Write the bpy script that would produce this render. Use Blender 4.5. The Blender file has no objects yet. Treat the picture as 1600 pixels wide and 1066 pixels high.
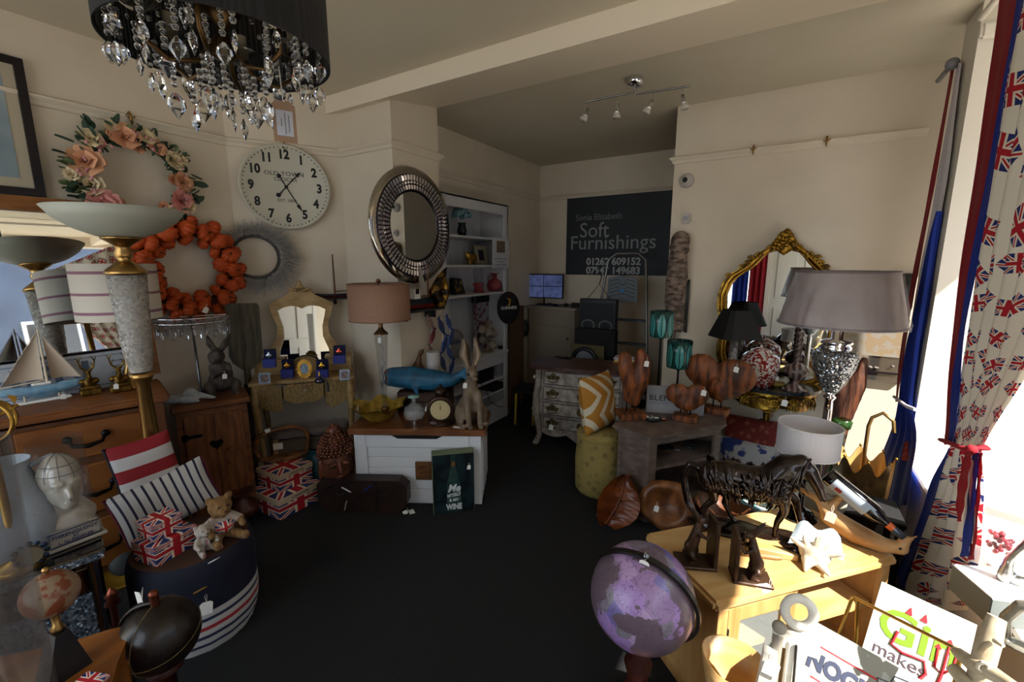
import bpy, bmesh, math, random
from mathutils import Vector, Matrix, Euler
from math import sin, cos, pi, radians as R
random.seed(7)
scene = bpy.context.scene
col = scene.collection

# ------------------------------------------------------------ camera, light
F = 686.0
EYE = 1.6
PITCH = math.atan(.176)
YAW = math.atan2(.521, .853)
cam_data = bpy.data.cameras.new('camera')
cam_data.sensor_width = 36
cam_data.lens = F * 36 / 1600
cam_data.clip_start = .02
cam = bpy.data.objects.new('camera', cam_data)
cam.location = (0, 0, EYE)
cam.rotation_euler = (pi/2 - PITCH, 0, YAW)
col.objects.link(cam)
scene.camera = cam

world = bpy.data.worlds.new('world')
scene.world = world
world.use_nodes = True
bgn = world.node_tree.nodes['Background']
bgn.inputs[0].default_value = (.78, .89, 1.0, 1)
bgn.inputs[1].default_value = 4.3

sun_d = bpy.data.lights.new('sun', 'SUN')
sun_d.energy = 21
sun_d.angle = R(.6)
sun_d.color = (1, .95, .87)
sun = bpy.data.objects.new('sun', sun_d)
SUN_TRAVEL = Vector((-.60, .25, -.78))
sun.rotation_euler = SUN_TRAVEL.to_track_quat('-Z', 'Y').to_euler()
sun.location = (4, -2, 4)
col.objects.link(sun)

scene.view_settings.view_transform = 'Standard'
scene.view_settings.look = 'None'
scene.view_settings.gamma = 1
scene.view_settings.use_curve_mapping = False
scene.view_settings.exposure = 0.0
scene.cycles.max_bounces = 10
scene.cycles.diffuse_bounces = 5
scene.cycles.transmission_bounces = 8
scene.cycles.transparent_max_bounces = 16
scene.cycles.caustics_reflective = False
scene.cycles.caustics_refractive = False
scene.cycles.sample_clamp_indirect = 4

# ------------------------------------------------------------ where things stand
def ray(x, y):
    a = x-800; b = 533-y
    up = b*cos(PITCH) - F*sin(PITCH); fw = F*cos(PITCH) + b*sin(PITCH)
    return Vector((-sin(YAW)*fw + cos(YAW)*a, cos(YAW)*fw + sin(YAW)*a, up))
def pz(x, y, z=0.):
    r = ray(x, y); return Vector((0, 0, EYE)) + r*((z-EYE)/r.z)
def px_(x, y, X):
    r = ray(x, y); return Vector((0, 0, EYE)) + r*(X/r.x)
def py_(x, y, Y):
    r = ray(x, y); return Vector((0, 0, EYE)) + r*(Y/r.y)
def pd(x, y, d):
    """point at horizontal distance d from the viewer"""
    r = ray(x, y); return Vector((0, 0, EYE)) + r*(d/math.hypot(r.x, r.y))
def face(p, off=0):
    """z-rotation that turns a thing's front (-y) to the visitor standing at the origin"""
    return math.atan2(-p[0], p[1]) + R(off)
def depth(p):
    return (-sin(YAW)*p[0] + cos(YAW)*p[1])*cos(PITCH) - (p[2]-EYE)*sin(PITCH)
def ms(n, p):
    """metres for n pixels at point p"""
    return n*depth(p)/F

def zr(p, row):
    """height at which the upright through p is seen at this row"""
    fw = -sin(YAW)*p[0] + cos(YAW)*p[1]; k = (533-row)/F
    return EYE + fw*(k*cos(PITCH)-sin(PITCH))/(cos(PITCH)+k*sin(PITCH))

# ------------------------------------------------------------ materials
def lin(h):
    if isinstance(h, (tuple, list)): return (h[0], h[1], h[2], 1)
    h = h.lstrip('#'); o = []
    for i in (0, 2, 4):
        c = int(h[i:i+2], 16)/255
        o.append(c/12.92 if c <= .04045 else ((c+.055)/1.055)**2.4)
    return (*o, 1)
class NT:
    def __init__(s, m): s.m = m; s.t = m.node_tree; s.n = s.t.nodes; s.l = s.t.links
    def node(s, t, **k):
        n = s.n.new(t)
        for a, b in k.items(): setattr(n, a, b)
        return n
    def link(s, a, b): s.l.new(a, b)
    def math(s, op, a, b=None, c=None):
        n = s.n.new('ShaderNodeMath'); n.operation = op
        for i, v in enumerate((a, b, c)):
            if v is None: continue
            if isinstance(v, (int, float)): n.inputs[i].default_value = v
            else: s.link(v, n.inputs[i])
        return n.outputs[0]
    def mix(s, f, a, b):
        n = s.n.new('ShaderNodeMix'); n.data_type = 'RGBA'
        for i, v in ((0, f), (6, a), (7, b)):
            if isinstance(v, (int, float)): n.inputs[i].default_value = v
            elif isinstance(v, tuple): n.inputs[i].default_value = v
            else: s.link(v, n.inputs[i])
        return n.outputs[2]
    def bump(s, h, dist, strength=1.):
        n = s.n.new('ShaderNodeBump'); n.inputs['Strength'].default_value = strength
        n.inputs['Distance'].default_value = dist; s.link(h, n.inputs['Height'])
        s.link(n.outputs[0], s.bsdf.inputs['Normal'])
_mats = {}
def mat(name, c='#888888', rough=.6, metal=0., kind=None, c2=None, scale=8., bump=0., trans=0., alpha=1., coat=0., ior=1.45, sheen=0., amount=1., stretch=(1, 1, 1), spec=.5, emit=0.):
    if name in _mats: return _mats[name]
    m = bpy.data.materials.new(name); m.use_nodes = True
    t = NT(m); b = t.n['Principled BSDF']; t.bsdf = b
    A = lin(c); B = lin(c2) if c2 else tuple(v*.55 for v in A[:3]) + (1,)
    b.inputs['Base Color'].default_value = A
    b.inputs['Roughness'].default_value = rough
    b.inputs['Metallic'].default_value = metal
    b.inputs['IOR'].default_value = ior
    b.inputs['Specular IOR Level'].default_value = spec
    if trans: b.inputs['Transmission Weight'].default_value = trans
    if alpha < 1: b.inputs['Alpha'].default_value = alpha
    if coat: b.inputs['Coat Weight'].default_value = coat; b.inputs['Coat Roughness'].default_value = .08
    if sheen: b.inputs['Sheen Weight'].default_value = sheen
    if emit: b.inputs['Emission Color'].default_value = A; b.inputs['Emission Strength'].default_value = emit
    if kind or bump:
        tc = t.node('ShaderNodeTexCoord'); mp = t.node('ShaderNodeMapping')
        t.link(tc.outputs['Object'], mp.inputs[0]); mp.inputs['Scale'].default_value = tuple(scale*s for s in stretch)
        v = mp.outputs[0]
        if kind in ('wood', None, 'noise', 'speckle', 'fabric', 'patch'):
            n = t.node('ShaderNodeTexNoise'); t.link(v, n.inputs['Vector'])
            n.inputs['Detail'].default_value = 6 if kind != 'patch' else 3
            n.inputs['Scale'].default_value = 1
            f = n.outputs['Fac']
            if kind == 'wood':
                n.inputs['Distortion'].default_value = .6
                w = t.node('ShaderNodeTexWave'); w.inputs['Scale'].default_value = .25; w.inputs['Distortion'].default_value = 9; w.inputs['Detail'].default_value = 4; w.inputs['Detail Scale'].default_value = 1.6
                t.link(v, w.inputs['Vector']); f = t.math('ADD', t.math('MULTIPLY', f, .82), t.math('MULTIPLY', w.outputs['Fac'], .18))
        elif kind == 'glitter':
            n = t.node('ShaderNodeTexVoronoi'); t.link(v, n.inputs['Vector']); n.inputs['Scale'].default_value = 1
            f = n.outputs['Color']
        elif kind == 'vor':
            n = t.node('ShaderNodeTexVoronoi'); t.link(v, n.inputs['Vector']); n.inputs['Scale'].default_value = 1
            f = n.outputs['Distance']
        elif kind == 'wave':
            n = t.node('ShaderNodeTexWave'); t.link(v, n.inputs['Vector']); n.inputs['Scale'].default_value = 1; n.inputs['Distortion'].default_value = 2; f = n.outputs['Fac']
        if kind:
            rp = t.node('ShaderNodeValToRGB'); t.link(f, rp.inputs[0])
            lo, hi = {'wood': (.35, .65), 'noise': (.35, .65), 'speckle': (.52, .56), 'fabric': (.3, .7), 'patch': (.49, .53), 'glitter': (.2, .8), 'vor': (.05, .5), 'wave': (.3, .7)}[kind]
            rp.color_ramp.elements[0].position = lo; rp.color_ramp.elements[1].position = hi
            rp.color_ramp.elements[0].color = tuple(A[i]*(1-amount)+B[i]*amount for i in range(3))+(1,)
            rp.color_ramp.elements[1].color = A
            t.link(rp.outputs[0], b.inputs['Base Color'])
        if kind == 'glitter':
            nm = t.node('ShaderNodeVectorMath', operation='SUBTRACT'); t.link(f, nm.inputs[0]); nm.inputs[1].default_value = (.5, .5, .5)
            ge = t.node('ShaderNodeNewGeometry'); ad = t.node('ShaderNodeVectorMath', operation='ADD'); t.link(nm.outputs[0], ad.inputs[0]); t.link(ge.outputs['Normal'], ad.inputs[1])
            no = t.node('ShaderNodeVectorMath', operation='NORMALIZE'); t.link(ad.outputs[0], no.inputs[0]); t.link(no.outputs[0], b.inputs['Normal'])
        elif bump:
            t.bump(f, bump)
    _mats[name] = m
    return m

def union_jack(t, u, v):
    """colour of a union flag at u, v in 0..1 (nodes)"""
    x = t.math('SUBTRACT', u, .5); y = t.math('SUBTRACT', v, .5)
    ax = t.math('ABSOLUTE', x); ay = t.math('ABSOLUTE', y)
    d = t.math('ABSOLUTE', t.math('SUBTRACT', ax, ay))
    c = t.mix(t.math('LESS_THAN', d, .10), lin('#1d2a6a'), lin('#e9dcc8'))
    c = t.mix(t.math('LESS_THAN', d, .04), c, lin('#b01525'))
    mn = t.math('MINIMUM', ax, ay)
    c = t.mix(t.math('LESS_THAN', mn, .15), c, lin('#e9dcc8'))
    return t.mix(t.math('LESS_THAN', mn, .09), c, lin('#b01525'))
def flag_mat(name, rough=.6, bright=1.):
    if name in _mats: return _mats[name]
    m = bpy.data.materials.new(name); m.use_nodes = True; t = NT(m); t.bsdf = t.n['Principled BSDF']
    uv = t.node('ShaderNodeUVMap'); sp = t.node('ShaderNodeSeparateXYZ'); t.link(uv.outputs[0], sp.inputs[0])
    c = union_jack(t, sp.outputs[0], sp.outputs[1]); t.link(c, t.bsdf.inputs['Base Color']); t.bsdf.inputs['Roughness'].default_value = rough
    _mats[name] = m; return m
def stripe_mat(name, axis, stops, rough=.8, period=1., uv=True, bump=0):
    """flat bands: stops = [(pos, colour)...] constant"""
    m = bpy.data.materials.new(name); m.use_nodes = True; t = NT(m); t.bsdf = t.n['Principled BSDF']
    s = t.node('ShaderNodeUVMap') if uv else t.node('ShaderNodeTexCoord')
    sp = t.node('ShaderNodeSeparateXYZ'); t.link(s.outputs[0 if uv else 'Object'], sp.inputs[0])
    f = t.math('FRACT', t.math('MULTIPLY', sp.outputs[axis], 1/period))
    rp = t.node('ShaderNodeValToRGB'); rp.color_ramp.interpolation = 'CONSTANT'; t.link(f, rp.inputs[0])
    e = rp.color_ramp.elements
    e[0].position = stops[0][0]; e[0].color = lin(stops[0][1]); e[1].position = stops[1][0]; e[1].color = lin(stops[1][1])
    for p, c in stops[2:]: k = e.new(p); k.color = lin(c)
    t.link(rp.outputs[0], t.bsdf.inputs['Base Color']); t.bsdf.inputs['Roughness'].default_value = rough
    n = t.node('ShaderNodeTexNoise'); n.inputs['Scale'].default_value = 300
    t.bump(n.outputs['Fac'], .001, .5)
    _mats[name] = m; return m
def bunting_mat(name, flags=True):
    """cream cotton printed with scattered tumbling union flags"""
    m = bpy.data.materials.new(name); m.use_nodes = True; t = NT(m); t.bsdf = t.n['Principled BSDF']
    uv = t.node('ShaderNodeUVMap')
    vo = t.node('ShaderNodeTexVoronoi', voronoi_dimensions='2D'); vo.inputs['Scale'].default_value = 6.6; vo.inputs['Randomness'].default_value = .35
    t.link(uv.outputs[0], vo.inputs['Vector'])
    sb = t.node('ShaderNodeVectorMath', operation='SUBTRACT'); t.link(uv.outputs[0], sb.inputs[0]); t.link(vo.outputs['Position'], sb.inputs[1])
    sc = t.node('ShaderNodeSeparateXYZ'); t.link(vo.outputs['Color'], sc.inputs[0])
    ro = t.node('ShaderNodeVectorRotate'); ro.rotation_type = 'Z_AXIS'; t.link(sb.outputs[0], ro.inputs['Vector']); t.link(t.math('MULTIPLY_ADD', sc.outputs[0], 2.2, -1.1), ro.inputs['Angle'])
    sp = t.node('ShaderNodeSeparateXYZ'); t.link(ro.outputs[0], sp.inputs[0])
    u = t.math('MULTIPLY_ADD', sp.outputs[0], 8.6, .5); v = t.math('MULTIPLY_ADD', sp.outputs[1], 13, .5)
    j = union_jack(t, u, v)
    ins = t.math('MULTIPLY', t.math('LESS_THAN', t.math('ABSOLUTE', t.math('SUBTRACT', u, .5)), .5), t.math('LESS_THAN', t.math('ABSOLUTE', t.math('SUBTRACT', v, .5)), .5))
    t.link(t.mix(ins, lin('#ece4d2'), j), t.bsdf.inputs['Base Color']); t.bsdf.inputs['Roughness'].default_value = .85
    _mats[name] = m; return m

# ------------------------------------------------------------ mesh builder
class B:
    def __init__(s, M=None): s.v = []; s.f = []; s.uv = []; s.sm = []; s.M = M or Matrix()
    def add(s, vs, fs, uvs=None, smooth=False, M=None):
        k = len(s.v); T = s.M @ M if M is not None else s.M
        s.v += [T @ Vector(p) for p in vs]
        for i, f in enumerate(fs):
            s.f.append([k+j for j in f]); s.uv.append(uvs[i] if uvs else None); s.sm.append(smooth)
        return s
    def box(s, sx, sy, sz, c=(0, 0, 0), b=0., M=None, smooth=False):
        """box centred on c in x, y and standing on c.z"""
        bm = bmesh.new(); bmesh.ops.create_cube(bm, size=1)
        for v in bm.verts: v.co = Vector((v.co.x*sx, v.co.y*sy, v.co.z*sz))
        if b: bmesh.ops.bevel(bm, geom=list(bm.edges), offset=min(b, .45*min(sx, sy, sz)), segments=2 if b > .008 else 1, affect='EDGES')
        vs = [v.co + Vector((c[0], c[1], c[2]+sz/2)) for v in bm.verts]
        bm.verts.index_update(); fs = []; uvs = []
        for f in bm.faces:
            fs.append([v.index for v in f.verts]); n = f.normal; q = []
            for v in f.verts:
                p = (v.co.x/sx+.5, v.co.y/sy+.5, v.co.z/sz+.5)
                q.append((p[1], p[2]) if abs(n.x) > .7 else (p[0], p[2]) if abs(n.y) > .7 else (p[0], p[1]))
            uvs.append(q)
        bm.free(); return s.add(vs, fs, uvs, smooth, M)
    def lathe(s, prof, n=24, c=(0, 0, 0), M=None, a0=0, a1=2*pi, smooth=True, fn=None):
        """profile of (radius, height) turned about z"""
        full = abs(a1-a0-2*pi) < 1e-6; m = n if full else n+1
        vs = []; fs = []; uvs = []
        for i in range(m):
            a = a0+(a1-a0)*i/n
            for j, (r, z) in enumerate(prof):
                k = fn(a, j/(len(prof)-1)) if fn else 1
                vs.append((c[0]+r*k*cos(a), c[1]+r*k*sin(a), c[2]+z))
        L = len(prof)
        for i in range(n):
            i2 = (i+1) % m
            for j in range(L-1):
                if prof[j][0] < 1e-6 and prof[j+1][0] < 1e-6: continue
                fs.append([i*L+j, i2*L+j, i2*L+j+1, i*L+j+1])
                uvs.append([(i/n, j/(L-1)), ((i+1)/n, j/(L-1)), ((i+1)/n, (j+1)/(L-1)), (i/n, (j+1)/(L-1))])
        return s.add(vs, fs, uvs, smooth, M)
    def cyl(s, r, h, c=(0, 0, 0), n=20, r2=None, M=None, smooth=True):
        r2 = r if r2 is None else r2
        s.lathe([(r, 0), (r2, h)], n, c, M, smooth=smooth)
        k = [(c[0]+r*cos(2*pi*i/n), c[1]+r*sin(2*pi*i/n), c[2]) for i in range(n)]
        t = [(c[0]+r2*cos(2*pi*i/n), c[1]+r2*sin(2*pi*i/n), c[2]+h) for i in range(n)]
        uv = [(.5+.5*cos(2*pi*i/n), .5+.5*sin(2*pi*i/n)) for i in range(n)]
        s.add(k, [list(range(n))[::-1]], [uv[::-1]], False, M); s.add(t, [list(range(n))], [uv], False, M); return s
    def sph(s, r, c=(0, 0, 0), sc=(1, 1, 1), n=16, m=10, M=None):
        prof = [(max(0, r*sin(pi*j/m)), -r*cos(pi*j/m)) for j in range(m+1)]
        T = Matrix.Translation(c) @ Matrix.Diagonal((*sc, 1))
        return s.lathe(prof, n, M=(M @ T) if M is not None else T)
    def tube(s, pts, r, n=8, close=False, caps=True, M=None, flat=1.):
        """swept tube; r is a number or a list of radii"""
        P = [Vector(p) for p in pts]; N = len(P); rr = r if isinstance(r, (list, tuple)) else [r]*N
        vs = []; up = None
        for i in range(N):
            if close: d = P[(i+1) % N]-P[i-1]
            else: d = P[min(i+1, N-1)]-P[max(i-1, 0)]
            d = d.normalized() if d.length > 1e-9 else Vector((0, 0, 1))
            if up is None:
                up = Vector((0, 0, 1)) if abs(d.z) < .9 else Vector((1, 0, 0))
            x = up - d*up.dot(d)
            x = x.normalized() if x.length > 1e-6 else d.orthogonal().normalized()
            y = d.cross(x); up = x
            for k in range(n):
                a = 2*pi*k/n; vs.append(P[i]+(x*cos(a)*flat+y*sin(a))*rr[i])
        fs = []; uvs = []
        for i in range(N if close else N-1):
            i2 = (i+1) % N
            for k in range(n):
                k2 = (k+1) % n
                fs.append([i*n+k, i*n+k2, i2*n+k2, i2*n+k]); uvs.append([(k/n, i/N), ((k+1)/n, i/N), ((k+1)/n, (i+1)/N), (k/n, (i+1)/N)])
        s.add(vs, fs, uvs, True, M)
        if caps and not close:
            s.add(vs[:n], [list(range(n))[::-1]], None, False, M); s.add(vs[-n:], [list(range(n))], None, False, M)
        return s
    def prism(s, poly, h, M=None, hole=None, smooth=False):
        """2D outline (x, y) given thickness h in z; with a hole of equally many points it is a ring"""
        n = len(poly)
        xs = [p[0] for p in poly]; ys = [p[1] for p in poly]; W = max(xs)-min(xs) or 1; H = max(ys)-min(ys) or 1
        U = lambda p: ((p[0]-min(xs))/W, (p[1]-min(ys))/H)
        lo = [(p[0], p[1], 0) for p in poly]; hi = [(p[0], p[1], h) for p in poly]
        side = [[i, (i+1) % n, n+(i+1) % n, n+i] for i in range(n)]
        s.add(lo+hi, side, [[U(poly[i]), U(poly[(i+1) % n]), U(poly[(i+1) % n]), U(poly[i])] for i in range(n)], smooth, M)
        if hole is None:
            s.add(lo, [list(range(n))[::-1]], [[U(p) for p in poly][::-1]], False, M); s.add(hi, [list(range(n))], [[U(p) for p in poly]], False, M)
        else:
            l2 = [(p[0], p[1], 0) for p in hole]; h2 = [(p[0], p[1], h) for p in hole]
            s.add(l2+h2, [[(i+1) % n, i, n+i, n+(i+1) % n] for i in range(n)], None, smooth, M)
            s.add(hi+h2, [[i, (i+1) % n, n+(i+1) % n, n+i] for i in range(n)], None, False, M)
            s.add(lo+l2, [[(i+1) % n, i, n+i, n+(i+1) % n] for i in range(n)], None, False, M)
        return s
    def grid(s, fn, n, m, M=None, smooth=True, th=0):
        vs = [fn(i/n, j/m) for i in range(n+1) for j in range(m+1)]
        fs = []; uvs = []
        for i in range(n):
            for j in range(m):
                a = i*(m+1)+j; fs.append([a, a+m+1, a+m+2, a+1]); uvs.append([(i/n, j/m), ((i+1)/n, j/m), ((i+1)/n, (j+1)/m), (i/n, (j+1)/m)])
        return s.add(vs, fs, uvs, smooth, M)
    def mesh(s, name):
        me = bpy.data.meshes.new(name); me.from_pydata([tuple(v) for v in s.v], [], s.f)
        uvl = me.uv_layers.new(name='UVMap'); d = []
        for f, u in zip(s.f, s.uv):
            d += (u if u else [(0, 0)]*len(f))
        flat = [c for p in d for c in p]
        if len(flat) == 2*len(uvl.data): uvl.data.foreach_set('uv', flat)
        me.polygons.foreach_set('use_smooth', s.sm); me.update(); return me
    def obj(s, name, m, parent=None):
        me = s.mesh(name); me.materials.append(m if not isinstance(m, str) else _mats[m])
        return link(name, me, parent)
def link(name, me, parent=None):
    o = bpy.data.objects.new(name, me); col.objects.link(o)
    if parent is not None: o.parent = parent
    return o
def tag(o, label, cat, group=None, kind=None):
    o['label'] = label; o['category'] = cat
    if group: o['group'] = group
    if kind: o['kind'] = kind
    return o
def thing(name, label, cat, loc=(0, 0, 0), rz=0., group=None, rot=None):
    o = bpy.data.objects.new(name, None); o.empty_display_size = .05; col.objects.link(o)
    o.location = loc; o.rotation_euler = rot if rot else (0, 0, rz)
    return tag(o, label, cat, group)
def single(b, name, m, label, cat, loc=(0, 0, 0), rz=0., group=None, rot=None):
    o = b.obj(name, m); o.location = loc; o.rotation_euler = rot if rot else (0, 0, rz)
    return tag(o, label, cat, group)
def struct(b, name, m, parent=None):
    o = b.obj(name, m, parent)
    if parent is None: o['kind'] = 'structure'
    return o
def kids(o): return [c for c in bpy.data.objects if c.parent is o]
def copy_tree(o, label=None, loc=None, rz=None, parent=None):
    c = o.copy(); col.objects.link(c)
    if parent is not None: c.parent = parent
    if label: c['label'] = label
    if loc is not None: c.location = loc
    if rz is not None: c.rotation_euler = (0, 0, rz)
    for k in kids(o): copy_tree(k, parent=c)
    return c
T = Matrix.Translation
def RX(a): return Matrix.Rotation(R(a), 4, 'X')
def RY(a): return Matrix.Rotation(R(a), 4, 'Y')
def RZ(a): return Matrix.Rotation(R(a), 4, 'Z')
def SC(x, y=None, z=None): return Matrix.Diagonal((x, x if y is None else y, x if z is None else z, 1))
UP = RX(90)    # turns an (x, y) drawing upright: x stays, y becomes z, thickness goes to -y
def aim(p, q):
    """matrix that puts local z along p -> q, origin p"""
    p = Vector(p); d = Vector(q)-p
    return T(p) @ d.to_track_quat('Z', 'Y').to_matrix().to_4x4()

def blob(name, prims, vox, m, parent=None, M=None, smooth=3, tri=None):
    """one continuous sculpted surface: prims are ('e', centre, radii[, rot xyz degrees]) or ('c', [points], [radii])"""
    b = B(M)
    for p in prims:
        if p[0] == 'e':
            rt = Euler([R(a) for a in p[3]]).to_matrix().to_4x4() if len(p) > 3 else Matrix()
            b.sph(1, M=T(p[1]) @ rt @ SC(*p[2]), n=14, m=9)
        else:
            P = [Vector(q) for q in p[1]]; r = p[2] if isinstance(p[2], (list, tuple)) else [p[2]]*len(P)
            b.tube(P, r, n=10)
            for q, k in zip(P, r): b.sph(k, q, n=10, m=7)
    me = b.mesh(name); o = bpy.data.objects.new(name, me); col.objects.link(o)
    md = o.modifiers.new('r', 'REMESH'); md.mode = 'VOXEL'; md.voxel_size = vox
    sm = o.modifiers.new('s', 'SMOOTH'); sm.iterations = smooth; sm.factor = .5
    dg = bpy.context.evaluated_depsgraph_get()
    me2 = bpy.data.meshes.new_from_object(o.evaluated_get(dg)); bpy.data.objects.remove(o)
    me2.name = name; me2.materials.clear(); me2.materials.append(m)
    me2.polygons.foreach_set('use_smooth', [True]*len(me2.polygons))
    return link(name, me2, parent)
def text(body, size, m, parent=None, M=None, name='lettering', ext=.0008, align='CENTER', shear=0, sx=1., bold=0., spacing=1.):
    cu = bpy.data.curves.new(name, 'FONT'); cu.body = body; cu.size = size; cu.align_x = align; cu.extrude = ext
    cu.align_y = 'CENTER'; cu.shear = shear; cu.resolution_u = 3; cu.offset = bold; cu.space_character = spacing; cu.space_line = .95
    o = bpy.data.objects.new(name, cu); col.objects.link(o)
    dg = bpy.context.evaluated_depsgraph_get()
    me = bpy.data.meshes.new_from_object(o.evaluated_get(dg)); bpy.data.objects.remove(o); bpy.data.curves.remove(cu)
    me.transform((M or Matrix()) @ SC(sx, 1, 1)); me.name = name; me.materials.clear(); me.materials.append(m)
    return link(name, me, parent)
def cushion(w, h, t, n=18, pinch=.06):
    """plump square cushion drawn upright in x, z; returns front-and-back builder"""
    b = B()
    def sh(side):
        def f(u, v):
            x = (u-.5)*2; y = (v-.5)*2
            e = (1-abs(x)**2.6)*(1-abs(y)**2.6)
            px = x*(1-pinch*(1-y*y)); py = y*(1-pinch*(1-x*x))
            return (px*w/2, side*t/2*max(0, e)**.5, h/2+py*h/2)
        return f
    b.grid(sh(-1), n, n); b.grid(sh(1), n, n)
    return b
WHITE = mat('white_card', '#e8e6e0', .7)
STRING = mat('string', '#d9d4c8', .9)
def price_tag(parent, at, size=.03, rot=0, tilt=8, name='price_tag'):
    """small white swing tag on a loop of string, hung on its thing"""
    h = size*1.25
    o = B(T(at) @ RZ(rot) @ RY(tilt)).prism([(-size/2, -h), (size/2, -h), (size/2, -h*.15), (size*.3, 0), (-size*.3, 0), (-size/2, -h*.15)], .0012, M=UP).obj(name, WHITE, parent)
    a = Vector(at)
    B(T(a) @ RZ(rot)).tube([(0, 0, -.003), (-.004, .002, size*.5), (0, .006, size*.9), (.004, .002, size*.5), (0, 0, -.003)], .0007, n=4).obj('tag_string', STRING, o)
    return o
# ------------------------------------------------------------ the room
K = 1.07
RAIL = 1.6 + .76*K; H = 1.6 + 1.11*K
XL, YC, XP, YF, YP, XA, YB, YR, XR = -3.27, 1.67, -2.36, 2.29, 2.77, -2.73, 5.15, 3.83, -.82
XW, YJ = .685, 3.10
XG = 1.55
plaster = mat('cream_plaster', '#d8ccb9', .85, kind='noise', c2='#d1c5b2', scale=3, bump=.0008)
ceil_m = mat('ceiling_paint', '#ccc3b0', .9, kind='noise', c2='#c6bda9', scale=2, bump=.0008)
gloss = mat('white_gloss_paint', '#d9d2c6', .35)
carpet = mat('black_carpet', '#16171a', .95, kind='noise', c2='#0e0f12', scale=260, bump=.003)

# floor
struct(B().box(5.2, 7.2, .1, (-.85, 1.6, -.1)), 'floor', carpet)
def wall(name, x0, y0, x1, y1, z0=0, z1=None, th=.1, m=None, side=1):
    """wall from a to b whose room side is to the left (side=1) of a->b"""
    a = Vector((x0, y0)); b = Vector((x1, y1)); d = (b-a); L = d.length; d.normalize(); n = Vector((-d.y, d.x))*side
    z1 = H+.06 if z1 is None else z1
    c = (a+b)/2 - n*th/2
    return struct(B(T((c.x, c.y, 0)) @ Matrix.Rotation(math.atan2(d.y, d.x), 4, 'Z')).box(L, th, z1-z0, (0, 0, z0)), name, m or plaster)
YS = -1.5
HT = H + .02
wall('wall_left', XL, YC, XL, YS)
wall('wall_corner', -2.9, YF, XL, YC)
struct(B().box(XP+3.2, YP-YF, H+.06, ((XP-3.2)/2, (YP+YF)/2, 0)), 'wall_chimney_breast', plaster)
wall('wall_alcove', XA, YB, XA, YP)
wall('wall_back', XR, YB, XA-.1, YB)
struct(B().box(2.2, .1, H+.06, (XR+1.1, YR+.05, 0)), 'wall_right', plaster)
struct(B().box(.1, YB-YR, H+.06, (XR+.05, (YR+.1+YB)/2+.05, 0)), 'wall_recess', plaster)
wall('wall_front', -.35, YS, XG, YS)
wall('wall_front_low', XL, YS, -.35, YS, 0, .4); wall('wall_front_head', XL, YS, -.35, YS, 2.6, H+.06)
# ceilings: front shop, back shop behind the beam
BY0, BY1 = 2.22, YP
struct(B().box(5.05, BY0-YS+.2, .1, (-.875, (BY0+YS)/2, H)), 'ceiling', ceil_m)
struct(B().box(5.05, YB-BY1+.2, .1, (-.875, (YB+BY1)/2+.1, H+.02)), 'ceiling_back', ceil_m)
bp = [(BY0, H-.115), (BY1, H-.02), (BY1, H+.1), (BY0, H+.1)]
struct(B(T((-3.3, 0, 0)) @ Matrix(((0, 0, 1, 0), (1, 0, 0, 0), (0, 1, 0, 0), (0, 0, 0, 1)))).prism(bp, 4.95), 'beam', mat('beam_paint', '#e6dac6', .85))
# picture rail: a moulded profile run along each wall
def rail(pts, z=RAIL, name='trim_picture_rail', prof=((0, -.035), (.012, -.03), (.016, -.012), (.034, .004), (.036, .014), (.022, .02), (0, .022)), m=None, side=1):
    b = B(); P = [Vector(p) for p in pts]; N = len(P); vs = []
    for i in range(N):
        def nrm(a, c): d = (c-a).normalized(); return Vector((-d.y, d.x))*side
        n1 = nrm(P[max(i-1, 0)], P[max(i-1, 0)+1]); n2 = nrm(P[min(i, N-2)], P[min(i, N-2)+1])
        q = (n1+n2); q = q/ max(.3, q.dot(n1))
        for (o, h) in prof: vs.append((P[i].x+q.x*o, P[i].y+q.y*o, z+h))
    L = len(prof); fs = [[i*L+j, (i+1)*L+j, (i+1)*L+j+1, i*L+j+1] for i in range(N-1) for j in range(L-1)]
    fs += [list(range(L)), [(N-1)*L+j for j in range(L)][::-1]]
    b.add(vs, fs); return struct(b, name, m or plaster)
rail([(XP-.35, YP), (XP, YP), (XP, YF), (-2.9, YF), (XL, YC), (XL, YS)], name='trim_picture_rail_left')
rail([(XR, YB), (XA, YB), (XA, YP)], name='trim_picture_rail_back')
rail([(XW, YR), (XR, YR), (XR, YR+.06)], name='trim_picture_rail_right')
sk = ((0, -.0), (.018, 0), (.018, .11), (.008, .135), (0, .14))
rail([(XP, YP), (XP, YF), (-2.9, YF), (XL, YC), (XL, YS)], 0, 'baseboard_left', sk, gloss)
rail([(XW, YR), (XR, YR), (XR, YB), (XA, YB), (XA, YP)], 0, 'baseboard_right', sk, gloss)
# shopfront: pier, display sill, glazing frame and outside
pier_m = mat('pier_paint', '#d6cfc2', .7)
struct(B().box(XG-XW, .24, H+.06, ((XW+XG)/2, YJ+.12, 0)), 'wall_pier', pier_m)
struct(B().box(.5, .03, .07, (XW+.25, YJ-.015, RAIL+.22), b=.012), 'trim_pier_capital', gloss)
struct(B().box(XG-XW-.01, YJ-YS, .04, ((XW+.01+XG)/2, (YJ+YS)/2, .46), b=.008), 'trim_display_sill', gloss)
struct(B().box(.06, YJ-YS, .46, (XW+.06, (YJ+YS)/2, 0)), 'wall_under_window', gloss)
frame_m = mat('window_frame_paint', '#c9c6bf', .4)
w = B()
for y in (YS, -.3, 2.4, YJ-.02): w.box(.07, .07, H-.5, (XG, y, .5))
w.box(.08, YJ-YS, .07, (XG, (YJ+YS)/2, .5)); w
wf = struct(w, 'window_1', frame_m)
pane_m = mat('window_glass', '#ffffff', .0, alpha=.06, spec=.5)
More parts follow.
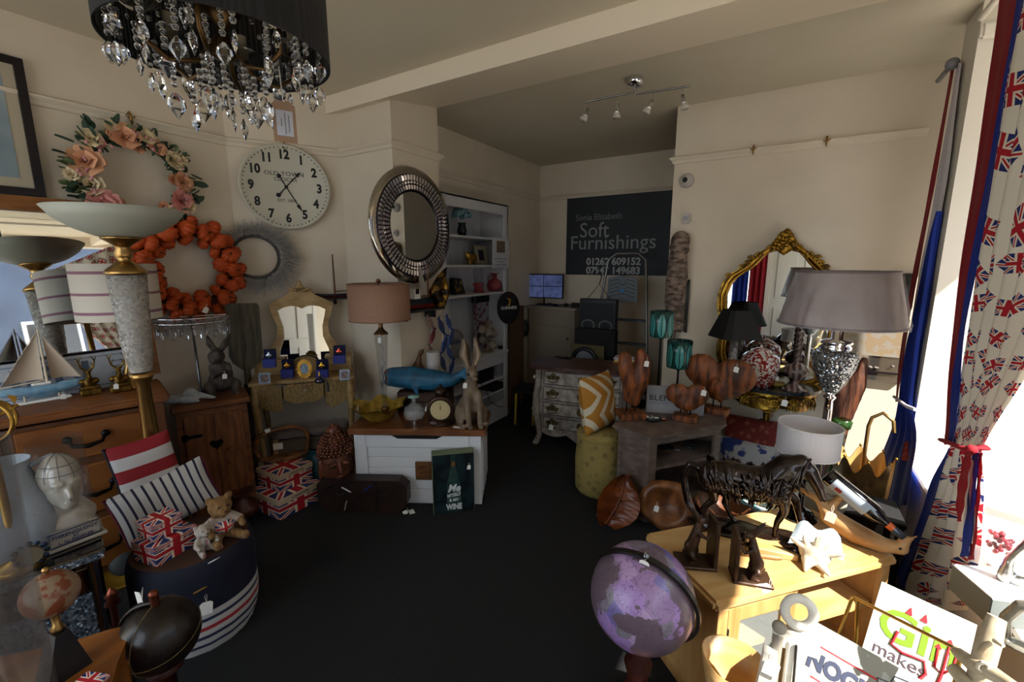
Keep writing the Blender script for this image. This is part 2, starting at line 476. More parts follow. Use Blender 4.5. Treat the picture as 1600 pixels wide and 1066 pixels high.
ys = (YS, -.3, 2.4, YJ-.02)
for a, c in zip(ys[:-1], ys[1:]):
    B().box(.006, c-a-.07, H-.7, (XG, (a+c)/2, .57)).obj('pane', pane_m, wf)
struct(B().box(.12, 7.2, .5, (XG+.02, 1.6, H-.13)), 'wall_shop_fascia', plaster)
struct(B().box(.12, 7, .52, (XG+.02, 1.6, -.02)), 'wall_stallriser', plaster)
w2 = B()
for y in (3.33, YR+.02): w2.box(.06, .05, H, (XG, y, 0))
struct(w2, 'window_2', frame_m)
w3 = B()
for x in (-3.23, -1.8, -.38): w3.box(.06, .06, 2.2, (x, YS-.05, .4))
w3.box(2.9, .06, .06, (-1.81, YS-.05, .4)).box(2.9, .06, .06, (-1.81, YS-.05, 2.54))
w3 = struct(w3, 'window_3', frame_m)
for x0, x1 in ((-3.23, -1.8), (-1.8, -.38)): B().box(x1-x0-.07, .006, 2.07, ((x0+x1)/2, YS-.05, .46)).obj('pane', pane_m, w3)
street = mat('street_paving', '#9a958c', .9, kind='noise', c2='#7f7a72', scale=6)
struct(B().box(12, 24, .1, (XG+6.1, -2.5, -.16)).box(9, 12.9, .1, (-3.0, YS-6.6, -.16)), 'pavement', street)
terr = mat('terrace_wall', '#465468', .9, kind='noise', c2='#37445a', scale=2)
bt = thing('terrace_house', 'blue grey terrace across the street seen through the shop window', 'building', (9, 0, -.06))
B().box(.5, 22, 6.5, (0, 2, 0)).obj('wall', terr, bt)
for y in (-4, -1.6, .8, 3.2, 5.6):
    for z in (1.0, 4.0):
        f = B().box(.08, 1.0, 1.4, (-.27, y, z), b=.01).obj('window', gloss, bt); B().box(.02, .85, 1.25, (-.32, y, z+.07)).obj('pane', mat('dark_pane', '#1a222c', .05), f)
fcu = thing('front_window_curtain', 'red and blue curtain beside the door, seen in the gilt mirror', 'curtain', (-.35, YS+.12, 0))
for nm, x0, x1, cl in (('red_cloth', -.16, .10, '#8a0f1e'), ('blue_cloth', -.42, -.17, '#15308c')): B().grid(lambda u, v: (x0+(x1-x0)*u, .03*sin(u*19), .05+2.5*v), 30, 3).obj(nm, mat(nm, cl, .85), fcu)
B().tube([(-.5, 0, 2.58), (.15, 0, 2.58)], .015).obj('pole', gloss, fcu)
# door on the front wall behind the visitor (mirrors show it)
dm = mat('door_paint', '#cfcac0', .4)
d = thing('door_1', 'white panelled shop door', 'door', (.25, YS+.03, 0)); d['kind'] = 'structure'
B().box(.85, .05, 2.05, (0, 0, 0), b=.004).obj('door_leaf', dm, d)
for x in (-.2, .2):
    for z, h in ((.15, .7), (1.0, .85)): B().box(.3, .02, h, (x, .035, z), b=.008).obj('panel', dm, d)
for i, x in enumerate((-.47, .47)): B().box(.09, .07, 2.14, (x, 0, 0), b=.006).obj('jamb', gloss, d)
# ============================================================ LEFT SIDE
oak = mat('honey_oak', '#7a481c', .45, kind='wood', c2='#6c3c14', scale=5, stretch=(1, 4, 4), bump=.0006)
oak_d = mat('dark_honey_oak', '#5d3515', .5, kind='wood', c2='#4d2a10', scale=5, stretch=(4, 4, 1), bump=.0006)
pine = mat('antique_pine', '#7a4a28', .5, kind='wood', c2='#57301a', scale=6, stretch=(1, 4, 4), bump=.0006)
iron = mat('black_iron', '#15161a', .4, metal=.8)
black = mat('black_paint', '#0d0e12', .45)
brass = mat('aged_brass', '#a5824e', .3, metal=1)
gold = mat('gold_leaf', '#c39a4a', .32, metal=.9, kind='noise', c2='#8b6828', scale=30, bump=.001)
chrome = mat('chrome', '#e5e7ea', .06, metal=1)
mirror_m = mat('mirror_silvering', '#e8ecec', .01, metal=1)
crystal = mat('cut_crystal', '#ffffff', .0, trans=1, ior=1.5)
bead_m = mat('crystal_beads', '#f4f6f8', .02, trans=1, ior=1.4)
glass = mat('clear_glass', '#3c4444', .0, alpha=.12, spec=1)
navy = mat('navy_cloth', '#0c1024', .8, bump=.0008, scale=300)
cream = mat('cream_cloth', '#e6ddcf', .85, bump=.0008, scale=300)
flag = flag_mat('union_flag_print')

def place(FL, FR, d):
    FL = Vector(FL); FR = Vector(FR); u = (FR-FL); L = u.length; u.normalize(); n = Vector((-u.y, u.x))
    c = (FL+FR)/2 + n*d/2
    return (c.x, c.y, 0), math.atan2(u.y, u.x), L

# --- oak sideboard along the left wall
ZD = .95
loc, rz, L = place((-2.84, .04), (-2.61, .93), .42)
DR = thing('oak_sideboard', 'honey oak sideboard with black iron bail handles under the mirror', 'sideboard', loc, rz)
w, dp = L-.05, .38
c = B(); c.box(w, dp-.03, .80, (0, .015, .09)); 
for x in (-w/2+.035, w/2-.035): c.box(.07, .07, .91, (x, -dp/2+.035, 0), b=.004).box(.07, .07, .91, (x, dp/2-.035, 0), b=.004)
c.obj('carcase', oak_d, DR)
B().box(L, .42, .04, (0, 0, ZD-.04), b=.01).obj('top', oak, DR)
def bail(parent, x, z, y, W=.13):
    o = B().tube([(x-W/2, y-.01, z+.012), (x-W/2+.015, y-.04, z-.012), (x, y-.045, z-.022), (x+W/2-.015, y-.04, z-.012), (x+W/2, y-.01, z+.012)], [.007, .008, .011, .008, .007]).sph(.017, (x-W/2, y-.012, z+.014), (1, .7, 1)).sph(.017, (x+W/2, y-.012, z+.014), (1, .7, 1)).obj('handle', iron, parent)
for x0, x1, z0, z1, hx in ((-w/2+.07, -.12, .70, .88, 0), (-.09, w/2-.07, .70, .88, .0), (-w/2+.07, -.12, .42, .67, 0), (-.09, w/2-.07, .42, .67, 0), (-w/2+.07, -.12, .13, .39, 0), (-.09, w/2-.07, .13, .39, 0)):
    f = B().box(x1-x0-.008, .02, z1-z0-.008, ((x0+x1)/2, -dp/2+.022, z0), b=.004).obj('drawer', oak, DR)
    bail(f, (x0+x1)/2, (z0+z1)/2, -dp/2+.012)
def on_d(px, py): return pz(px, py, ZD)

# --- overmantel mirror leaning on the wall behind the sideboard things
q0 = Vector((XL+.05, 1.02)); 
MR = thing('oak_wall_mirror', 'wide oak framed mirror leaning on the left wall above the sideboard', 'mirror', (XL+.10, .38, ZD), pi/2, rot=(R(-5), 0, pi/2))
W_, H_ = 1.42, .98
o_, i_ = [(-W_/2, 0), (W_/2, 0), (W_/2, H_), (-W_/2, H_)], [(-W_/2+.07, .07), (W_/2-.07, .07), (W_/2-.07, H_-.07), (-W_/2+.07, H_-.07)]
B().prism(o_, .03, M=UP, hole=i_).obj('frame', mat('mirror_oak', '#8c5a2c', .45, kind='wood', c2='#6d4018', scale=6, stretch=(1, 4, 4)), MR)
B().box(W_-.12, .006, H_-.12, (0, -.008, .06)).obj('mirror_glass', mirror_m, MR)
# KITCHEN sign
s0, s1 = px_(0, 594, XL+.24), px_(193, 571, XL+.18)
zs = ZD+.0
KS = thing('kitchen_sign', 'long white board sign reading KITCHEN on the sideboard', 'sign', (XL+.25, .37, zs), pi/2, rot=(R(-6), 0, pi/2))
ksw = 1.25
B().box(ksw, .02, .19, (0, 0, 0), b=.003).obj('board', mat('sign_white', '#b9bfc8', .6, kind='noise', c2='#a7adb8', scale=9), KS)
gry = mat('sign_grey_paint', '#5f6f86', .7)
text('KITCHEN', .155, gry, KS, M=T((-.02, -.0105, .095)) @ UP, bold=.004, sx=1.25)
b = B()
for z in (.02, .17): b.box(ksw-.06, .001, .004, (0, -.0105, z))
for sx in (-1, 1):
    for z in (.045, .075, .105, .135): b.box(.10, .001, .005, (sx*.52, -.0105, z))
b.obj('printed_lines', gry, KS)

# --- sailing yacht model
p = on_d(70, 627); s = ms(112, p)
SB = thing('model_yacht', 'pale blue wooden model yacht with cream sails on the sideboard', 'model boat', p, face(p, 6))
B().box(s*.55, .045, .012, (0, 0, 0), b=.005).obj('base', WHITE, SB)
hull = blob('hull', [('e', (0, 0, s*.17), (s*.42, s*.07, s*.07)), ('e', (-.0, 0, s*.12), (s*.18, s*.03, s*.06)), ('c', [(s*.2, 0, s*.2), (s*.44, 0, s*.24)], [s*.05, s*.012]), ('c', [(-s*.2, 0, s*.19), (-s*.4, 0, s*.22)], [s*.06, s*.03])], .006, mat('boat_blue', '#7fa3b8', .6, kind='noise', c2='#5b88a4', scale=30), SB)
b = B()
for x in (-.12, .1): b.cyl(.004, s*.1, (x*s*1.5, 0, .01))
b.tube([(.02, 0, s*.2), (.02, 0, s*1.02)], [.006, .003]).tube([(.02, 0, s*.3), (-s*.38, 0, s*.26)], .003).tube([(.02, 0, s*.98), (s*.42, 0, s*.25)], .0012, n=4).tube([(.02, 0, s*1.0), (-s*.4, 0, s*.24)], .0012, n=4)
b.obj('mast', mat('pale_timber', '#cfc0a8', .6), SB)
sail = mat('sailcloth', '#b9a894', .8)
def sailm(pts, bulge, name):
    A, Bq, C = [Vector(q) for q in pts]
    def f(u, v):
        q = A.lerp(Bq, u).lerp(C, v); q.y += bulge*4*u*(1-u)*(1-v); return q
    B().grid(f, 8, 8).obj(name, sail, SB)
sailm([(.01, 0, s*.31), (-s*.36, 0, s*.28), (.012, 0, s*.95)], .03, 'mainsail')
sailm([(.035, 0, s*.30), (s*.40, 0, s*.27), (.03, 0, s*.9)], .03, 'jib')
B().box(s*.2, .03, s*.035, (0, 0, s*.235), b=.006).obj('cabin', WHITE, SB)
price_tag(SB, (.06, -.05, .03), .02)

# --- two gold stag bookends
def stag(px, py, label):
    p = on_d(px, py); s = ms(60, p)
    g = thing('stag_bookend', label, 'bookend', p, face(p, 4), 'gold stag bookends')
    gm = mat('antique_gold', '#8a6a2c', .35, metal=.85, kind='noise', c2='#3d2c10', scale=40, bump=.001)
    B().box(s*.42, s*.34, s*.16, (0, 0, 0), b=.006).box(s*.36, s*.3, s*.08, (0, 0, s*.16), b=.004).obj('plinth', gm, g)
    blob('stag_head', [('e', (0, .01, s*.30), (s*.17, s*.12, s*.14)), ('e', (-s*.17, .01, s*.34), (s*.12, s*.08, s*.08)), ('e', (s*.17, .01, s*.34), (s*.12, s*.08, s*.08)), ('c', [(0, 0, s*.38), (0, -.01, s*.58)], [s*.1, s*.07]), ('c', [(0, -.01, s*.58), (0, -s*.2, s*.48)], [s*.075, s*.04]), ('c', [(-s*.05, 0, s*.6), (-s*.14, 0, s*.63)], [.006, .002]), ('c', [(s*.05, 0, s*.6), (s*.14, 0, s*.63)], [.006, .002])], .004, gm, g, M=SC(.72, .9, 1))
    b = B(SC(.72, 1, 1))
    for sx in (-1, 1):
        pts = [(sx*s*.04, 0, s*.62), (sx*s*.17, 0, s*.72), (sx*s*.21, -.01, s*.88), (sx*s*.12, -.015, s*1.02)]
        b.tube(pts, [.006, .0055, .0045, .002])
        b.tube([pts[1], (sx*s*.1, -.01, s*.86)], [.004, .0015]).tube([pts[2], (sx*s*.27, -.01, s*1.0)], [.004, .0015])
    b.obj('antlers', gm, g); return g
stag(143, 616, 'gold stag bookend nearer the model yacht on the sideboard')
g2 = stag(190, 611, 'gold stag bookend with white price tag nearer the brass lamp')
price_tag(g2, (-.02, -.05, .05), .02)

# --- striped drum lampshade on a brass lamp, standing behind the floor lamp
p = on_d(192, 600); p = Vector((-2.92, p.y, ZD))
z0, z1 = zr(p, 498), zr(p, 412)
LS = thing('striped_table_lamp', 'table lamp with cream drum shade ringed by purple stripes', 'lamp', p, 0)
r = ms(52, Vector((p.x, p.y, z0)))
st = mat('striped_silk', '#cfc6b8', .8, kind='wave', c2='#9a8078', scale=1, stretch=(.3, .3, 9), amount=.25)
st = stripe_mat('striped_shade', 1, [(0, '#c9c0b2'), (.12, '#8a6270'), (.17, '#c9c0b2'), (.45, '#8a6270'), (.50, '#c9c0b2'), (.82, '#8a6270'), (.87, '#c9c0b2')], period=.25)
B().lathe([(r, 0), (r, z1-z0), (r-.003, z1-z0), (r-.003, 0), (r, 0)], 40, (0, 0, z0-ZD)).obj('shade', st, LS)
B().lathe([(.0, 0), (.07, 0), (.07, .012), (.02, .03), (.03, .08), (.015, .12), (.012, z0-ZD+.1), (0, z0-ZD+.1)], 20).obj('base', brass, LS)

# --- tall brass uplighter
p = pd(237, 690, 2.66); p.z = 0
UL = thing('uplighter_floor_lamp', 'tall brass uplighter floor lamp with crackled glass column and frosted bowl', 'floor lamp', p, 0)
zz = lambda row: zr(p, row)
rr = lambda n, row: ms(n, Vector((p.x, p.y, zz(row))))
B().lathe([(0, 0), (.10, 0), (.10, .015), (.05, .03), (.02, .05), (rr(8, 690), .1), (rr(9, 690), .5), (rr(10.5, 680), zz(680)), (rr(9, 600), zz(600)), (rr(14, 585), zz(590)), (rr(16, 580), zz(583)), (0, zz(582))], 28).obj('pole', brass, UL)
B().lathe([(rr(14, 580), zz(580)), (rr(18, 560), zz(555)), (rr(25, 430), zz(430)), (rr(25, 430)-.004, zz(430)), (rr(14, 580)-.004, zz(578))], 32).obj('glass_column', mat('crackled_glass', '#c9c4bd', .15, kind='glitter', c2='#8a857e', scale=120, alpha=.75), UL)
B().tube([(0, 0, zz(582)), (0, 0, zz(428))], .006).obj('inner_rod', brass, UL)
B().lathe([(0, zz(430)), (rr(28, 430), zz(429)), (rr(26, 425), zz(423)), (rr(13, 410), zz(411)), (rr(8, 405), zz(406)), (rr(11, 400), zz(402)), (rr(12, 398), zz(396)), (rr(9, 390), zz(389)), (rr(12, 380), zz(383)), (rr(25, 374), zz(374)), (rr(26, 372), zz(371)), (0, zz(371))], 32).obj('collar', brass, UL)
R0 = rr(86, 330)
zb, zt = zz(372), zz(331)
B().lathe([(.03, zb), (R0*.35, zb+.006), (R0*.62, zb+(zt-zb)*.3), (R0*.86, zb+(zt-zb)*.68), (R0, zt+.01), (R0-.004, zt+.012), (R0*.84, zb+(zt-zb)*.7+.006), (R0*.6, zb+(zt-zb)*.32+.006), (0, zb+.012)], 48).obj('bowl_shade', mat('frosted_glass', '#a9aa9c', .5, spec=.4), UL)

# --- framed print, upper left
FP = thing('framed_print', 'dark framed pale blue print high on the left wall', 'picture', (XL+.015, -.05, 0), pi/2)
zt1, zb1 = px_(42, 98, XL).z, px_(60, 308, XL).z; yr = px_(50, 200, XL).y
fw = .9; x1 = yr+.05; x0 = x1-fw
O = [(x0, zb1), (x1, zb1), (x1, zt1), (x0, zt1)]
def inset(P, d): return [(P[0][0]+d, P[0][1]+d), (P[1][0]-d, P[1][1]+d), (P[2][0]-d, P[2][1]-d), (P[3][0]+d, P[3][1]-d)]
B().prism(O, .025, M=UP, hole=inset(O, .035)).obj('frame', mat('dark_frame', '#160d12', .35), FP)
B().prism(inset(O, .03), .01, M=UP).obj('mount', mat('mount_card', '#b3a892', .8), FP)
B().prism(inset(O, .08), .012, M=UP).obj('print', mat('blue_print', '#7f8f98', .8, kind='noise', c2='#9aa7ab', scale=4), FP)

# --- brass rail hooks
def hook(p, rz, label):
    b = B().tube([(0, .0, .02), (0, -.03, .03), (0, -.042, .012), (0, -.036, -.02), (0, -.045, -.03), (0, -.06, -.015)], [.006, .008, .006, .006, .005, .003]).tube([(-.022, -.036, .012), (0, -.04, -.006), (.022, -.036, .012)], .004)
    return single(b, 'picture_hook', brass, label, 'hook', p, rz, 'brass picture hooks on the rail')
wdir = math.atan2(YF-YC, -2.9-XL)
def on_clockwall(px, py):
    r = ray(px, py); n = Vector((sin(wdir), -cos(wdir))); A = Vector((XL, YC)); t = (A.dot(n))/(r.x*n.x+r.y*n.y); q = Vector((0, 0, EYE))+r*t; return q, n
q = px_(200, 186, XL); hook((XL, q.y, RAIL), pi/2, 'brass picture hook on the rail above the flower wreath')
q, n = on_clockwall(444, 232); hook((q.x, q.y, RAIL), wdir, 'brass picture hook on the rail above the round clock')
for xx, lab in ((1178, 'brass picture hook on the right wall rail, the one nearer the recess'), (1290, 'brass picture hook on the right wall rail, the one nearer the window')):
    q = py_(xx, 232, YR); hook((q.x, YR, RAIL), 0, lab)

# --- flower wreath
c = px_(207, 283, XL); Rm = .225
FW = thing('flower_wreath', 'round wreath of peach and pink silk roses with green leaves', 'wreath', (XL+.05, c.y, c.z), pi/2)
B().tube([(Rm*cos(a), 0, Rm*sin(a)) for a in [2*pi*i/30 for i in range(30)]], .022, close=True).obj('ring', mat('wreath_stem', '#2c3420', .9), FW)
B().tube([(0, .02, Rm), (0, .03, RAIL-c.z)], .003).obj('ribbon', cream, FW)
def rose(r, m, parent, at, dirn, name='rose'):
    b = B(T(at) @ Vector(dirn).to_track_quat('Z', 'Y').to_matrix().to_4x4())
    for k, (n, rad, tilt) in enumerate(((5, 1., 20), (5, .75, 45), (4, .5, 68), (3, .28, 80))):
        for i in range(n):
            a = 360*i/n+k*31
            def f(u, v, rad=rad, tilt=tilt):
                x = (u-.5)*1.5*rad*r*(1-.35*v); y = v*rad*r
                return (x, y*cos(R(tilt))+.12*r*rad, y*sin(R(tilt))-(x/r)**2*.35*r)
            b.grid(f, 3, 3, M=RZ(a))
    return b.obj(name, m, parent)
pm = [mat('peach_petal', '#d7a07c', .8), mat('cream_petal', '#d8c6a0', .8), mat('pink_petal', '#d08c84', .8)]
leafm = mat('silk_leaf', '#2c4230', .7); leafp = mat('pale_leaf', '#62714a', .7)
for i, (deg, off, r, k) in enumerate(((100, .0, .055, 0), (135, .03, .035, 1), (165, .0, .055, 0), (195, -.01, .04, 1), (222, .0, .055, 2), (60, 0, .035, 0), (35, .01, .04, 1), (75, .03, .035, 1), (5, 0, .042, 0), (-25, 0, .05, 2), (-50, .0, .035, 1), (-75, 0, .04, 0), (250, 0, .035, 2))+tuple((25*k+8, (-.05, .055, .0)[k % 3], .024, k % 3) for k in range(14))):
    a = R(deg); rr_ = Rm+off
    rose(r*1.3, pm[k], FW, (rr_*cos(a), -.025, rr_*sin(a)), (cos(a)*.3, -1, sin(a)*.3+.1))
random.seed(3)
def leaf_b(b, at, yaw, pitch, l, w):
    b.grid(lambda u, v: ((v-.5)*w*math.sin(pi*min(1, u*1.02))**.7, l*u, -abs(v-.5)*w*.4+.15*l*u*u), 5, 2, M=T(at) @ Matrix.Rotation(yaw, 4, 'Y') @ RX(pitch) @ T((0, 0, 0)))
bl, bp_, bs = B(), B(), B()
for i in range(210):
    a = random.uniform(0, 2*pi); rr_ = Rm+random.uniform(-.06, .07)
    d = a+random.uniform(-1, 1)
    b = bl if random.random() < .75 else bp_
    M_ = T((rr_*cos(a), -random.uniform(.0, .03), rr_*sin(a))) @ Matrix.Rotation(-d, 4, 'Y') @ RZ(random.uniform(-90-25, -90+15)) @ RY(random.uniform(-60, 60))
    l = random.uniform(.045, .08); w = l*.55
    b.grid(lambda u, v: ((v-.5)*w*math.sin(pi*u*.97+.03)**.7, l*u, -abs(v-.5)*w*.4), 5, 2, M=M_)
for o, m_, nm in ((bl, leafm, 'leaves'), (bp_, leafp, 'pale_leaves')):
    oo = o.obj(nm, m_, FW); oo['kind'] = 'stuff'
for i in range(60):
    a = random.uniform(0, 2*pi); rr_ = Rm+random.uniform(-.045, .045)
    bs.sph(random.uniform(.006, .011), (rr_*cos(a), -.045, rr_*sin(a)), n=6, m=4)
oo = bs.obj('small_blossoms', mat('tiny_blossom', '#c98f92', .8), FW); oo['kind'] = 'stuff'
B().tube([(.21, -.01, -.13), (.235, -.02, -.2), (.22, -.02, -.25), (.2, -.01, -.27)], [.004, .003, .004, .012]).obj('trailing_tendril', mat('dark_tendril', '#1c1e18', .8), FW)

# --- pumpkin wreath
c = px_(287, 421, XL); Rm = ms(57, c)*1.02
PW = thing('pumpkin_wreath', 'round wreath of small orange pumpkins on the left wall', 'wreath', (XL+.06, c.y, c.z), pi/2)
B().tube([(Rm*cos(a), .0, Rm*sin(a)) for a in [2*pi*i/30 for i in range(30)]], .026, close=True).obj('ring', mat('wreath_core', '#3a1a0c', .9), PW)
om = mat('pumpkin_orange', '#c4500f', .6, kind='noise', c2='#9c360a', scale=30, bump=.001); stemm = mat('pumpkin_stem', '#4a3018', .8)
def pumpkin_mesh():
    b = B()
    b.lathe([(0, -.62), (.45, -.66), (.85, -.42), (1, 0), (.85, .42), (.45, .62), (.1, .48), (0, .45)], 54, fn=lambda a, t: 1.04-.2*(1-abs(sin(4.5*a)))**2*sin(pi*t))
    return b.mesh('pumpkin')
pk = pumpkin_mesh(); pk.materials.append(om)
skm = B().tube([(0, 0, .42), (.05, 0, .7), (.14, 0, .82)], [.12, .09, .08], n=6).mesh('stem'); skm.materials.append(stemm)
random.seed(11)
for ring, n, off in ((0, 17, 1.05), (1, 13, -.85), (2, 15, .15)):
    for i in range(n):
        a = 2*pi*i/n+ring*.17+random.uniform(-.08, .08); r_ = Rm+off*.058; s_ = random.uniform(.040, .062)*(1.0 if ring == 2 else .92)
        o = link('pumpkin', pk, PW); o.location = (r_*cos(a), -(.03 if ring < 2 else .062), r_*sin(a)); o.scale = (s_,)*3
        o.rotation_euler = (R(90)+random.uniform(-.7, .7), random.uniform(-.8, .8), random.uniform(0, 3))
        link('stem', skm, o)
price_tag(PW, (.03, -.115, -Rm-.0), .03, tilt=30)

# --- silver twig wreath
q, n_ = on_clockwall(400, 402)
q = px_(398, 402, XL) if q.y < YC else q
TW = thing('twig_wreath', 'silver glittered twig wreath between pumpkin wreath and oar', 'wreath', (q.x+n_.x*.05, q.y+n_.y*.05, q.z), wdir)
b = B(); random.seed(5); Rt = ms(32, q)
for i in range(760):
    a = random.uniform(0, 2*pi); l = random.uniform(.05, .105)*(1+.35*cos(a)); sw = random.uniform(.6, 1.25)
    r0 = Rt+random.uniform(0, .04); p0 = Vector((r0*cos(a), -random.uniform(-.01, .05), r0*sin(a)))
    d1 = Vector((cos(a-sw), random.uniform(-.35, .1), sin(a-sw))); d2 = Vector((cos(a-sw+.5), random.uniform(-.3, .1), sin(a-sw+.5)))
    b.tube([p0, p0+d1*l*.6, p0+d1*l*.6+d2*l*.55], [.0024, .0019, .0009], n=3, caps=False)
oo = b.obj('twigs', mat('silver_twig', '#c4c2bf', .4, metal=.3, kind='speckle', c2='#8a8784', scale=200), TW); oo['kind'] = 'stuff'
B().tube([(Rt*cos(a), 0, Rt*sin(a)) for a in [2*pi*i/24 for i in range(24)]], .012, close=True).obj('ring', mat('twig_ring', '#4a4744', .8), TW)
price_tag(TW, (-Rt-.02, -.06, .06), .026)

# --- round wall clock
q, n_ = on_clockwall(447, 294); Rc = ms(61, q)*1.04
CK = thing('wall_clock', 'large round white wall clock with black numerals', 'clock', (q.x+n_.x*.02, q.y+n_.y*.02, q.z), wdir)
B().lathe([(0, -.0), (Rc, 0), (Rc, .03), (Rc-.012, .038), (Rc-.016, .03), (0, .03)], 64, M=UP).obj('face', mat('clock_white', '#c3bfae', .6), CK)
ink = mat('clock_ink', '#101012', .6)
for k in range(1, 13):
    a = pi/2-k*pi/6
    text(str(k), Rc*.285, ink, CK, M=T((Rc*.74*cos(a), -.0305, Rc*.74*sin(a))) @ UP, name='numeral', sx=.85, bold=.0035)
b = B()
for k in range(60):
    a = k*pi/30; b.cyl(.0042 if k % 5 else .006, .001, (Rc*.91*cos(a), Rc*.91*sin(a), .0302), n=6, M=UP)
b.obj('minute_dots', ink, CK)
text('OLD TOWN', Rc*.13, ink, CK, M=T((-Rc*.02, -.0305, Rc*.3)) @ UP, sx=1.2); text('CLOCKS', Rc*.12, ink, CK, M=T((0, -.0305, Rc*.17)) @ UP, sx=1.1)
text('EST 1862', Rc*.1, ink, CK, M=T((0, -.0305, -Rc*.32)) @ UP, sx=1.1)
def hand(ang, l, w, tail):
    a = R(90-ang); M_ = T((0, -.034, 0)) @ Matrix.Rotation(-a, 4, 'Y')
    b = B(M_); P = [(-tail, -w*.3), (l*.7, -w*.25), (l*.74, -w), (l*.86, -w*.5), (l, 0), (l*.86, w*.5), (l*.74, w), (l*.7, w*.25), (-tail, w*.3)]
    b.prism(P, .002, M=UP); b.cyl(w*1.1, .002, (-tail, 0, 0), n=12, M=UP)
    b.obj('hand', ink, CK)
hand(42, Rc*.5, .014, Rc*.27); hand(151, Rc*.66, .013, Rc*.28)
B().cyl(.012, .006, (0, 0, .032), M=UP).obj('hand_boss', ink, CK)

# --- small pine cabinet
ZP = .78
loc, rz, L = place((-2.92, 1.03), (-2.77, 1.40), .30)
PC = thing('pine_cabinet', 'small antique pine cabinet with a heart cut in its door', 'cabinet', loc, rz)
B().box(L-.04, .27, ZP-.03, (0, .005, 0)).obj('carcase', pine, PC)
B().box(L, .30, .035, (0, 0, ZP-.035), b=.008).obj('top', pine, PC)
hp = [(.035*16*sin(t)**3/16, .035*(13*cos(t)-5*cos(2*t)-2*cos(3*t)-cos(4*t))/16) for t in [2*pi*i/28 for i in range(28)]]
D = B().box(L-.1, .018, ZP-.14, (0, -.135, .07), b=.004).obj('door', mat('antique_pine_door', '#82502b', .5, kind='wood', c2='#5d341a', scale=7, stretch=(4, 4, 1)), PC)
B(T((0, -.146, .52))).prism(hp, .004, M=UP).obj('heart_shade_patch', mat('painted_shade_and_black', '#070504', .9), D)  # near-black heart laid on the door paints the shade inside a cut-out
B().box(.003, .002, ZP-.16, (0, -.145, .08)).obj('plank_groove', mat('painted_shade_and_black'), D)
B().cyl(.018, .03, (.06, .46, .145), M=UP).obj('knob', pine, D)
for z in (.18, .58): B().box(.09, .005, .02, (-L/2+.09, -.145, z), b=.002).box(.03, .006, .04, (-L/2+.05, -.145, z-.01), b=.002).obj('hinge', iron, D)
def on_p(px, py): return pz(px, py, ZP)

# --- beaded table lamp on the cabinet
p = on_p(292, 612)+Vector((.12, .03, 0)); zt1 = zr(p, 494); r = ms(48, Vector((p.x, p.y, zt1))); zb1 = zr(p, 512)
BL = thing('beaded_table_lamp', 'slim chrome table lamp with a shade of hanging glass drops', 'lamp', p, 0)
B().lathe([(0, 0), (.06, 0), (.06, .008), (.012, .014), (.007, .03), (.007, zt1-ZP), (0, zt1-ZP)], 20).obj('stem', mat('dark_chrome', '#6f7078', .12, metal=1), BL)
b = B()
for z_ in (zt1-ZP, zt1-ZP-.03): b.tube([(r*cos(a), r*sin(a), z_) for a in [2*pi*i/40 for i in range(40)]], .004, close=True, n=6)
for a in (0, 60, 120): b.tube([(r*cos(R(a)), r*sin(R(a)), zt1-ZP), (-r*cos(R(a)), -r*sin(R(a)), zt1-ZP)], .003)
b.obj('shade_ring', chrome, BL)
dropm = B().lathe([(0, 0), (.006, .008), (.0075, .028), (.004, .045), (0, .048)], 6, smooth=False); 
bm_ = B()
for i in range(3): bm_.sph(.0075, (0, 0, -.012-i*.017), n=8, m=6)
beadm = bm_.mesh('bead_string'); beadm.materials.append(bead_m); dm_ = dropm.mesh('glass_drop'); dm_.materials.append(bead_m)
for i in range(34):
    a = 2*pi*i/34
    o = link('bead_string', beadm, BL); o.location = (r*cos(a), r*sin(a), zt1-ZP)
    o2 = link('glass_drop', dm_, BL); o2.location = (r*cos(a), r*sin(a), zt1-ZP-.105-(.02 if i % 2 else 0)); o2.rotation_euler = (0, 0, a)
for i in range(22):
    a = 2*pi*i/22
    o = link('bead_string', beadm, BL); o.location = (r*.7*cos(a), r*.7*sin(a), zt1-ZP-.01)
    o2 = link('glass_drop', dm_, BL); o2.location = (r*.7*cos(a), r*.7*sin(a), zt1-ZP-.115)

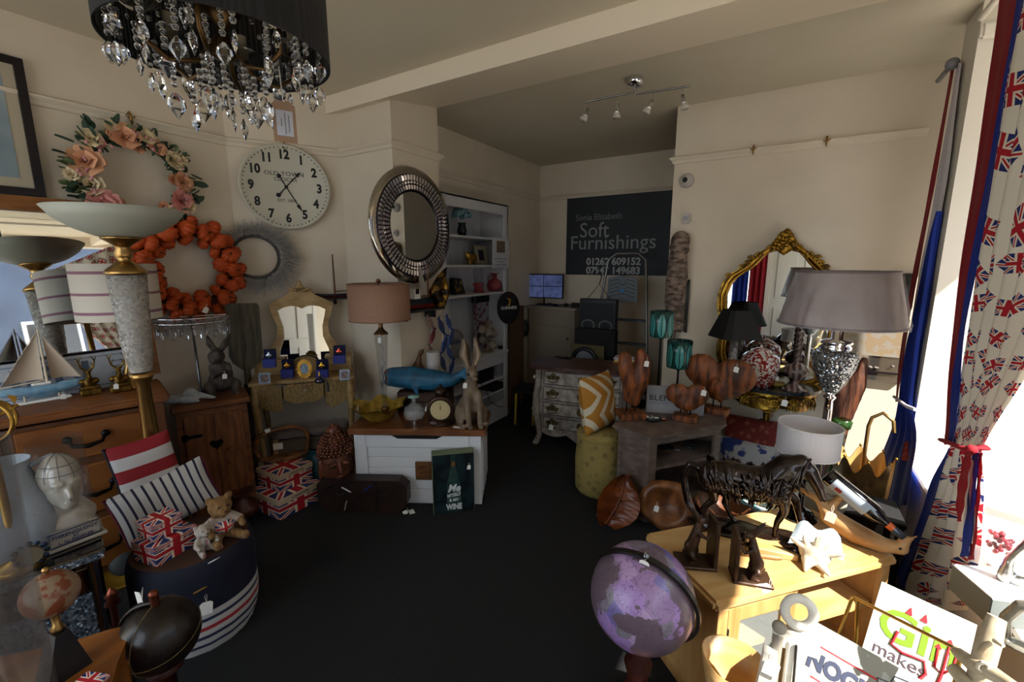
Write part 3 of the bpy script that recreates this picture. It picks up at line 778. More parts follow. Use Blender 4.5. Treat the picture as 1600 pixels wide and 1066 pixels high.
# --- rabbit sculpture
stone_b = mat('carved_grey_brown', '#4e4640', .75, kind='wood', c2='#2b2522', scale=22, bump=.004)
p = on_p(348, 614); s = ms(90, p)
RB = thing('rabbit_sculpture', 'grey brown rabbit sculpture with upright ears on the pine cabinet', 'sculpture', p, face(p, 8))
blob('body', [('e', (0, .01, s*.22), (s*.19, s*.16, s*.2)), ('e', (0, 0, s*.42), (s*.14, s*.12, s*.17)), ('e', (-s*.04, -.03, s*.66), (s*.13, s*.13, s*.12)), ('e', (-s*.1, -s*.16, s*.62), (s*.07, s*.07, s*.06)),
  ('c', [(-s*.02, 0, s*.72), (-s*.1, .01, s*.88), (-s*.12, .02, s*1.02)], [s*.04, s*.06, s*.02]), ('c', [(.01, 0, s*.72), (s*.13, .01, s*.86), (s*.22, .02, s*1.0)], [s*.04, s*.06, s*.02]),
  ('e', (-s*.19, -s*.05, s*.12), (s*.09, s*.15, s*.12)), ('e', (s*.19, -s*.05, s*.12), (s*.09, s*.15, s*.12)), ('c', [(-s*.17, -s*.1, s*.04), (-s*.17, -s*.26, s*.03)], [s*.05, s*.045]), ('c', [(s*.17, -s*.1, s*.04), (s*.17, -s*.26, s*.03)], [s*.05, s*.045]),
  ('c', [(-s*.12, -s*.02, s*.48), (-s*.13, -s*.14, s*.34), (-s*.02, -s*.19, s*.42)], [s*.05, s*.045, s*.04]), ('c', [(s*.12, -s*.02, s*.48), (s*.13, -s*.14, s*.34), (s*.03, -s*.19, s*.42)], [s*.05, s*.045, s*.04])], s*.022, stone_b, RB)
B().sph(s*.018, (-s*.13, -s*.1, s*.7)).sph(s*.018, (.012, -s*.13, s*.7)).obj('eyes', black, RB)
price_tag(RB, (.01, -s*.24, s*.38), .025)

# --- white lying lamb ornament
p = on_p(298, 628); s = ms(70, p)
white_c = mat('white_ceramic', '#aeb4b8', .35, kind='noise', c2='#8d9aa6', scale=25)
LA = single(B(), 'lying_dog_ornament', white_c, 'white ornament of an animal lying with its head down at the pine cabinet corner', 'ornament') if False else None
LA = thing('lying_animal_ornament', 'white ornament of an animal lying head down on the pine cabinet', 'ornament', p, face(p, -4))
blob('body', [('e', (-s*.2, 0, s*.1), (s*.3, s*.16, s*.1)), ('e', (s*.02, 0, s*.2), (s*.14, s*.13, s*.12)), ('c', [(s*.05, -.01, s*.18), (s*.45, -.03, s*.05)], [s*.1, s*.035]), ('c', [(-s*.1, -s*.12, s*.05), (s*.15, -s*.2, s*.04)], [s*.06, s*.04]), ('c', [(s*.0, 0, s*.26), (-s*.1, -.04, s*.22)], [s*.05, s*.03])], s*.03, white_c, LA)

# --- oar leaning in the corner
q = Vector((-2.98, 1.76)); top = zr((q.x, q.y), 474)
p = pd(398, 735, 3.38); p.z = 0
oarm = mat('weathered_oar', '#565142', .8, kind='wood', c2='#38342b', scale=8, stretch=(4, 4, .6), bump=.002)
tp = pd(378, 474, 3.46)
OA = thing('wooden_oar', 'weathered grey wooden oar blade up, leaning beside the dressing table', 'oar', p, 0)
d_ = tp-p; L_ = d_.length
MA = Vector(d_).to_track_quat('Z', 'Y').to_matrix().to_4x4()
OA.rotation_euler = MA.to_euler()
# turn the blade's flat side to the room
RZb = RZ(math.degrees(face(p)-0))
wb = ms(23, tp)
bl_ = [(-.018, L_*.62), (-.02, L_*.66), (-wb*.8, L_*.70), (-wb, L_*.74), (-wb, L_*.985), (-wb*.85, L_), (wb*.85, L_), (wb, L_*.985), (wb, L_*.74), (wb*.8, L_*.70), (.02, L_*.66), (.018, L_*.62)]
inv = MA.inverted() @ Matrix.Rotation(face(p), 4, 'Z')
vx = (inv @ Vector((1, 0, 0))); yawb = math.atan2(vx.y, vx.x)
B(Matrix.Rotation(yawb, 4, 'Z')).prism(bl_, .022, M=UP @ T((0, 0, -.011))).obj('blade', oarm, OA)
B().tube([(0, 0, 0), (0, 0, L_*.64), (0, 0, L_*.88)], [.022, .022, .008]).obj('shaft', oarm, OA)
B().cyl(.026, .02, (0, 0, L_*.575)).cyl(.026, .02, (0, 0, L_*.3)).obj('collar', iron, OA)

# --- gold dressing table with mirror
champ = mat('champagne_gold_wood', '#a58a5c', .38, metal=.25, kind='wood', c2='#86693f', scale=6, stretch=(1, 4, 4))
champ2 = mat('champagne_carcase', '#8d7649', .4, metal=.3, kind='wood', c2='#6f5a35', scale=12, stretch=(4, 4, 4))
ZT = .82
loc, rz, L = place((-2.94, 1.48), (-2.53, 1.99), .36)
DT = thing('dressing_table', 'champagne gold dressing table with serpentine top and shaped mirror', 'dressing table', loc, rz)
hw = L/2
outl = [(-hw, -.18), (-hw*.55, -.165), (-hw*.5, -.155), (-hw*.2, -.165), (0, -.172), (hw*.2, -.165), (hw*.5, -.155), (hw*.55, -.165), (hw, -.18), (hw, .18), (-hw, .18)]
B().prism(outl, .022, M=T((0, 0, ZT-.022))).obj('top', champ, DT)
B().box(L-.06, .30, .12, (0, .01, ZT-.142)).obj('carcase', champ2, DT)
ap = [(-hw*.38, 0), (hw*.38, 0), (hw*.38, -.10), (hw*.3, -.125), (hw*.15, -.14), (0, -.13), (-hw*.15, -.14), (-hw*.3, -.125), (-hw*.38, -.10)]
dr = B(T((0, -.152, ZT-.03))).prism(ap, .014, M=UP).obj('drawer', champ2, DT)
B().sph(.014, (0, -.185, ZT-.075)).obj('crystal_knob', bead_m, dr)
for sx in (-1, 1):
    pan = [(sx*hw*.42, -.0), (sx*hw*.9, 0), (sx*hw*.9, -.15), (sx*hw*.75, -.16), (sx*hw*.55, -.2), (sx*hw*.42, -.17)]
    if sx < 0: pan = pan[::-1]
    B(T((0, -.152, ZT-.025))).prism(pan, .016, M=UP).obj('front_panel', champ2, DT)
    for sy in (-1, 1):
        x = sx*(hw-.035); y = sy*.14
        B().tube([(x, y, ZT-.03), (x+sx*.012, y+sy*.01, ZT-.12), (x+sx*.004, y+sy*.004, ZT-.3), (x-sx*.012, y-sy*.01, .2), (x+sx*.012, y+sy*.012, .0)], [.028, .03, .02, .014, .018], n=10).obj('leg', champ, DT)
    # little drawer boxes
    bx = B().box(L*.27, .15, .1, (sx*hw*.7, .08, ZT), b=.004).box(L*.29, .165, .012, (sx*hw*.7, .08, ZT+.1), b=.003).obj('trinket_box', champ, DT)
    B().box(L*.21, .008, .06, (sx*hw*.7, .004, ZT+.02), b=.002).obj('drawer', champ, bx)
arch = [(-.085, 0)]+[(-.085*cos(pi*i/10), .07+.045*sin(pi*i/10)) for i in range(11)]+[(.085, 0)]
B(T((0, .06, ZT))).prism(arch[::-1], .02, M=UP).obj('arched_centre', champ, DT)
def half(P): return P+[(-x, y) for x, y in P[::-1]]
HM = ms(100, (-2.9, 1.9, 1.2))
oF = half([(0, .0), (.14, .0), (.215, .03), (.19, .12), (.135, .20), (.13, .26), (.155, .33), (.165, .38), (.12, .405), (.07, .43), (.05, .46), (.018, .47), (0, .51)])
iF = half([(0, .03), (.11, .03), (.132, .06), (.125, .12), (.1, .19), (.1, .25), (.115, .31), (.122, .345), (.09, .362), (.055, .368), (.03, .366), (.01, .357), (0, .352)])
scm = 1.3
MF = T((0, .115, ZT+.0)) @ RX(-4) @ SC(scm) @ UP
B(MF).prism(oF, .02, hole=iF).obj('mirror_frame', champ, DT)
B(MF).prism(iF[:-1], .006, M=T((0, 0, .004))).obj('mirror_glass', mirror_m, DT)
blob('carved_crest', [('e', (0, 0, 0), (.03, .012, .022)), ('e', (-.045, 0, -.02), (.03, .01, .012), (0, 25, 0)), ('e', (.045, 0, -.02), (.03, .01, .012), (0, -25, 0)), ('e', (0, 0, .025), (.014, .01, .022))], .005, champ, DT, M=T((0, .085, ZT+.475*1.3)))
def on_t(px, py, z=ZT): return pz(px, py, z)
# jewellery boxes
blue = mat('royal_blue_card', '#0e1c6e', .5)
def jbox(px, py, z, label, jew, open_=False):
    p = on_t(px, py, z); s = ms(18, p)
    g = thing('jewellery_box', label, 'box', p, rz+R(-6), 'blue jewellery boxes on the dressing table')
    B().box(s, s*.5, s*.75, (0, 0, 0), b=.002).obj('box', blue, g)
    B().box(s, .006, s*.85, (0, s*.25, s*.72), b=.002, M=RX(-6)).obj('lid', mat('dark_blue_velvet', '#0a1034', .9), g)
    jm = mat('jewel_'+jew, {'silver': '#9aa0a8', 'gold': '#d0902c', 'red': '#c8503a', 'amber': '#c89a30'}[jew], .2, metal=.8)
    blob('brooch', [('e', (0, 0, 0), (s*.2, .005, s*.22)), ('e', (0, 0, s*.25), (s*.1, .004, s*.1)), ('e', (-s*.18, 0, 0), (s*.1, .004, s*.08)), ('e', (s*.18, 0, 0), (s*.1, .004, s*.08))], .003, jm, g, M=T((0, -s*.05, s*1.05)))
jbox(422, 574, ZT+.112, 'open blue jewellery box with silver brooch on the left trinket drawer', 'silver')
jbox(531, 568, ZT+.112, 'open blue jewellery box with red brooch on the right trinket drawer', 'red')
jbox(450, 590, ZT, 'open blue jewellery box with gold brooch left of the oval frame', 'gold')
jbox(504, 590, ZT, 'open blue jewellery box with amber brooch right of the oval frame', 'amber')
# oval frame
p = on_t(477, 592); s = ms(26, p)
OF = thing('oval_photo_frame', 'small ornate gold oval photo frame on the dressing table', 'photo frame', p, rz)
ov = lambda a, b_, n=24: [(a*cos(2*pi*i/n), b_*sin(2*pi*i/n)) for i in range(n)]
B(T((0, 0, s*.62)) @ RX(-8)).prism([(x*(1+.08*(-1)**i), y*(1+.08*(-1)**i)) for i, (x, y) in enumerate(ov(s*.42, s*.58, 32))], .008, M=UP, hole=ov(s*.22, s*.32, 32)).obj('frame', gold, OF)
B(T((0, 0, s*.62)) @ RX(-8)).prism(ov(s*.23, s*.33), .003, M=UP).obj('photo', mat('faded_photo', '#8fa3b5', .6, kind='noise', c2='#5a6d80', scale=60), OF)
B().box(.004, .03, s*.6, (0, .02, 0)).obj('strut', gold, OF)
# silver frames
for (px1, py1, lab, w1) in ((414, 598, 'small silver photo frame with round opening on the dressing table', 16), (539, 592, 'small dark silver photo frame with a portrait on the dressing table', 15)):
    p = on_t(px1, py1+2); s = ms(w1, p)
    g = thing('silver_photo_frame', lab, 'photo frame', p, rz+R(10 if px1 < 500 else -8), 'small silver photo frames')
    sq = [(-s/2, 0), (s/2, 0), (s/2, s*1.1), (-s/2, s*1.1)]
    B(RX(-10)).prism(sq, .008, M=UP, hole=[(x*.6, .2*s+y*.62) for x, y in sq]).obj('frame', mat('pewter', '#6f747c', .25, metal=1), g)
    B(RX(-10)).prism([(x*.62, .19*s+y*.64) for x, y in sq], .003, M=UP).obj('photo', mat('small_photo', '#9a7d6c', .6, kind='noise', c2='#2b3340', scale=80), g)
    B().sph(.006, (s*.5, -.01, s*.95)).sph(.004, (s*.38, -.012, s*1.1)).obj('gem', bead_m, g)
# perfume bottle
p = on_t(500, 598)
PB = thing('perfume_bottle', 'dark blue glass perfume bottle with black tassel on the dressing table edge', 'perfume bottle', p, rz)
B().lathe([(0, 0), (.03, .002), (.036, .014), (.026, .03), (.009, .036), (.007, .045), (0, .046)], 20).obj('bottle', mat('cobalt_glass', '#0c0c30', .08, coat=1), PB)
B().lathe([(.008, .045), (.01, .052), (.005, .06), (.009, .07), (0, .078)], 12).obj('stopper', brass, PB)
B().tube([(.01, -.0, .05), (.04, -.03, .02), (.05, -.06, -.002), (.05, -.062, -.05)], [.002, .003, .008, .011]).obj('tassel', black, PB)
# magnifying glass
p = on_t(455, 603)
MG = thing('magnifying_glass', 'small brass magnifying glass lying on the dressing table', 'magnifying glass', p, rz)
B().tube([(.028*cos(a), .018*sin(a)-.0, .004) for a in [2*pi*i/20 for i in range(20)]], .0035, close=True).obj('rim', brass, MG)
B().tube([(-.028, 0, .005), (-.085, -.005, .005)], [.004, .006]).obj('handle', mat('pewter'), MG)
B().lathe([(0, .003), (.026, .004), (0, .006)], 16, M=SC(1, .62, 1)).obj('lens', glass, MG)
# pair of spectacles-like bracelet
p = on_t(480, 603)
single(B().tube([(.03*cos(a), .013*sin(a), .006+.004*sin(2*a)) for a in [2*pi*i/18 for i in range(18)]], .003, close=True, n=6), 'bracelet', mat('rose_gold', '#a9806a', .25, metal=1), 'thin rose gold bracelet lying before the oval frame', 'bracelet', p, rz)

# --- bench under the dressing table
loc2 = DT.location
ST = thing('upholstered_bench', 'grey brown upholstered bench with gold legs under the dressing table', 'bench', (loc2.x+.02, loc2.y-.01, 0), rz)
blob('seat', [('e', (x*.14, 0, .42), (.12, .12, .05)) for x in (-1.1, -.4, .4, 1.1)], .012, mat('bench_velvet', '#6e5f58', .7, sheen=.4, kind='noise', c2='#57493f', scale=10), ST)
B().box(.46, .22, .09, (0, 0, .29), b=.006).obj('rail', mat('bench_rail', '#4b3f33', .5), ST)
for sx in (-1, 1):
    for sy in (-1, 1): B().box(.035, .035, .40, (sx*.215, sy*.095, 0), b=.004).obj('leg', champ, ST)
B().box(.06, .003, .045, (-.2, -.113, .325)).obj('bracket', cream, ST)
# ============================================================ CENTRE
ZB = .53
loc, rz, L = place((-2.35, 1.78), (-1.565, 2.225), .40)
BX = thing('blanket_box', 'white panelled blanket box with a waxed pine lid', 'blanket box', loc, rz); BXL = L
wpaint = mat('soft_white_paint', '#ced0d3', .55)
lid_m = mat('waxed_pine', '#7a4c2a', .4, kind='wood', c2='#5a3419', scale=6, stretch=(.7, 5, 5), bump=.0006)
B().box(L-.06, .34, ZB-.03, (0, .0, 0)).obj('body', wpaint, BX)
B().box(L+.01, .41, .042, (0, 0, ZB-.042), b=.006).obj('lid', lid_m, BX)
fr = B(); yf = -.172
for x in (-L/2+.07, L/2-.07): fr.box(.085, .02, ZB-.045, (x, yf-.006, 0), b=.003)
fr.box(L-.2, .02, .085, (0, yf-.006, ZB-.13), b=.003).box(L-.2, .02, .10, (0, yf-.006, 0), b=.003)
fr.obj('front_frame', wpaint, BX)
for i in range(4): B().box(L-.21, .012, .070, (0, yf, .10+.0755*i), b=.004).obj('plank', wpaint, BX)
B().prism([(-.17, 0), (.17, 0), (.13, -.022), (-.13, -.022)], .003, M=T((0, yf-.0165, ZB-.045)) @ UP).obj('slot_shadow_patch', mat('painted_shade_and_black'), BX)  # dark strip below the lid paints the shadow of the finger slot
for sx in (-1, 1): B().box(.02, .30, .36, (sx*(L/2-.028), 0, .08), b=.004).obj('side_panel', wpaint, BX)
def on_b(px, py): return pz(px, py, ZB)
# engraved plaque leaning on the box front
p0, p1 = pz(622, 768, 0), pz(684, 770, 0)
pq = thing('wooden_plaque', 'small engraved wooden plaque fixed on the white box front', 'plaque', BX.matrix_basis @ Vector((.09, yf-.02, .17)) if False else (0, 0, 0), rz)
cpos = Vector(loc)+Matrix.Rotation(rz, 3, 'Z') @ Vector((.10, yf-.022, .175)); pq.location = cpos
B().box(.235, .012, .13, (0, 0, 0), b=.004).obj('board', mat('plaque_oak', '#6a431f', .5, kind='wood', c2='#4e2e12', scale=8, stretch=(1, 5, 5)), pq)
b = B(); random.seed(2)
for row in (0, 1):
    for i in range(9):
        x = -.09+i*.0225+row*.006; zz_ = .078-row*.036
        b.tube([(x, -.0065, zz_), (x+.006, -.0065, zz_+.02), (x+.014, -.0065, zz_+.004+random.uniform(0, .012)), (x+.02, -.0065, zz_+.018)], .0016, n=4)
b.obj('engraving', mat('burnt_engraving', '#1f1208', .9), pq)

# wine lightbox
p0, p1 = pz(685, 801, 0), pz(735, 802, 0)
p = (p0+p1)/2; W_ = (p1-p0).length*1.0; zt = zr(p, 708)
WB = thing('wine_light_box', 'black printed box with a white lettered wine bottle standing against the white box', 'boxed lamp', p, face(p, 4))
W_ = ms(64, p); hh = zt
B().box(W_, .07, hh, (0, .035, 0), b=.002).obj('box', mat('wine_box_green', '#5f6a4c', .5), WB)
B().box(W_-.008, .002, hh-.012, (0, -.002, .004)).obj('printed_front', mat('wine_box_front', '#0c1114', .35, kind='patch', c2='#16262a', scale=14), WB)
bw = W_*.17
bot = [(-bw, 0), (bw, 0), (bw, hh*.42), (bw*.75, hh*.55), (bw*.35, hh*.72), (bw*.3, hh*.92), (-bw*.3, hh*.92), (-bw*.35, hh*.72), (-bw*.75, hh*.55), (-bw, hh*.42)]
B(T((0, -.0035, .02))).prism(bot, .001, M=UP).obj('bottle_print', mat('bottle_print', '#2d4a42', .4, kind='noise', c2='#1b2f30', scale=20), WB)
wl = mat('white_print', '#cfd2d2', .6)
text('Me', hh*.17, wl, WB, M=T((0, -.0052, hh*.42)) @ UP, bold=.002, shear=.3, sx=.9)
text('MYSELF', hh*.075, wl, WB, M=T((0, -.0052, hh*.31)) @ UP @ RZ(8), sx=.85, bold=.001); text('& MY', hh*.065, wl, WB, M=T((0, -.0052, hh*.225)) @ UP, sx=1, bold=.001)
text('WINE', hh*.13, wl, WB, M=T((0, -.0052, hh*.11)) @ UP, sx=.72, bold=.002)
B().box(bw*.5, .001, hh*.08, (0, -.005, hh*.78)).obj('bottle_neck_label', mat('amber_print', '#6b4a1c', .5), WB)
price_tag(WB, (W_*.38, -.006, hh*.78), .022)

# suitcase / leather roll
p0, p1 = pz(498, 800, 0), pz(637, 803, 0); p = (p0+p1)/2; W_ = (p1-p0).length*1.0
SU = thing('leather_case', 'low dark brown leather case with clipped corners before the blanket box', 'case', (p.x, p.y, 0), math.atan2(p1.y-p0.y, p1.x-p0.x))
hs = zr(p, 750)*.98
cp = [(-W_/2, hs*.25), (-W_/2+.04, 0), (W_/2-.06, 0), (W_/2, hs*.3), (W_/2, hs*.8), (W_/2-.05, hs), (-W_/2+.03, hs), (-W_/2, hs*.85)]
lea = mat('brown_leather', '#2b1a15', .45, kind='noise', c2='#1a100d', scale=12, bump=.002)
B(T((0, .09, 0))).prism(cp, .09, M=UP).obj('body', lea, SU)
for x in (-.11, .09): B().box(.02, .004, hs*.98, (x, -.001, .002)).obj('strap', mat('dark_leather', '#160d0b', .5), SU)
for x in (-.14, .13): B().tube([(x-.03, -.004, hs*.62), (x, -.02, hs*.56), (x+.03, -.004, hs*.62)], .004).obj('handle', mat('dark_leather'), SU)
price_tag(SU, (W_/2-.0, -.004, .02), .026, tilt=60)
# pens clipped on the case
for i, (px1, py1, c_, lab, ang) in enumerate(((516, 762, '#15161a', 'black pen lying on the brown leather case front', 55), (544, 765, '#c5c7cb', 'silver pen clipped upright on the brown leather case', -60), (577, 762, '#1c2f8a', 'blue pen clipped on the brown leather case', 50), (541, 791, '#a9a69c', 'pale grey pen at the lower edge of the leather case', 15))):
    lx = (px1-567)/139*W_; lz = hs*(803-py1)/53
    pos = Vector(SU.location)+Matrix.Rotation(SU.rotation_euler.z, 3, 'Z') @ Vector((lx, -.006, lz))
    g = single(B(RY(ang)).tube([(0, 0, -.035), (0, 0, -.03), (0, 0, .03), (0, 0, .036)], [.002, .0052, .0052, .003]), 'pen', mat('pen_'+c_[1:], c_, .3, metal=.4), lab, 'pen', pos, SU.rotation_euler.z, 'pens on the leather case')

# Buddha head
p = pd(532, 790, 2.75); p.z = 0
p = pz(530, 786, 0); zt = zr(p, 662); s = zt
BU = thing('buddha_head', 'bronze coloured Buddha head with beaded curls behind the leather case', 'sculpture', p, face(p, 12))
bz = mat('copper_bronze', '#7a4630', .38, metal=.35, kind='noise', c2='#4d2a1e', scale=14)
fw_ = ms(25, p); zch = zr(p, 757); kz_ = (s-zch)/(s*.92); MB = T((0, 0, zch-.08*s*kz_)) @ SC(1, 1, kz_)
B().cyl(fw_*.9, zch+.01, n=28, r2=fw_*.75).obj('plinth', mat('dark_bronze', '#3a2018', .5), BU)
blob('head', [('e', (0, 0, s*.42), (fw_*.92, fw_*.9, s*.36)), ('e', (0, -fw_*.3, s*.25), (fw_*.6, fw_*.55, s*.18)), ('c', [(0, 0, s*.02), (0, 0, s*.25)], [fw_*.6, fw_*.55]), ('c', [(0, -fw_*.9, s*.5), (0, -fw_*1.05, s*.36)], [fw_*.07, fw_*.13]), ('e', (0, -fw_*.82, s*.24), (fw_*.22, fw_*.12, s*.022)), ('e', (0, -fw_*.82, s*.27), (fw_*.18, fw_*.1, s*.014)), ('e', (0, -fw_*.75, s*.12), (fw_*.25, fw_*.2, s*.05)),
   ('e', (-fw_*.38, -fw_*.8, s*.46), (fw_*.24, fw_*.1, s*.03)), ('e', (fw_*.38, -fw_*.8, s*.46), (fw_*.24, fw_*.1, s*.03)), ('e', (-fw_*.95, 0, s*.34), (fw_*.1, fw_*.18, s*.17)), ('e', (fw_*.95, 0, s*.34), (fw_*.1, fw_*.18, s*.17))], fw_*.055, bz, BU, smooth=2, M=MB)
b = B(MB)
for sx in (-1, 1): b.tube([(sx*fw_*.12, -fw_*.93, s*.5), (sx*fw_*.38, -fw_*.92, s*.53), (sx*fw_*.68, -fw_*.72, s*.48)], fw_*.03, n=5).tube([(sx*fw_*.18, -fw_*.92, s*.445), (sx*fw_*.4, -fw_*.9, s*.43), (sx*fw_*.6, -fw_*.76, s*.45)], fw_*.02, n=5)
b.obj('brows_and_lids', mat('dark_bronze', '#3a2018', .5), BU)
b = B(MB); 
for ring in range(9):
    t = ring/8; zc = s*(.56+.3*t**.9); rad = fw_*1.0*cos(t*1.25)**.6; n = max(6, int(26*rad/fw_))
    for i in range(n):
        a = 2*pi*(i+.5*(ring % 2))/n
        if ring < 1 and sin(a) < -.3: continue
        b.sph(fw_*.115, (rad*cos(a), rad*sin(a)*.97, zc), n=6, m=5)
for ring in range(4):
    rad = fw_*.42*cos(ring/3*1.3); 
    for i in range(max(3, 9-2*ring)): a = 2*pi*i/max(3, 9-2*ring); b.sph(fw_*.11, (rad*cos(a), rad*sin(a), s*(.86+.04*ring)), n=6, m=5)
o = b.obj('curls', bz, BU); o['kind'] = 'stuff'
blob('hair_cap', [('e', (0, .01, s*.62), (fw_*.98, fw_*.93, s*.26)), ('e', (0, 0, s*.87), (fw_*.42, fw_*.42, s*.12))], fw_*.08, bz, BU, M=MB)

# teal vase behind
p = pz(498, 770, 0)
single(B().lathe([(0, 0), (.07, 0), (.1, .1), (.105, .2), (.07, .27), (.06, .3), (.07, .31), (.06, .31), (.05, .27), (0, .26)], 24), 'teal_vase', mat('teal_glaze', '#0b3a40', .4), 'dark teal glazed vase between the flag boxes and the Buddha head', 'vase', p+Vector((-.05, .06, 0)), 0)

# London boxes and trug
def flag_box(px1, py1, W1, D1, H1, z, ang, label, txt=True, g='union flag gift boxes', th=0):
    p = pz(px1, py1, z)
    o = thing('flag_gift_box', label, 'box', (p.x, p.y, z), face(p, ang), g)
    B().box(W1, D1, H1, (0, 0, 0), b=.002).obj('box', flag, o)
    lm = mat('cream_lid_band', '#cdbb9c', .6)
    if txt:
        B().box(W1+.008, D1+.008, H1*.30, (0, 0, H1*.74), b=.002).obj('lid_band', lm, o)
        B().box(W1, D1, .004, (0, 0, H1*1.04), b=.001).obj('lid_top', flag, o)
        text('LONDON', H1*.2, ink, o, M=T((0, -D1/2-.0045, H1*.885)) @ UP, spacing=1.1)
    else:
        B().box(W1+.006, D1+.006, H1*.3, (0, 0, H1*.72), b=.002).obj('lid', flag, o)
    bk = B().sph(.012, (0, 0, 0), (1.6, .5, 1), M=T((W1/2+.005, 0, H1*.7)) @ RZ(90)); bk.obj('ribbon_knot', black, o)
    return o
flag_box(449, 787, .30, .30, .13, 0, 32, 'union flag box lettered LONDON, the lower larger one under the trug')
flag_box(447, 752, .24, .24, .115, .137, 32, 'union flag box lettered LONDON, the upper smaller one holding the trug')
p = pz(447, 745, .137); s = ms(76, p)
TR = thing('wooden_trug', 'curved brown wooden trug with a looped handle on the flag boxes', 'trug', (p.x, p.y, .256), face(p, 2))
tm = mat('bent_wood', '#8a5a2e', .5, kind='wood', c2='#4c2c12', scale=9, stretch=(1, 4, 4), bump=.001)
blob('tray', [('c', [(-s*.4, 0, s*.11), (-s*.2, -.01, s*.06), (s*.2, -.01, s*.05), (s*.44, 0, s*.1)], [s*.05, s*.065, s*.065, s*.05]), ('e', (0, .03, s*.06), (s*.4, s*.2, s*.05))], .008, tm, TR)
B().tube([(-s*.4, 0, s*.1), (-s*.49, 0, s*.35), (-s*.42, 0, s*.6), (-s*.2, 0, s*.68), (s*.15, 0, s*.7), (s*.4, 0, s*.62), (s*.47, 0, s*.4), (s*.42, 0, s*.1)], [s*.05, s*.042, s*.045, s*.04, s*.042, s*.045, s*.042, s*.05], n=10).obj('handle', tm, TR)
price_tag(TR, (-s*.2, -s*.05, s*.72), .025, tilt=80)

# things on the blanket box
def zrel(p, row): return zr(p, row)-p.z
p = on_b(592, 656); s = ms(78, p)
GB = thing('gold_leaf_bowl', 'gold leaf glass bowl with a wavy petal rim on the box corner', 'bowl', p, 0)
def wav(a, t): return 1+(.12*sin(6*a+.5)+.05*sin(11*a))*max(0, t-.35)**1.2*1.6
b = B(); n = 72; prof = [(.0, .0), (s*.2, .0), (s*.3, s*.1), (s*.38, s*.2), (s*.46, s*.27), (s*.52, s*.30)]
vs = []
for i in range(n):
    a = 2*pi*i/n
    for j, (r, z) in enumerate(prof):
        t = j/5; k = wav(a, t); vs.append((r*k*cos(a), r*k*sin(a), z+(.05*s*sin(6*a+.5))*max(0, t-.3)*1.2*(1 if t > .3 else 0)+.002))
vs2 = [(x*.97, y*.97, z+.005) for x, y, z in vs]
L6 = 6
fs = [[i*L6+j, ((i+1) % n)*L6+j, ((i+1) % n)*L6+j+1, i*L6+j+1] for i in range(n) for j in range(5)]
b.add(vs, fs, None, True); b.add(vs2, [f[::-1] for f in fs], None, True)
b.obj('bowl', mat('gold_leaf_glass', '#b8973a', .4, metal=.35, kind='noise', c2='#7f6420', scale=22, bump=.001), GB)
price_tag(GB, (-s*.2, -s*.33, s*.3), .026, rot=-20)
# beige drum lamp
p = on_b(602, 650); z0, z1 = zr(p, 500)-ZB, zr(p, 443)-ZB; r = ms(47, Vector((p.x, p.y, z1+ZB)))
TL = thing('beige_drum_lamp', 'table lamp with beige linen drum shade and slender twisted glass stem', 'lamp', p, 0)
lamp_linen = mat('beige_linen', '#9c7a66', .85, kind='fabric', c2='#876653', scale=120, stretch=(1, 1, 2), bump=.0006)
B().lathe([(r, 0), (r, z1-z0), (r-.004, z1-z0), (r-.004, 0), (r, 0)], 48, (0, 0, z0)).obj('shade', lamp_linen, TL)
b = B()
for z_ in (z0+.004, z1-.006): b.tube([(r*cos(a), r*sin(a), z_) for a in [2*pi*i/48 for i in range(48)]], .004, close=True, n=5)
b.obj('shade_trim', mat('beige_trim', '#86644f', .8), TL)
bro = mat('antique_bronze', '#6b4a2c', .3, metal=.8)
B().lathe([(0, 0), (.06, 0), (.06, .012), (.025, .022), (.018, .04), (.03, .055), (.018, .07), (0, .07)], 24).obj('base', bro, TL)
zg = zr(p, 521)-ZB
B().lathe([(.016, .07), (.03, zg*.55), (.048, zg-.0), (.046, zg), (.028, zg*.55), (.013, .07)], 20).obj('glass_body', glass, TL)
B().tube([(.006*cos(i*1.1), .006*sin(i*1.1), .07+(zg-.07)*i/30) for i in range(31)], .007, n=6).obj('twisted_stem', bead_m, TL)
B().lathe([(.05, zg-.006), (.05, zg), (.02, zg+.03), (.014, zg+.05), (.022, z0-.0), (.018, z0+.02), (0, z0+.02)], 20).obj('collar', bro, TL)
B().sph(.016, (0, 0, z1+.016)).cyl(.004, z1-z0, (0, 0, z0), n=8).obj('finial', mat('copper_ball', '#7a4a34', .3, metal=.7), TL)
for a in (0, 120, 240): B().tube([(0, 0, z1-.01), (r*cos(R(a)), r*sin(R(a)), z1-.01)], .0018, n=4).obj('spider_arm', bro, TL)
price_tag(TL, (.04, -.05, zg-.02), .03)
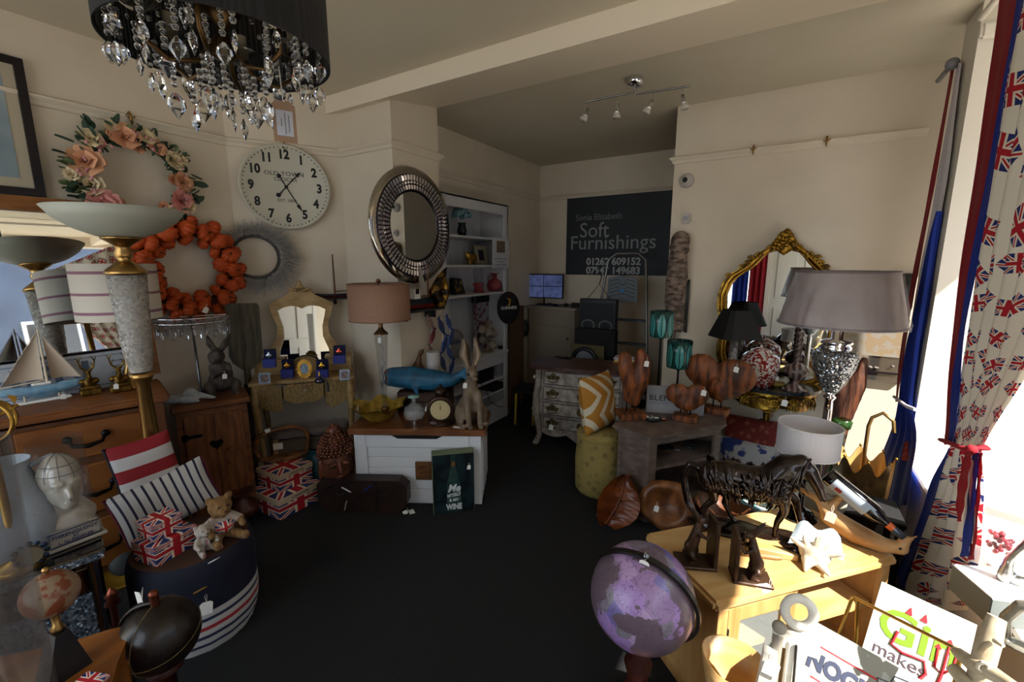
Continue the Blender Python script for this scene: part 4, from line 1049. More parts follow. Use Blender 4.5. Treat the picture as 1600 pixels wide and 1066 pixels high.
# glass globe ornament
p = on_b(648, 664); s = ms(40, p)
SG = thing('glass_globe', 'clear glass globe ornament on a square glass foot', 'ornament', p, face(p))
B().box(s*.75, s*.75, .008, (0, 0, 0), b=.001).obj('foot', glass, SG)
B().cyl(.012, .03, (0, 0, .008)).obj('chrome_support', chrome, SG)
B().lathe([(.0, .03), (s*.2, .04), (s*.36, s*.3), (s*.42, s*.5), (s*.36, s*.72), (s*.1, s*.88), (s*.08, s*1.1), (s*.06, s*1.12), (0, s*1.12)], 28).obj('globe', mat('ornament_glass', '#d8dcdc', .03, alpha=.15, spec=1), SG)
B().lathe([(s*.3, s*.3), (s*.39, s*.48), (s*.3, s*.66)], 24, fn=lambda a, t: 1+.03*sin(9*a)).obj('etched_continents', mat('etched_glass', '#aab2b2', .5, alpha=.22), SG)
B().lathe([(0, s*1.12), (s*.22, s*1.13), (s*.22, s*1.17), (0, s*1.2)], 16).obj('stopper', mat('mint_glass', '#7fa89a', .2), SG)
price_tag(SG, (s*.5, -.01, s*.72), .024)
# carriage clock
p = on_b(690, 660); s = ms(44, p)
MC = thing('table_clock', 'small dark bronze drum clock with cream dial on the blanket box', 'clock', p, face(p, -8))
bzm = mat('dark_clock_bronze', '#3b2a20', .35, metal=.7)
B().lathe([(0, 0), (s*.48, 0), (s*.46, .012), (s*.2, .022), (s*.14, .035), (0, .036)], 28).obj('base', bzm, MC)
B(T((0, s*.2, s*.53))).lathe([(0, 0), (s*.42, 0), (s*.42, s*.34), (s*.47, s*.36), (s*.49, s*.4), (s*.45, s*.44), (s*.36, s*.42), (0, s*.42)], 36, M=UP).obj('case', bzm, MC)
B(T((0, -s*.222, s*.53))).cyl(s*.345, .003, n=36, M=UP).obj('dial', mat('cream_dial', '#b9a87c', .5), MC)
for k in range(12):
    a = k*pi/6; B(T((s*.27*sin(a), -s*.222-.0036, s*.53+s*.27*cos(a)))).box(.002, .001, .009, (0, 0, -.0045), M=RY(math.degrees(a))).obj('hour_mark', ink, MC)
B(T((0, -s*.222-.005, s*.53))).prism([(-.002, 0), (.002, 0), (.0005, s*.26), (-.0005, s*.26)], .001, M=UP).prism([(-.002, 0), (.002, 0), (.0008, s*.17), (-.0008, s*.17)], .001, M=RY(8) @ UP).obj('hands', ink, MC)
B().lathe([(s*.1, s*.93), (s*.22, s*.96), (s*.2, s*1.05), (s*.24, s*1.1), (s*.18, s*1.25), (s*.06, s*1.3), (s*.04, s*1.4), (0, s*1.42)], 16).obj('crown', bzm, MC)
# sitting hare
p = on_b(736, 661); s = zr(p, 528)-ZB
HA = thing('sitting_hare', 'tall stone coloured sitting hare with long ears on the blanket box', 'sculpture', p, face(p, 14))
har = mat('hare_stone', '#7d6c58', .6, kind='noise', c2='#5b4c3d', scale=16, bump=.0015)
blob('body', [('e', (0, .04, s*.17), (s*.135, s*.16, s*.16)), ('c', [(0, .0, s*.2), (0, -.02, s*.42)], [s*.125, s*.085]), ('c', [(0, -.02, s*.42), (0, -.03, s*.56)], [s*.075, s*.055]),
  ('e', (0, -.05, s*.61), (s*.068, s*.095, s*.07)), ('e', (0, -s*.2, s*.575), (s*.038, s*.05, s*.035)),
  ('c', [(-s*.03, -.02, s*.66), (-s*.075, .0, s*.82), (-s*.06, .01, s*.985)], [s*.03, s*.05, s*.018]), ('c', [(s*.03, -.02, s*.66), (s*.085, .0, s*.82), (s*.065, .01, s*.985)], [s*.03, s*.05, s*.018]),
  ('c', [(-s*.06, -s*.08, s*.36), (-s*.07, -s*.15, s*.18), (-s*.06, -s*.17, s*.03), (-s*.06, -s*.22, s*.022)], [s*.055, s*.038, s*.03, s*.03]), ('c', [(s*.06, -s*.08, s*.36), (s*.07, -s*.15, s*.18), (s*.06, -s*.17, s*.03), (s*.06, -s*.22, s*.022)], [s*.055, s*.038, s*.03, s*.03]),
  ('e', (-s*.125, 0, s*.12), (s*.06, s*.14, s*.12)), ('e', (s*.125, 0, s*.12), (s*.06, s*.14, s*.12)), ('c', [(-s*.14, 0, s*.025), (-s*.13, -s*.17, s*.025)], [s*.035, s*.034]), ('c', [(s*.14, 0, s*.025), (s*.13, -s*.17, s*.025)], [s*.035, s*.034])], s*.013, har, HA, smooth=3)
B().sph(s*.014, (-s*.062, -s*.155, s*.62)).sph(s*.014, (s*.062, -s*.155, s*.62)).obj('eyes', black, HA)
for sx in (-1, 1): B().tube([(sx*s*.045, -s*.075, s*.7), (sx*s*.085, -s*.075, s*.82), (sx*s*.065, -s*.04, s*.95)], [s*.012, s*.028, s*.006], n=8).obj('inner_ear', mat('inner_ear', '#8f7a66', .7), HA)
price_tag(HA, (-s*.09, -s*.13, s*.52), .028)
# whale log on a crate
p = on_b(662, 641); zt = zr(p, 612)-ZB
CR = thing('wooden_crate', 'small dark brown wooden crate carrying the blue driftwood whale', 'crate', (p.x-.01, p.y+.03, ZB), rz)
crm = mat('dark_crate', '#3d2417', .6, kind='wood', c2='#281609', scale=9, stretch=(1, 5, 5))
cw = ms(80, p)
B().box(cw, .012, zt, (0, -.055, 0), b=.002).box(cw, .012, zt, (0, .145, 0), b=.002).box(.012, .2, zt, (-cw/2+.006, .045, 0)).box(.012, .2, zt, (cw/2-.006, .045, 0)).box(cw, .20, .01, (0, .045, zt-.01)).obj('crate', crm, CR)
for z_ in (zt*.05, zt*.52): B().box(cw, .008, zt*.43, (0, -.065, z_), b=.002).obj('slat', crm, CR)
wz = ZB+zt+.002; s = ms(58, p)
WH = thing('driftwood_whale', 'blue painted driftwood whale resting on the crate', 'ornament', (p.x-.01, p.y+.01, wz), rz+R(-12))
wm = mat('worn_blue_paint', '#1b5f80', .6, kind='patch', c2='#3c2a24', scale=9, bump=.003, amount=.9)
wm = mat('whale_blue', '#1f6485', .55, kind='noise', c2='#123f58', scale=10, bump=.004)
blob('body', [('c', [(-s*.8, 0, s*.33), (-s*.3, 0, s*.34), (s*.3, .0, s*.32), (s*.85, .0, s*.36)], [s*.28, s*.32, s*.29, s*.18]), ('c', [(s*.85, 0, s*.36), (s*1.15, 0, s*.55), (s*1.3, .02, s*.75)], [s*.17, s*.09, s*.05]), ('c', [(s*1.15, 0, s*.5), (s*1.35, -.02, s*.4)], [s*.08, s*.05]), ('c', [(-s*.1, -s*.25, s*.15), (s*.05, -s*.42, s*.02)], [s*.09, s*.04])], s*.045, wm, WH)
B().sph(s*.24, (-s*.93, -s*.03, s*.33), (.75, 1.05, 1.05)).obj('worn_snout', mat('bare_driftwood', '#5a3426', .8, kind='patch', c2='#1b5f80', scale=30), WH)
# duck & candle on the box back
duckm = mat('duck_wood', '#6b4420', .45, kind='wood', c2='#4a2c12', scale=8, bump=.001)
p = Vector(loc)+Matrix.Rotation(rz, 3, 'Z') @ Vector((-.09, .17, 0)); 
r0 = ray(650, 560); t = (p.y)/r0.y
pb = Vector((CR.location.x, CR.location.y, wz))+Matrix.Rotation(rz, 3, 'Z') @ Vector((-.07, .10, 0)); s = zr(pb, 545)-wz
DK = thing('wooden_duck', 'small brown wooden duck with upstretched neck behind the driftwood whale', 'ornament', pb, face(pb))
blob('body', [('e', (0, 0, s*.33), (s*.2, s*.2, s*.33)), ('c', [(0, 0, s*.55), (s*.05, 0, s*.8), (s*.1, -.01, s*.92)], [s*.11, s*.055, s*.07]), ('c', [(s*.1, 0, s*.93), (s*.17, -.01, s*.98)], [s*.05, s*.02])], s*.03, duckm, DK)
pb = Vector((CR.location.x, CR.location.y, wz))+Matrix.Rotation(rz, 3, 'Z') @ Vector((.05, .10, 0)); s = zr(pb, 549)-wz; r = ms(10.5, pb)
CV = single(B().lathe([(0, 0), (r*.95, 0), (r, .01)]+[(r*(1+.03*(k % 2)), .01+(s-.02)*k/24) for k in range(25)]+[(r*.9, s), (r*.8, s*.97), (0, s*.95)], 28), 'ribbed_vase', mat('white_ribbed', '#a9a5a2', .5), 'white ribbed cylinder vase behind the driftwood whale', 'vase', pb, 0)
# small stone and coin tray
p = on_b(677, 664); single(B().sph(.026, (0, 0, .012), (1.2, .8, .5)), 'polished_stone', mat('amethyst', '#4a3640', .25, kind='noise', c2='#7a6268', scale=30), 'small polished purple stone lying before the table clock', 'stone', p)
p = on_b(715, 668); single(B().box(.06, .03, .0015, (0, 0, 0), M=RZ(10)), 'paper_ticket', WHITE, 'small white paper ticket lying on the blanket box lid', 'ticket', p)
p = pz(643, 800, 0); single(B().box(.035, .05, .0015, (0, 0, 0), M=RZ(60)), 'paper_ticket', WHITE, 'small white paper ticket lying on the black carpet', 'ticket', p)

# --- round crystal mirror on the chimney breast
c = px_(650, 352, XP+.06); zt, zb = px_(650, 262, XP+.05).z, px_(650, 443, XP+.05).z; Rm = (zt-zb)/2
CM = thing('round_crystal_mirror', 'large round mirror with mirrored edge ringed by rows of crystals', 'mirror', (XP+.03, c.y, (zt+zb)/2), pi/2)
B().lathe([(0, 0), (Rm, 0), (Rm, .012), (Rm-.03, .018), (Rm*.58, .018)], 72, M=UP).obj('backing', mat('mirror_bevel', '#b9b4ac', .05, metal=1), CM)
B().lathe([(0, .0185), (Rm*.585, .0185)], 64, M=UP).obj('mirror_glass', mirror_m, CM)
B().lathe([(Rm*.58, .018), (Rm*.6, .03), (Rm*.86, .03), (Rm*.88, .018)], 72, M=UP).obj('dark_channel', mat('smoked_mirror', '#38323a', .15, metal=.8), CM)
rect_cr = mat('mirror_crystal', '#b9b2b4', .08, metal=.7)
def gem(r, w, l):
    o = B().add([(-w/2, -l/2, 0), (w/2, -l/2, 0), (w/2, l/2, 0), (-w/2, l/2, 0), (0, -l*.28, w*.55), (0, l*.28, w*.55)], [[0, 1, 4], [1, 2, 5, 4], [2, 3, 5], [3, 0, 4, 5]])
    me = o.mesh('crystal'); me.materials.append(rect_cr); return me
for rad, n, w_, l_ in ((Rm*.815, 72, Rm*.05, Rm*.1), (Rm*.735, 64, Rm*.045, Rm*.045), (Rm*.66, 64, Rm*.043, Rm*.08)):
    me = gem(rad, w_, l_)
    for i in range(n):
        a = 2*pi*i/n; o = link('crystal', me, CM); o.matrix_local = T((rad*cos(a), -.031, rad*sin(a))) @ UP @ RZ(math.degrees(a)-90)

# --- wall shelf with model boats
def boat(label, p, L_, rz_, hullc, redc, mast=True, cabin=False):
    g = thing('model_boat', label, 'model boat', p, rz_)
    st_ = [(-.5, .0, .1), (-.42, .045, .0), (-.2, .06, -.02), (.1, .062, -.02), (.35, .05, -.01), (.46, .025, .03), (.5, .0, .09)]
    b = B(); b2 = B(); n = len(st_)
    top = [(x*L_, w*L_, .09*L_+abs(x)**2*L_*.12) for x, w, z in st_]; mid = [(x*L_*.98, w*L_*.9, .045*L_) for x, w, z in st_]; low = [(x*L_*.9, w*L_*.35, 0) for x, w, z in st_]
    for bb, A, C in ((b, mid, top), (b2, low, mid)):
        for sgn in (-1, 1):
            vs = [(x, y*sgn, z) for x, y, z in A]+[(x, y*sgn, z) for x, y, z in C]
            f = [[i, i+1, n+i+1, n+i] for i in range(n-1)]; bb.add(vs, f if sgn < 0 else [q[::-1] for q in f])
    b.add([(x, y, z-.004) for x, y, z in top]+[(x, -y, z-.004) for x, y, z in top], [[i, i+1, n+i+1, n+i] for i in range(n-1)])
    b2.add([(x, y, z) for x, y, z in low]+[(x, -y, z) for x, y, z in low], [[n+i, n+i+1, i+1, i] for i in range(n-1)])
    b.obj('hull', mat(hullc[0], hullc[1], .4), g); b2.obj('keel_paint', mat(redc[0], redc[1], .5), g)
    if mast:
        mm = mat('mast_timber', '#6a3e22', .5)
        B().tube([(0, 0, .08*L_), (0, 0, L_*1.15)], [.008, .005]).tube([(0, 0, L_*.16), (L_*.48, 0, L_*.18)], .004).obj('mast', mm, g)
        B().tube([(0, 0, L_*1.12), (L_*.48, 0, L_*.19)], .0015, n=4).tube([(0, 0, L_*.9), (-L_*.1, 0, L_*.13)], .0015, n=4).obj('rigging', STRING, g)
    if cabin:
        B().box(L_*.12, .05, L_*.1, (-.1*L_, 0, .1*L_), b=.003).obj('wheelhouse', WHITE, g)
        for k in range(3): B().box(.012, .002, .02, (-.13*L_+.03*k*L_*.8, -.026, .15*L_)).obj('porthole', black, g)
        B().grid(lambda u, v: (L_*(.0+.2*u*(1-v*.8)), .01*sin(pi*u), L_*(.13+.3*v)), 4, 6).obj('sail', mat('boat_sail', '#8f8a82', .8), g)
        B().tube([(.2*L_, 0, .1*L_), (.2*L_, 0, .45*L_)], .005).obj('mast', mat('mast_timber', '#6a3e22', .5), g)
    return g
# small yacht on its own wall bracket (facet beside the clock wall)
qa, nq = on_clockwall(522, 458); qa = qa+Vector((nq.x, nq.y, 0))*.06
boat('small navy and red model yacht with bare mast beside the beige lampshade', (qa.x, qa.y, qa.z-.03), ms(48, qa)*1.2, wdir, ('navy_hull', '#12161f'), ('red_hull', '#5a1810'))
kz = B().box(ms(46, qa), .07, .012, (0, 0, 0), b=.004).box(.02, .03, .05, (0, .03, -.04)); 
single(kz, 'wall_bracket_shelf', mat('dark_shelf', '#171a1e', .5), 'small dark bracket shelf holding the small model yacht', 'shelf', (qa.x, qa.y, qa.z-.043), wdir)
qb = px_(665, 484, XP+.12)
bl_len = ms(80, qb)
boat('large navy, white and red model ship behind the beige lampshade', (XP+.10, qb.y-.04, qb.z+.012), bl_len, pi/2, ('navy_ship_hull', '#16242c'), ('red_ship_hull', '#5c170e'), mast=False, cabin=True).scale = (1.25, 1.2, 1.9)
single(B().box(.16, .42, .018, (0, 0, 0), b=.004).box(.1, .02, .06, (-.02, -.15, -.06)).box(.1, .02, .06, (-.02, .15, -.06)), 'wall_shelf', mat('dark_shelf'), 'dark wall shelf under the large model ship', 'shelf', (XP+.085, qb.y-.04, qb.z-.008))
# gold tusk sculpture leaning by the shelf
gs = px_(689, 484, XP+.15)
gm2 = mat('gold_bark', '#7a5a1e', .3, metal=.8, kind='patch', c2='#1c120a', scale=14)
s = ms(62, gs)
TK = thing('gold_flame_sculpture', 'brown and gold flame shaped sculpture beneath the round mirror', 'sculpture', (XP+.14, gs.y-.0, qb.z+.01), face(gs))
blob('flame', [('c', [(0, 0, .02), (-s*.12, 0, s*.35), (s*.05, 0, s*.7), (s*.2, 0, s)], [s*.12, s*.17, s*.13, s*.02]), ('c', [(s*.08, 0, .02), (s*.2, 0, s*.4), (s*.13, 0, s*.75)], [s*.08, s*.08, s*.03])], s*.03, gm2, TK)
# hanging fish strings
def fishy(label, px1, r0_, r1, cols, X):
    a = px_(px1, r0_, X); c_ = px_(px1, r1, X); g = thing('hanging_fish_string', label, 'wall hanging', (X, a.y, a.z), pi/2, 'strings of wooden fish under the wall shelf')
    hgt = a.z-c_.z
    B().tube([(0, 0, 0), (0, 0, -hgt)], .002, n=5).obj('cord', STRING, g)
    n = len(cols); fl = hgt/n*1.15
    for i, cc in enumerate(cols):
        z = -hgt*(i+.5)/n; k = 1 if i % 2 else -1
        P = [(0, -fl/2), (fl*.1, -fl*.3), (fl*.17, 0), (fl*.1, fl*.25), (fl*.03, fl*.36), (fl*.13, fl*.5), (0, fl*.44), (-fl*.13, fl*.5), (-fl*.03, fl*.36), (-fl*.1, fl*.25), (-fl*.17, 0), (-fl*.1, -fl*.3)]
        B(T((k*fl*.1, .004, z)) @ RY(25*k)).prism(P, .012, M=UP).obj('fish', mat('fish_'+cc[1:], cc, .7, kind='noise', c2='#5b5560', scale=40, amount=.35), g)
fishy('string of pink and red wooden fish hanging under the model ship', 673, 490, 560, ['#a8857a', '#7a2a2c', '#8f6a62'], XP+.05)
fishy('string of blue wooden fish hanging nearest the alcove shelves', 702, 492, 585, ['#23407a', '#1f3a72', '#2a4a86', '#223c74'], XP+.16)
fishy('string of deep blue wooden fish between the pink ones and the shelves', 691, 495, 580, ['#1f3568', '#2a4484', '#1d3262'], XP+.12)

# --- alcove shelving
SHX, SY0, SY1, SHH = -2.38, YP+.02, 3.83, 2.17
unit_m = mat('shelf_white_paint', '#b9babd', .55)
SU_ = thing('alcove_shelving', 'white painted shelving unit built into the alcove', 'shelving', ((SHX+XA)/2+.0, (SY0+SY1)/2, 0), 0)
dX = SHX-XA-.01; dY = SY1-SY0
def sb(name, sx, sy, sz, c, m=unit_m, bb=.003): return B().box(sx, sy, sz, c, b=bb).obj(name, m, SU_)
sb('side_panel', dX, .02, SHH, (0, dY/2-.01, 0)); sb('side_panel', dX, .02, SHH, (0, -dY/2+.01, 0))
sb('stile', .02, .075, SHH, (dX/2-.01, dY/2-.037, 0)); sb('stile', .02, .075, SHH, (dX/2-.01, -dY/2+.037, 0))
sb('top_rail', .02, dY-.15, .10, (dX/2-.01, 0, SHH-.10)); sb('top_panel', dX, dY, .02, (0, 0, SHH-.02))
for i in range(8): sb('back_board', .012, dY/8-.004, SHH-.02, (-dX/2+.006, -dY/2+dY/8*(i+.5), 0))
zsh = [px_(785, 373, SHX).z, px_(771, 414, SHX).z, px_(784, 456, SHX).z]
for z in zsh: sb('shelf', dX-.02, dY-.04, .02, (0, 0, z-.02))
zc_ = px_(782, 549, SHX).z
sb('counter_shelf', dX+.02, dY-.04, .03, (.01, 0, zc_-.03)); sb('counter_apron', .02, dY-.15, .10, (dX/2-.01, 0, zc_-.13))
zl = [px_(782, 590, SHX).z, px_(782, 610, SHX).z]
for z in zl: sb('shelf', dX-.02, dY-.04, .02, (0, 0, z-.02))
sb('plinth', .02, dY-.15, max(.1, zl[1]-.12), (dX/2-.012, 0, 0))
def on_s(px1, py1, z):
    """on a shelf: keep inside the unit"""
    r_ = ray(px1, py1); X = SHX-.13; q = Vector((0, 0, EYE))+r_*(X/r_.x); return Vector((X, q.y, z))
# blue flowers in vase
p = on_s(722, 370, zsh[0]); 
VF = thing('flower_vase', 'pale blue silk flowers in a dark vase on the top shelf', 'vase', p, 0)
B().lathe([(0, 0), (.03, 0), (.045, .05), (.03, .1), (.04, .12), (.0, .12)], 16).obj('vase', black, VF)
b = B(); random.seed(9)
for i in range(26):
    d = Vector((random.uniform(-1, 1), random.uniform(-1, 1), random.uniform(-.2, 1))).normalized()*.07
    b.sph(.024, (d.x, d.y, .19+d.z*.9), n=7, m=5)
b.obj('blossoms', mat('pale_blue_petal', '#6d8f98', .8, bump=.004, scale=60), VF)
# shelf 2 items
p = on_s(738, 412, zsh[1]); s = ms(30, p)
GE = thing('gold_elephant_ornament', 'small antique gold ornament on the second shelf', 'ornament', p, pi/2)
blob('body', [('e', (0, 0, s*.35), (s*.4, s*.2, s*.25)), ('e', (-s*.35, 0, s*.45), (s*.18, s*.16, s*.2)), ('c', [(-s*.45, 0, s*.45), (-s*.58, 0, s*.7)], [s*.08, s*.04]), ('c', [(-s*.22, 0, s*.2), (-s*.22, 0, 0.01)], s*.1), ('c', [(s*.22, 0, s*.2), (s*.22, 0, .01)], s*.1)], s*.05, gold, GE)
p = on_s(757, 414, zsh[1]); s = ms(30, p)
PF = thing('cream_photo_frame', 'cream photo frame with dark centre on the second shelf', 'photo frame', p+Vector((-.03, 0, 0)), pi/2)
sq = [(-s/2, 0), (s/2, 0), (s/2, s), (-s/2, s)]
B(RX(-10)).prism(sq, .012, M=UP, hole=[(x*.55, s*.22+y*.56) for x, y in sq]).obj('frame', mat('cream_frame', '#9b9478', .5), PF)
B(RX(-10)).prism([(x*.6, s*.2+y*.6) for x, y in sq], .004, M=UP).obj('picture', mat('dark_print', '#23262a', .4), PF)
# leather/black domino tray on shelf 3
p = on_s(715, 458, zsh[2]); s = ms(34, p)
DB = thing('black_sculpted_bag', 'black box with gold leaf pattern leaning on the third shelf', 'box', p+Vector((0, .03, 0)), pi/2)
B(RX(-8)).prism([(-s*.4, 0), (s*.45, 0), (s*.28, s*.72), (-s*.3, s*.78)], .05, M=T((0, .05, 0)) @ UP).obj('box', black, DB)
b = B(RX(-8)); random.seed(4)
for i in range(9): b.sph(s*.07, (random.uniform(-.25, .25)*s, -.001, random.uniform(.12, .62)*s), (.5, .12, 1.4), n=8, m=5)
b.obj('gold_leaves', gold, DB)
pink = mat('pink_glass', '#8a2a34', .08, alpha=.75)
for px1, lab, k in ((748, 'pink and clear glass goblet on the third shelf', 0), (773, 'pink glass decanter with white tag on the third shelf', 1)):
    p = on_s(px1, 456, zsh[2]); s = ms(30, p)
    g = thing('pink_glass_vessel', lab, 'glassware', p, 0, 'pink glassware on the third shelf')
    if k == 0:
        B().lathe([(0, 0), (s*.3, 0), (s*.28, s*.1), (s*.2, s*.2), (s*.3, s*.45), (s*.24, s*.5)], 20).obj('lower_bowl', pink, g)
        B().lathe([(s*.2, s*.5), (s*.26, s*.75), (s*.3, s*1.05), (s*.18, s*1.25)], 20).obj('upper_bowl', glass, g)
    else:
        B().lathe([(0, 0), (s*.3, 0), (s*.42, s*.25), (s*.35, s*.5), (s*.12, s*.65), (s*.12, s*.85), (s*.28, s*.9), (s*.26, s*.92)], 20).obj('body', pink, g)
        B().tube([(-s*.15, 0, s*.8), (-s*.45, 0, s*.7), (-s*.35, 0, s*.4)], .004).obj('handle', pink, g)
        price_tag(g, (s*.3, -.02, s*.3), .022, rot=60)
# paper notice hung on the unit's edge
q0_, q1_ = px_(769, 376, SHX+.012), px_(795, 419, SHX+.012)
PN = thing('paper_notice', 'white paper notice with a small photo pinned to the shelving edge', 'notice', (SHX+.012, (q0_.y+q1_.y)/2, q1_.z), pi/2)
pw, ph = abs(q1_.y-q0_.y), q0_.z-q1_.z+.03
B().box(pw, .003, ph, (0, 0, 0)).obj('sheet', mat('paper_grey', '#b3b5bb', .7), PN)
B().box(pw*.5, .002, ph*.38, (0, -.002, ph*.52)).obj('photo', mat('room_photo', '#4b362c', .5, kind='noise', c2='#8a7a68', scale=50), PN)
for k, z in enumerate((.3, .2, .1)): B().box(pw*(.8, .4, .75)[k], .001, .007, (0, -.002, ph*z)).obj('printed_line', mat('grey_print', '#6c7380', .7), PN)
# counter: round plate with blue plant print, mug tree with mugs, frame, card
p = on_s(722, 556, zc_)+Vector((-.05, 0, 0)); s = ms(44, p)
PL = thing('painted_plate', 'large white plate painted with blue leaves standing on the counter shelf', 'plate', p, pi/2)
B(T((0, .04, s*.5)) @ RX(-10)).lathe([(0, 0), (s*.32, 0), (s*.48, .018), (s*.5, .022), (s*.5, .026), (s*.3, .008), (0, .008)], 40, M=UP).obj('plate', mat('plate_white', '#8d8c8c', .4), PL)
b = B(T((0, .028, s*.42)) @ RX(-10))
for k in range(9): b.prism([(0, 0), (.007, s*.12), (0, s*.3), (-.007, s*.12)], .001, M=T(((k-4)*s*.05, 0, 0)) @ RY((k-4)*8) @ UP)
b.obj('leaf_print', mat('indigo_print', '#1f3550', .6), PL)
p = on_s(757, 556, zc_)+Vector((.04, 0, 0)); zt = zr(p, 500)-zc_
MT = thing('mug_tree', 'wooden mug tree on the counter shelf', 'mug tree', p, 0)
B().cyl(.055, .015).tube([(0, 0, .01), (0, 0, zt)], .009).obj('stand', mat('pale_wood', '#7a654a', .6), MT)
arms = [(0, .34, 1), (170, .50, 1), (70, .66, 1), (250, .8, 1), (110, .9, 1), (320, .72, 1)]
mugm = mat('stoneware', '#8d8272', .4)
mb = B().lathe([(0, 0), (.034, 0), (.037, .01), (.037, .075), (.034, .075), (.033, .012), (0, .012)], 20).mesh('body'); mb.materials.append(mugm)
mh = B().tube([(.036, 0, .062), (.058, 0, .06), (.064, 0, .038), (.055, 0, .018), (.036, 0, .014)], .005, n=8).mesh('handle'); mh.materials.append(mugm)
for a, f, _ in arms: B().tube([(0, 0, zt*f), (.05*cos(R(a)), .05*sin(R(a)), zt*f+.018)], .005, n=6).obj('peg', mat('pale_wood'), MT)
labs = ['stoneware mug hanging lowest on the mug tree', 'stoneware mug hanging on the far side of the mug tree', 'stoneware mug hanging mid height on the mug tree', 'stoneware mug hanging near the top of the mug tree', 'stoneware mug hanging at the very top of the mug tree', 'stoneware mug hanging outermost on the mug tree']
for (a, f, _), lab in zip(arms, labs):
    g = thing('mug', lab, 'mug', (0, 0, 0), 0, 'stoneware mugs on the mug tree')
    g.matrix_basis = T(p+Vector((.075*cos(R(a)), .075*sin(R(a)), zt*f-.045))) @ RZ(a+180) @ RY(35) @ T((0, 0, -.02))
    link('body', mb, g); link('handle', mh, g)
p = on_s(768, 556, zc_)+Vector((-.12, .0, 0)); s = ms(38, p)
BG = thing('hanging_bag', 'dark topped printed jewellery display behind the mug tree', 'display', p, pi/2)
B().box(s, .03, s*1.9, (0, 0, 0), b=.003).obj('printed_panel', mat('pink_grey_print', '#6b4048', .7, kind='patch', c2='#8f8f96', scale=22), BG)
B().box(s*1.08, .05, s*.42, (0, 0, s*1.9), b=.006).obj('black_header', black, BG)
p = on_s(775, 556, zc_)+Vector((.07, .03, 0)); 
CB = thing('card_holder', 'white card lying on a dark box at the counter shelf edge', 'card holder', p, pi/2)
B().box(.10, .06, .03, (0, 0, 0), b=.002).obj('box', mat('plum_box', '#2a1422', .5), CB); B().box(.09, .002, .03, (0, -.032, .0)).obj('card', WHITE, CB)
p = on_s(716, 560, zc_)+Vector((.1, -.02, 0)); s = ms(14, p)
single(B().lathe([(0, 0), (s*.5, 0), (s*.5, s*1.2), (s*.3, s*1.9), (0, s*2.1)], 4), 'wooden_bird_house', mat('pale_wood'), 'small pale wooden bird house beside the painted plate', 'ornament', p, R(20))
# boxes in the lower shelves
p = on_s(773, 590, zl[0]); B_ = single(B().box(.14, .12, .15, b=.003), 'cardboard_box', mat('pale_grey_box', '#8a8c94', .6), 'pale grey box on the upper low shelf of the unit', 'box', p)
p = on_s(748, 590, zl[0]); single(B().box(.2, .26, .13, b=.006), 'dark_storage_box', black, 'black storage box beside the pale grey box', 'box', p)
p = on_s(770, 612, zl[1]); single(B().box(.22, .3, .05, b=.004), 'folded_fabric', mat('slate_fabric', '#1c2026', .8), 'folded dark fabric on the lowest shelf of the unit', 'fabric', p)
# cable drooping from the shelves
single(B().tube([(0, 0, 0), (.02, .1, -.08), (.03, .15, -.22), (.03, .3, -.32), (.01, .42, -.36)], .004), 'black_cable', black, 'black cable drooping across the low shelves', 'cable', (SHX+.02, 3.25, zl[0]+.05))
# stout sign
q = px_(793, 481, SHX+.02); s = ms(15.5, q)
GS = thing('stout_sign', 'oval black beer sign with gold harp lettered GUINNESS on the shelving edge', 'sign', (SHX+.03, q.y, q.z), R(62))
B().prism([(x*(1+.02*(-1)**i), y*(1+.02*(-1)**i)) for i, (x, y) in enumerate(ov(s*1.25, s*1.62, 48))], .02, M=T((0, .01, 0)) @ UP).obj('plate', mat('sign_black', '#0b0b0d', .3), GS)
B().prism(ov(s*1.02, s*1.36, 40), .004, M=T((0, -.0095, 0)) @ UP, hole=ov(s*.97, s*1.3, 40)).obj('rim_line', mat('sign_dark_red', '#2a0f10', .5), GS)
text('GUINNESS', s*.42, mat('white_print'), GS, M=T((0, -.0125, -.0)) @ UP, bold=.0005, sx=.95)
b = B(T((0, -.012, s*.62))); hp_ = [(-.18, -.35), (.05, -.42), (.14, -.2), (.2, .25), (.02, .34), (-.2, .4), (-.24, .3), (-.05, .22), (.06, .1), (-.02, -.2)]
b.prism([(x*s, y*s) for x, y in hp_], .002, M=UP).obj('harp', mat('harp_gold', '#b08a2a', .4, metal=.5), GS)

# --- back of the shop
q0_, q1_ = py_(798, 427, YB-.02), py_(816, 475, YB-.02)
BF = thing('black_picture_frame', 'black framed notice on the back wall beside the monitor', 'picture', ((q0_.x+q1_.x)/2-.05, YB-.01, q1_.z), 0)
w_, h_ = .42, q0_.z-q1_.z
sq = [(-w_/2, 0), (w_/2, 0), (w_/2, h_), (-w_/2, h_)]
B().prism(sq, .02, M=UP, hole=[(x*.78, h_*.12+y*.76) for x, y in sq]).obj('frame', black, BF)
B().prism([(x*.8, h_*.11+y*.78) for x, y in sq], .005, M=UP).obj('print', mat('pale_print', '#6f6e6c', .6, kind='noise', c2='#8a8986', scale=30), BF)
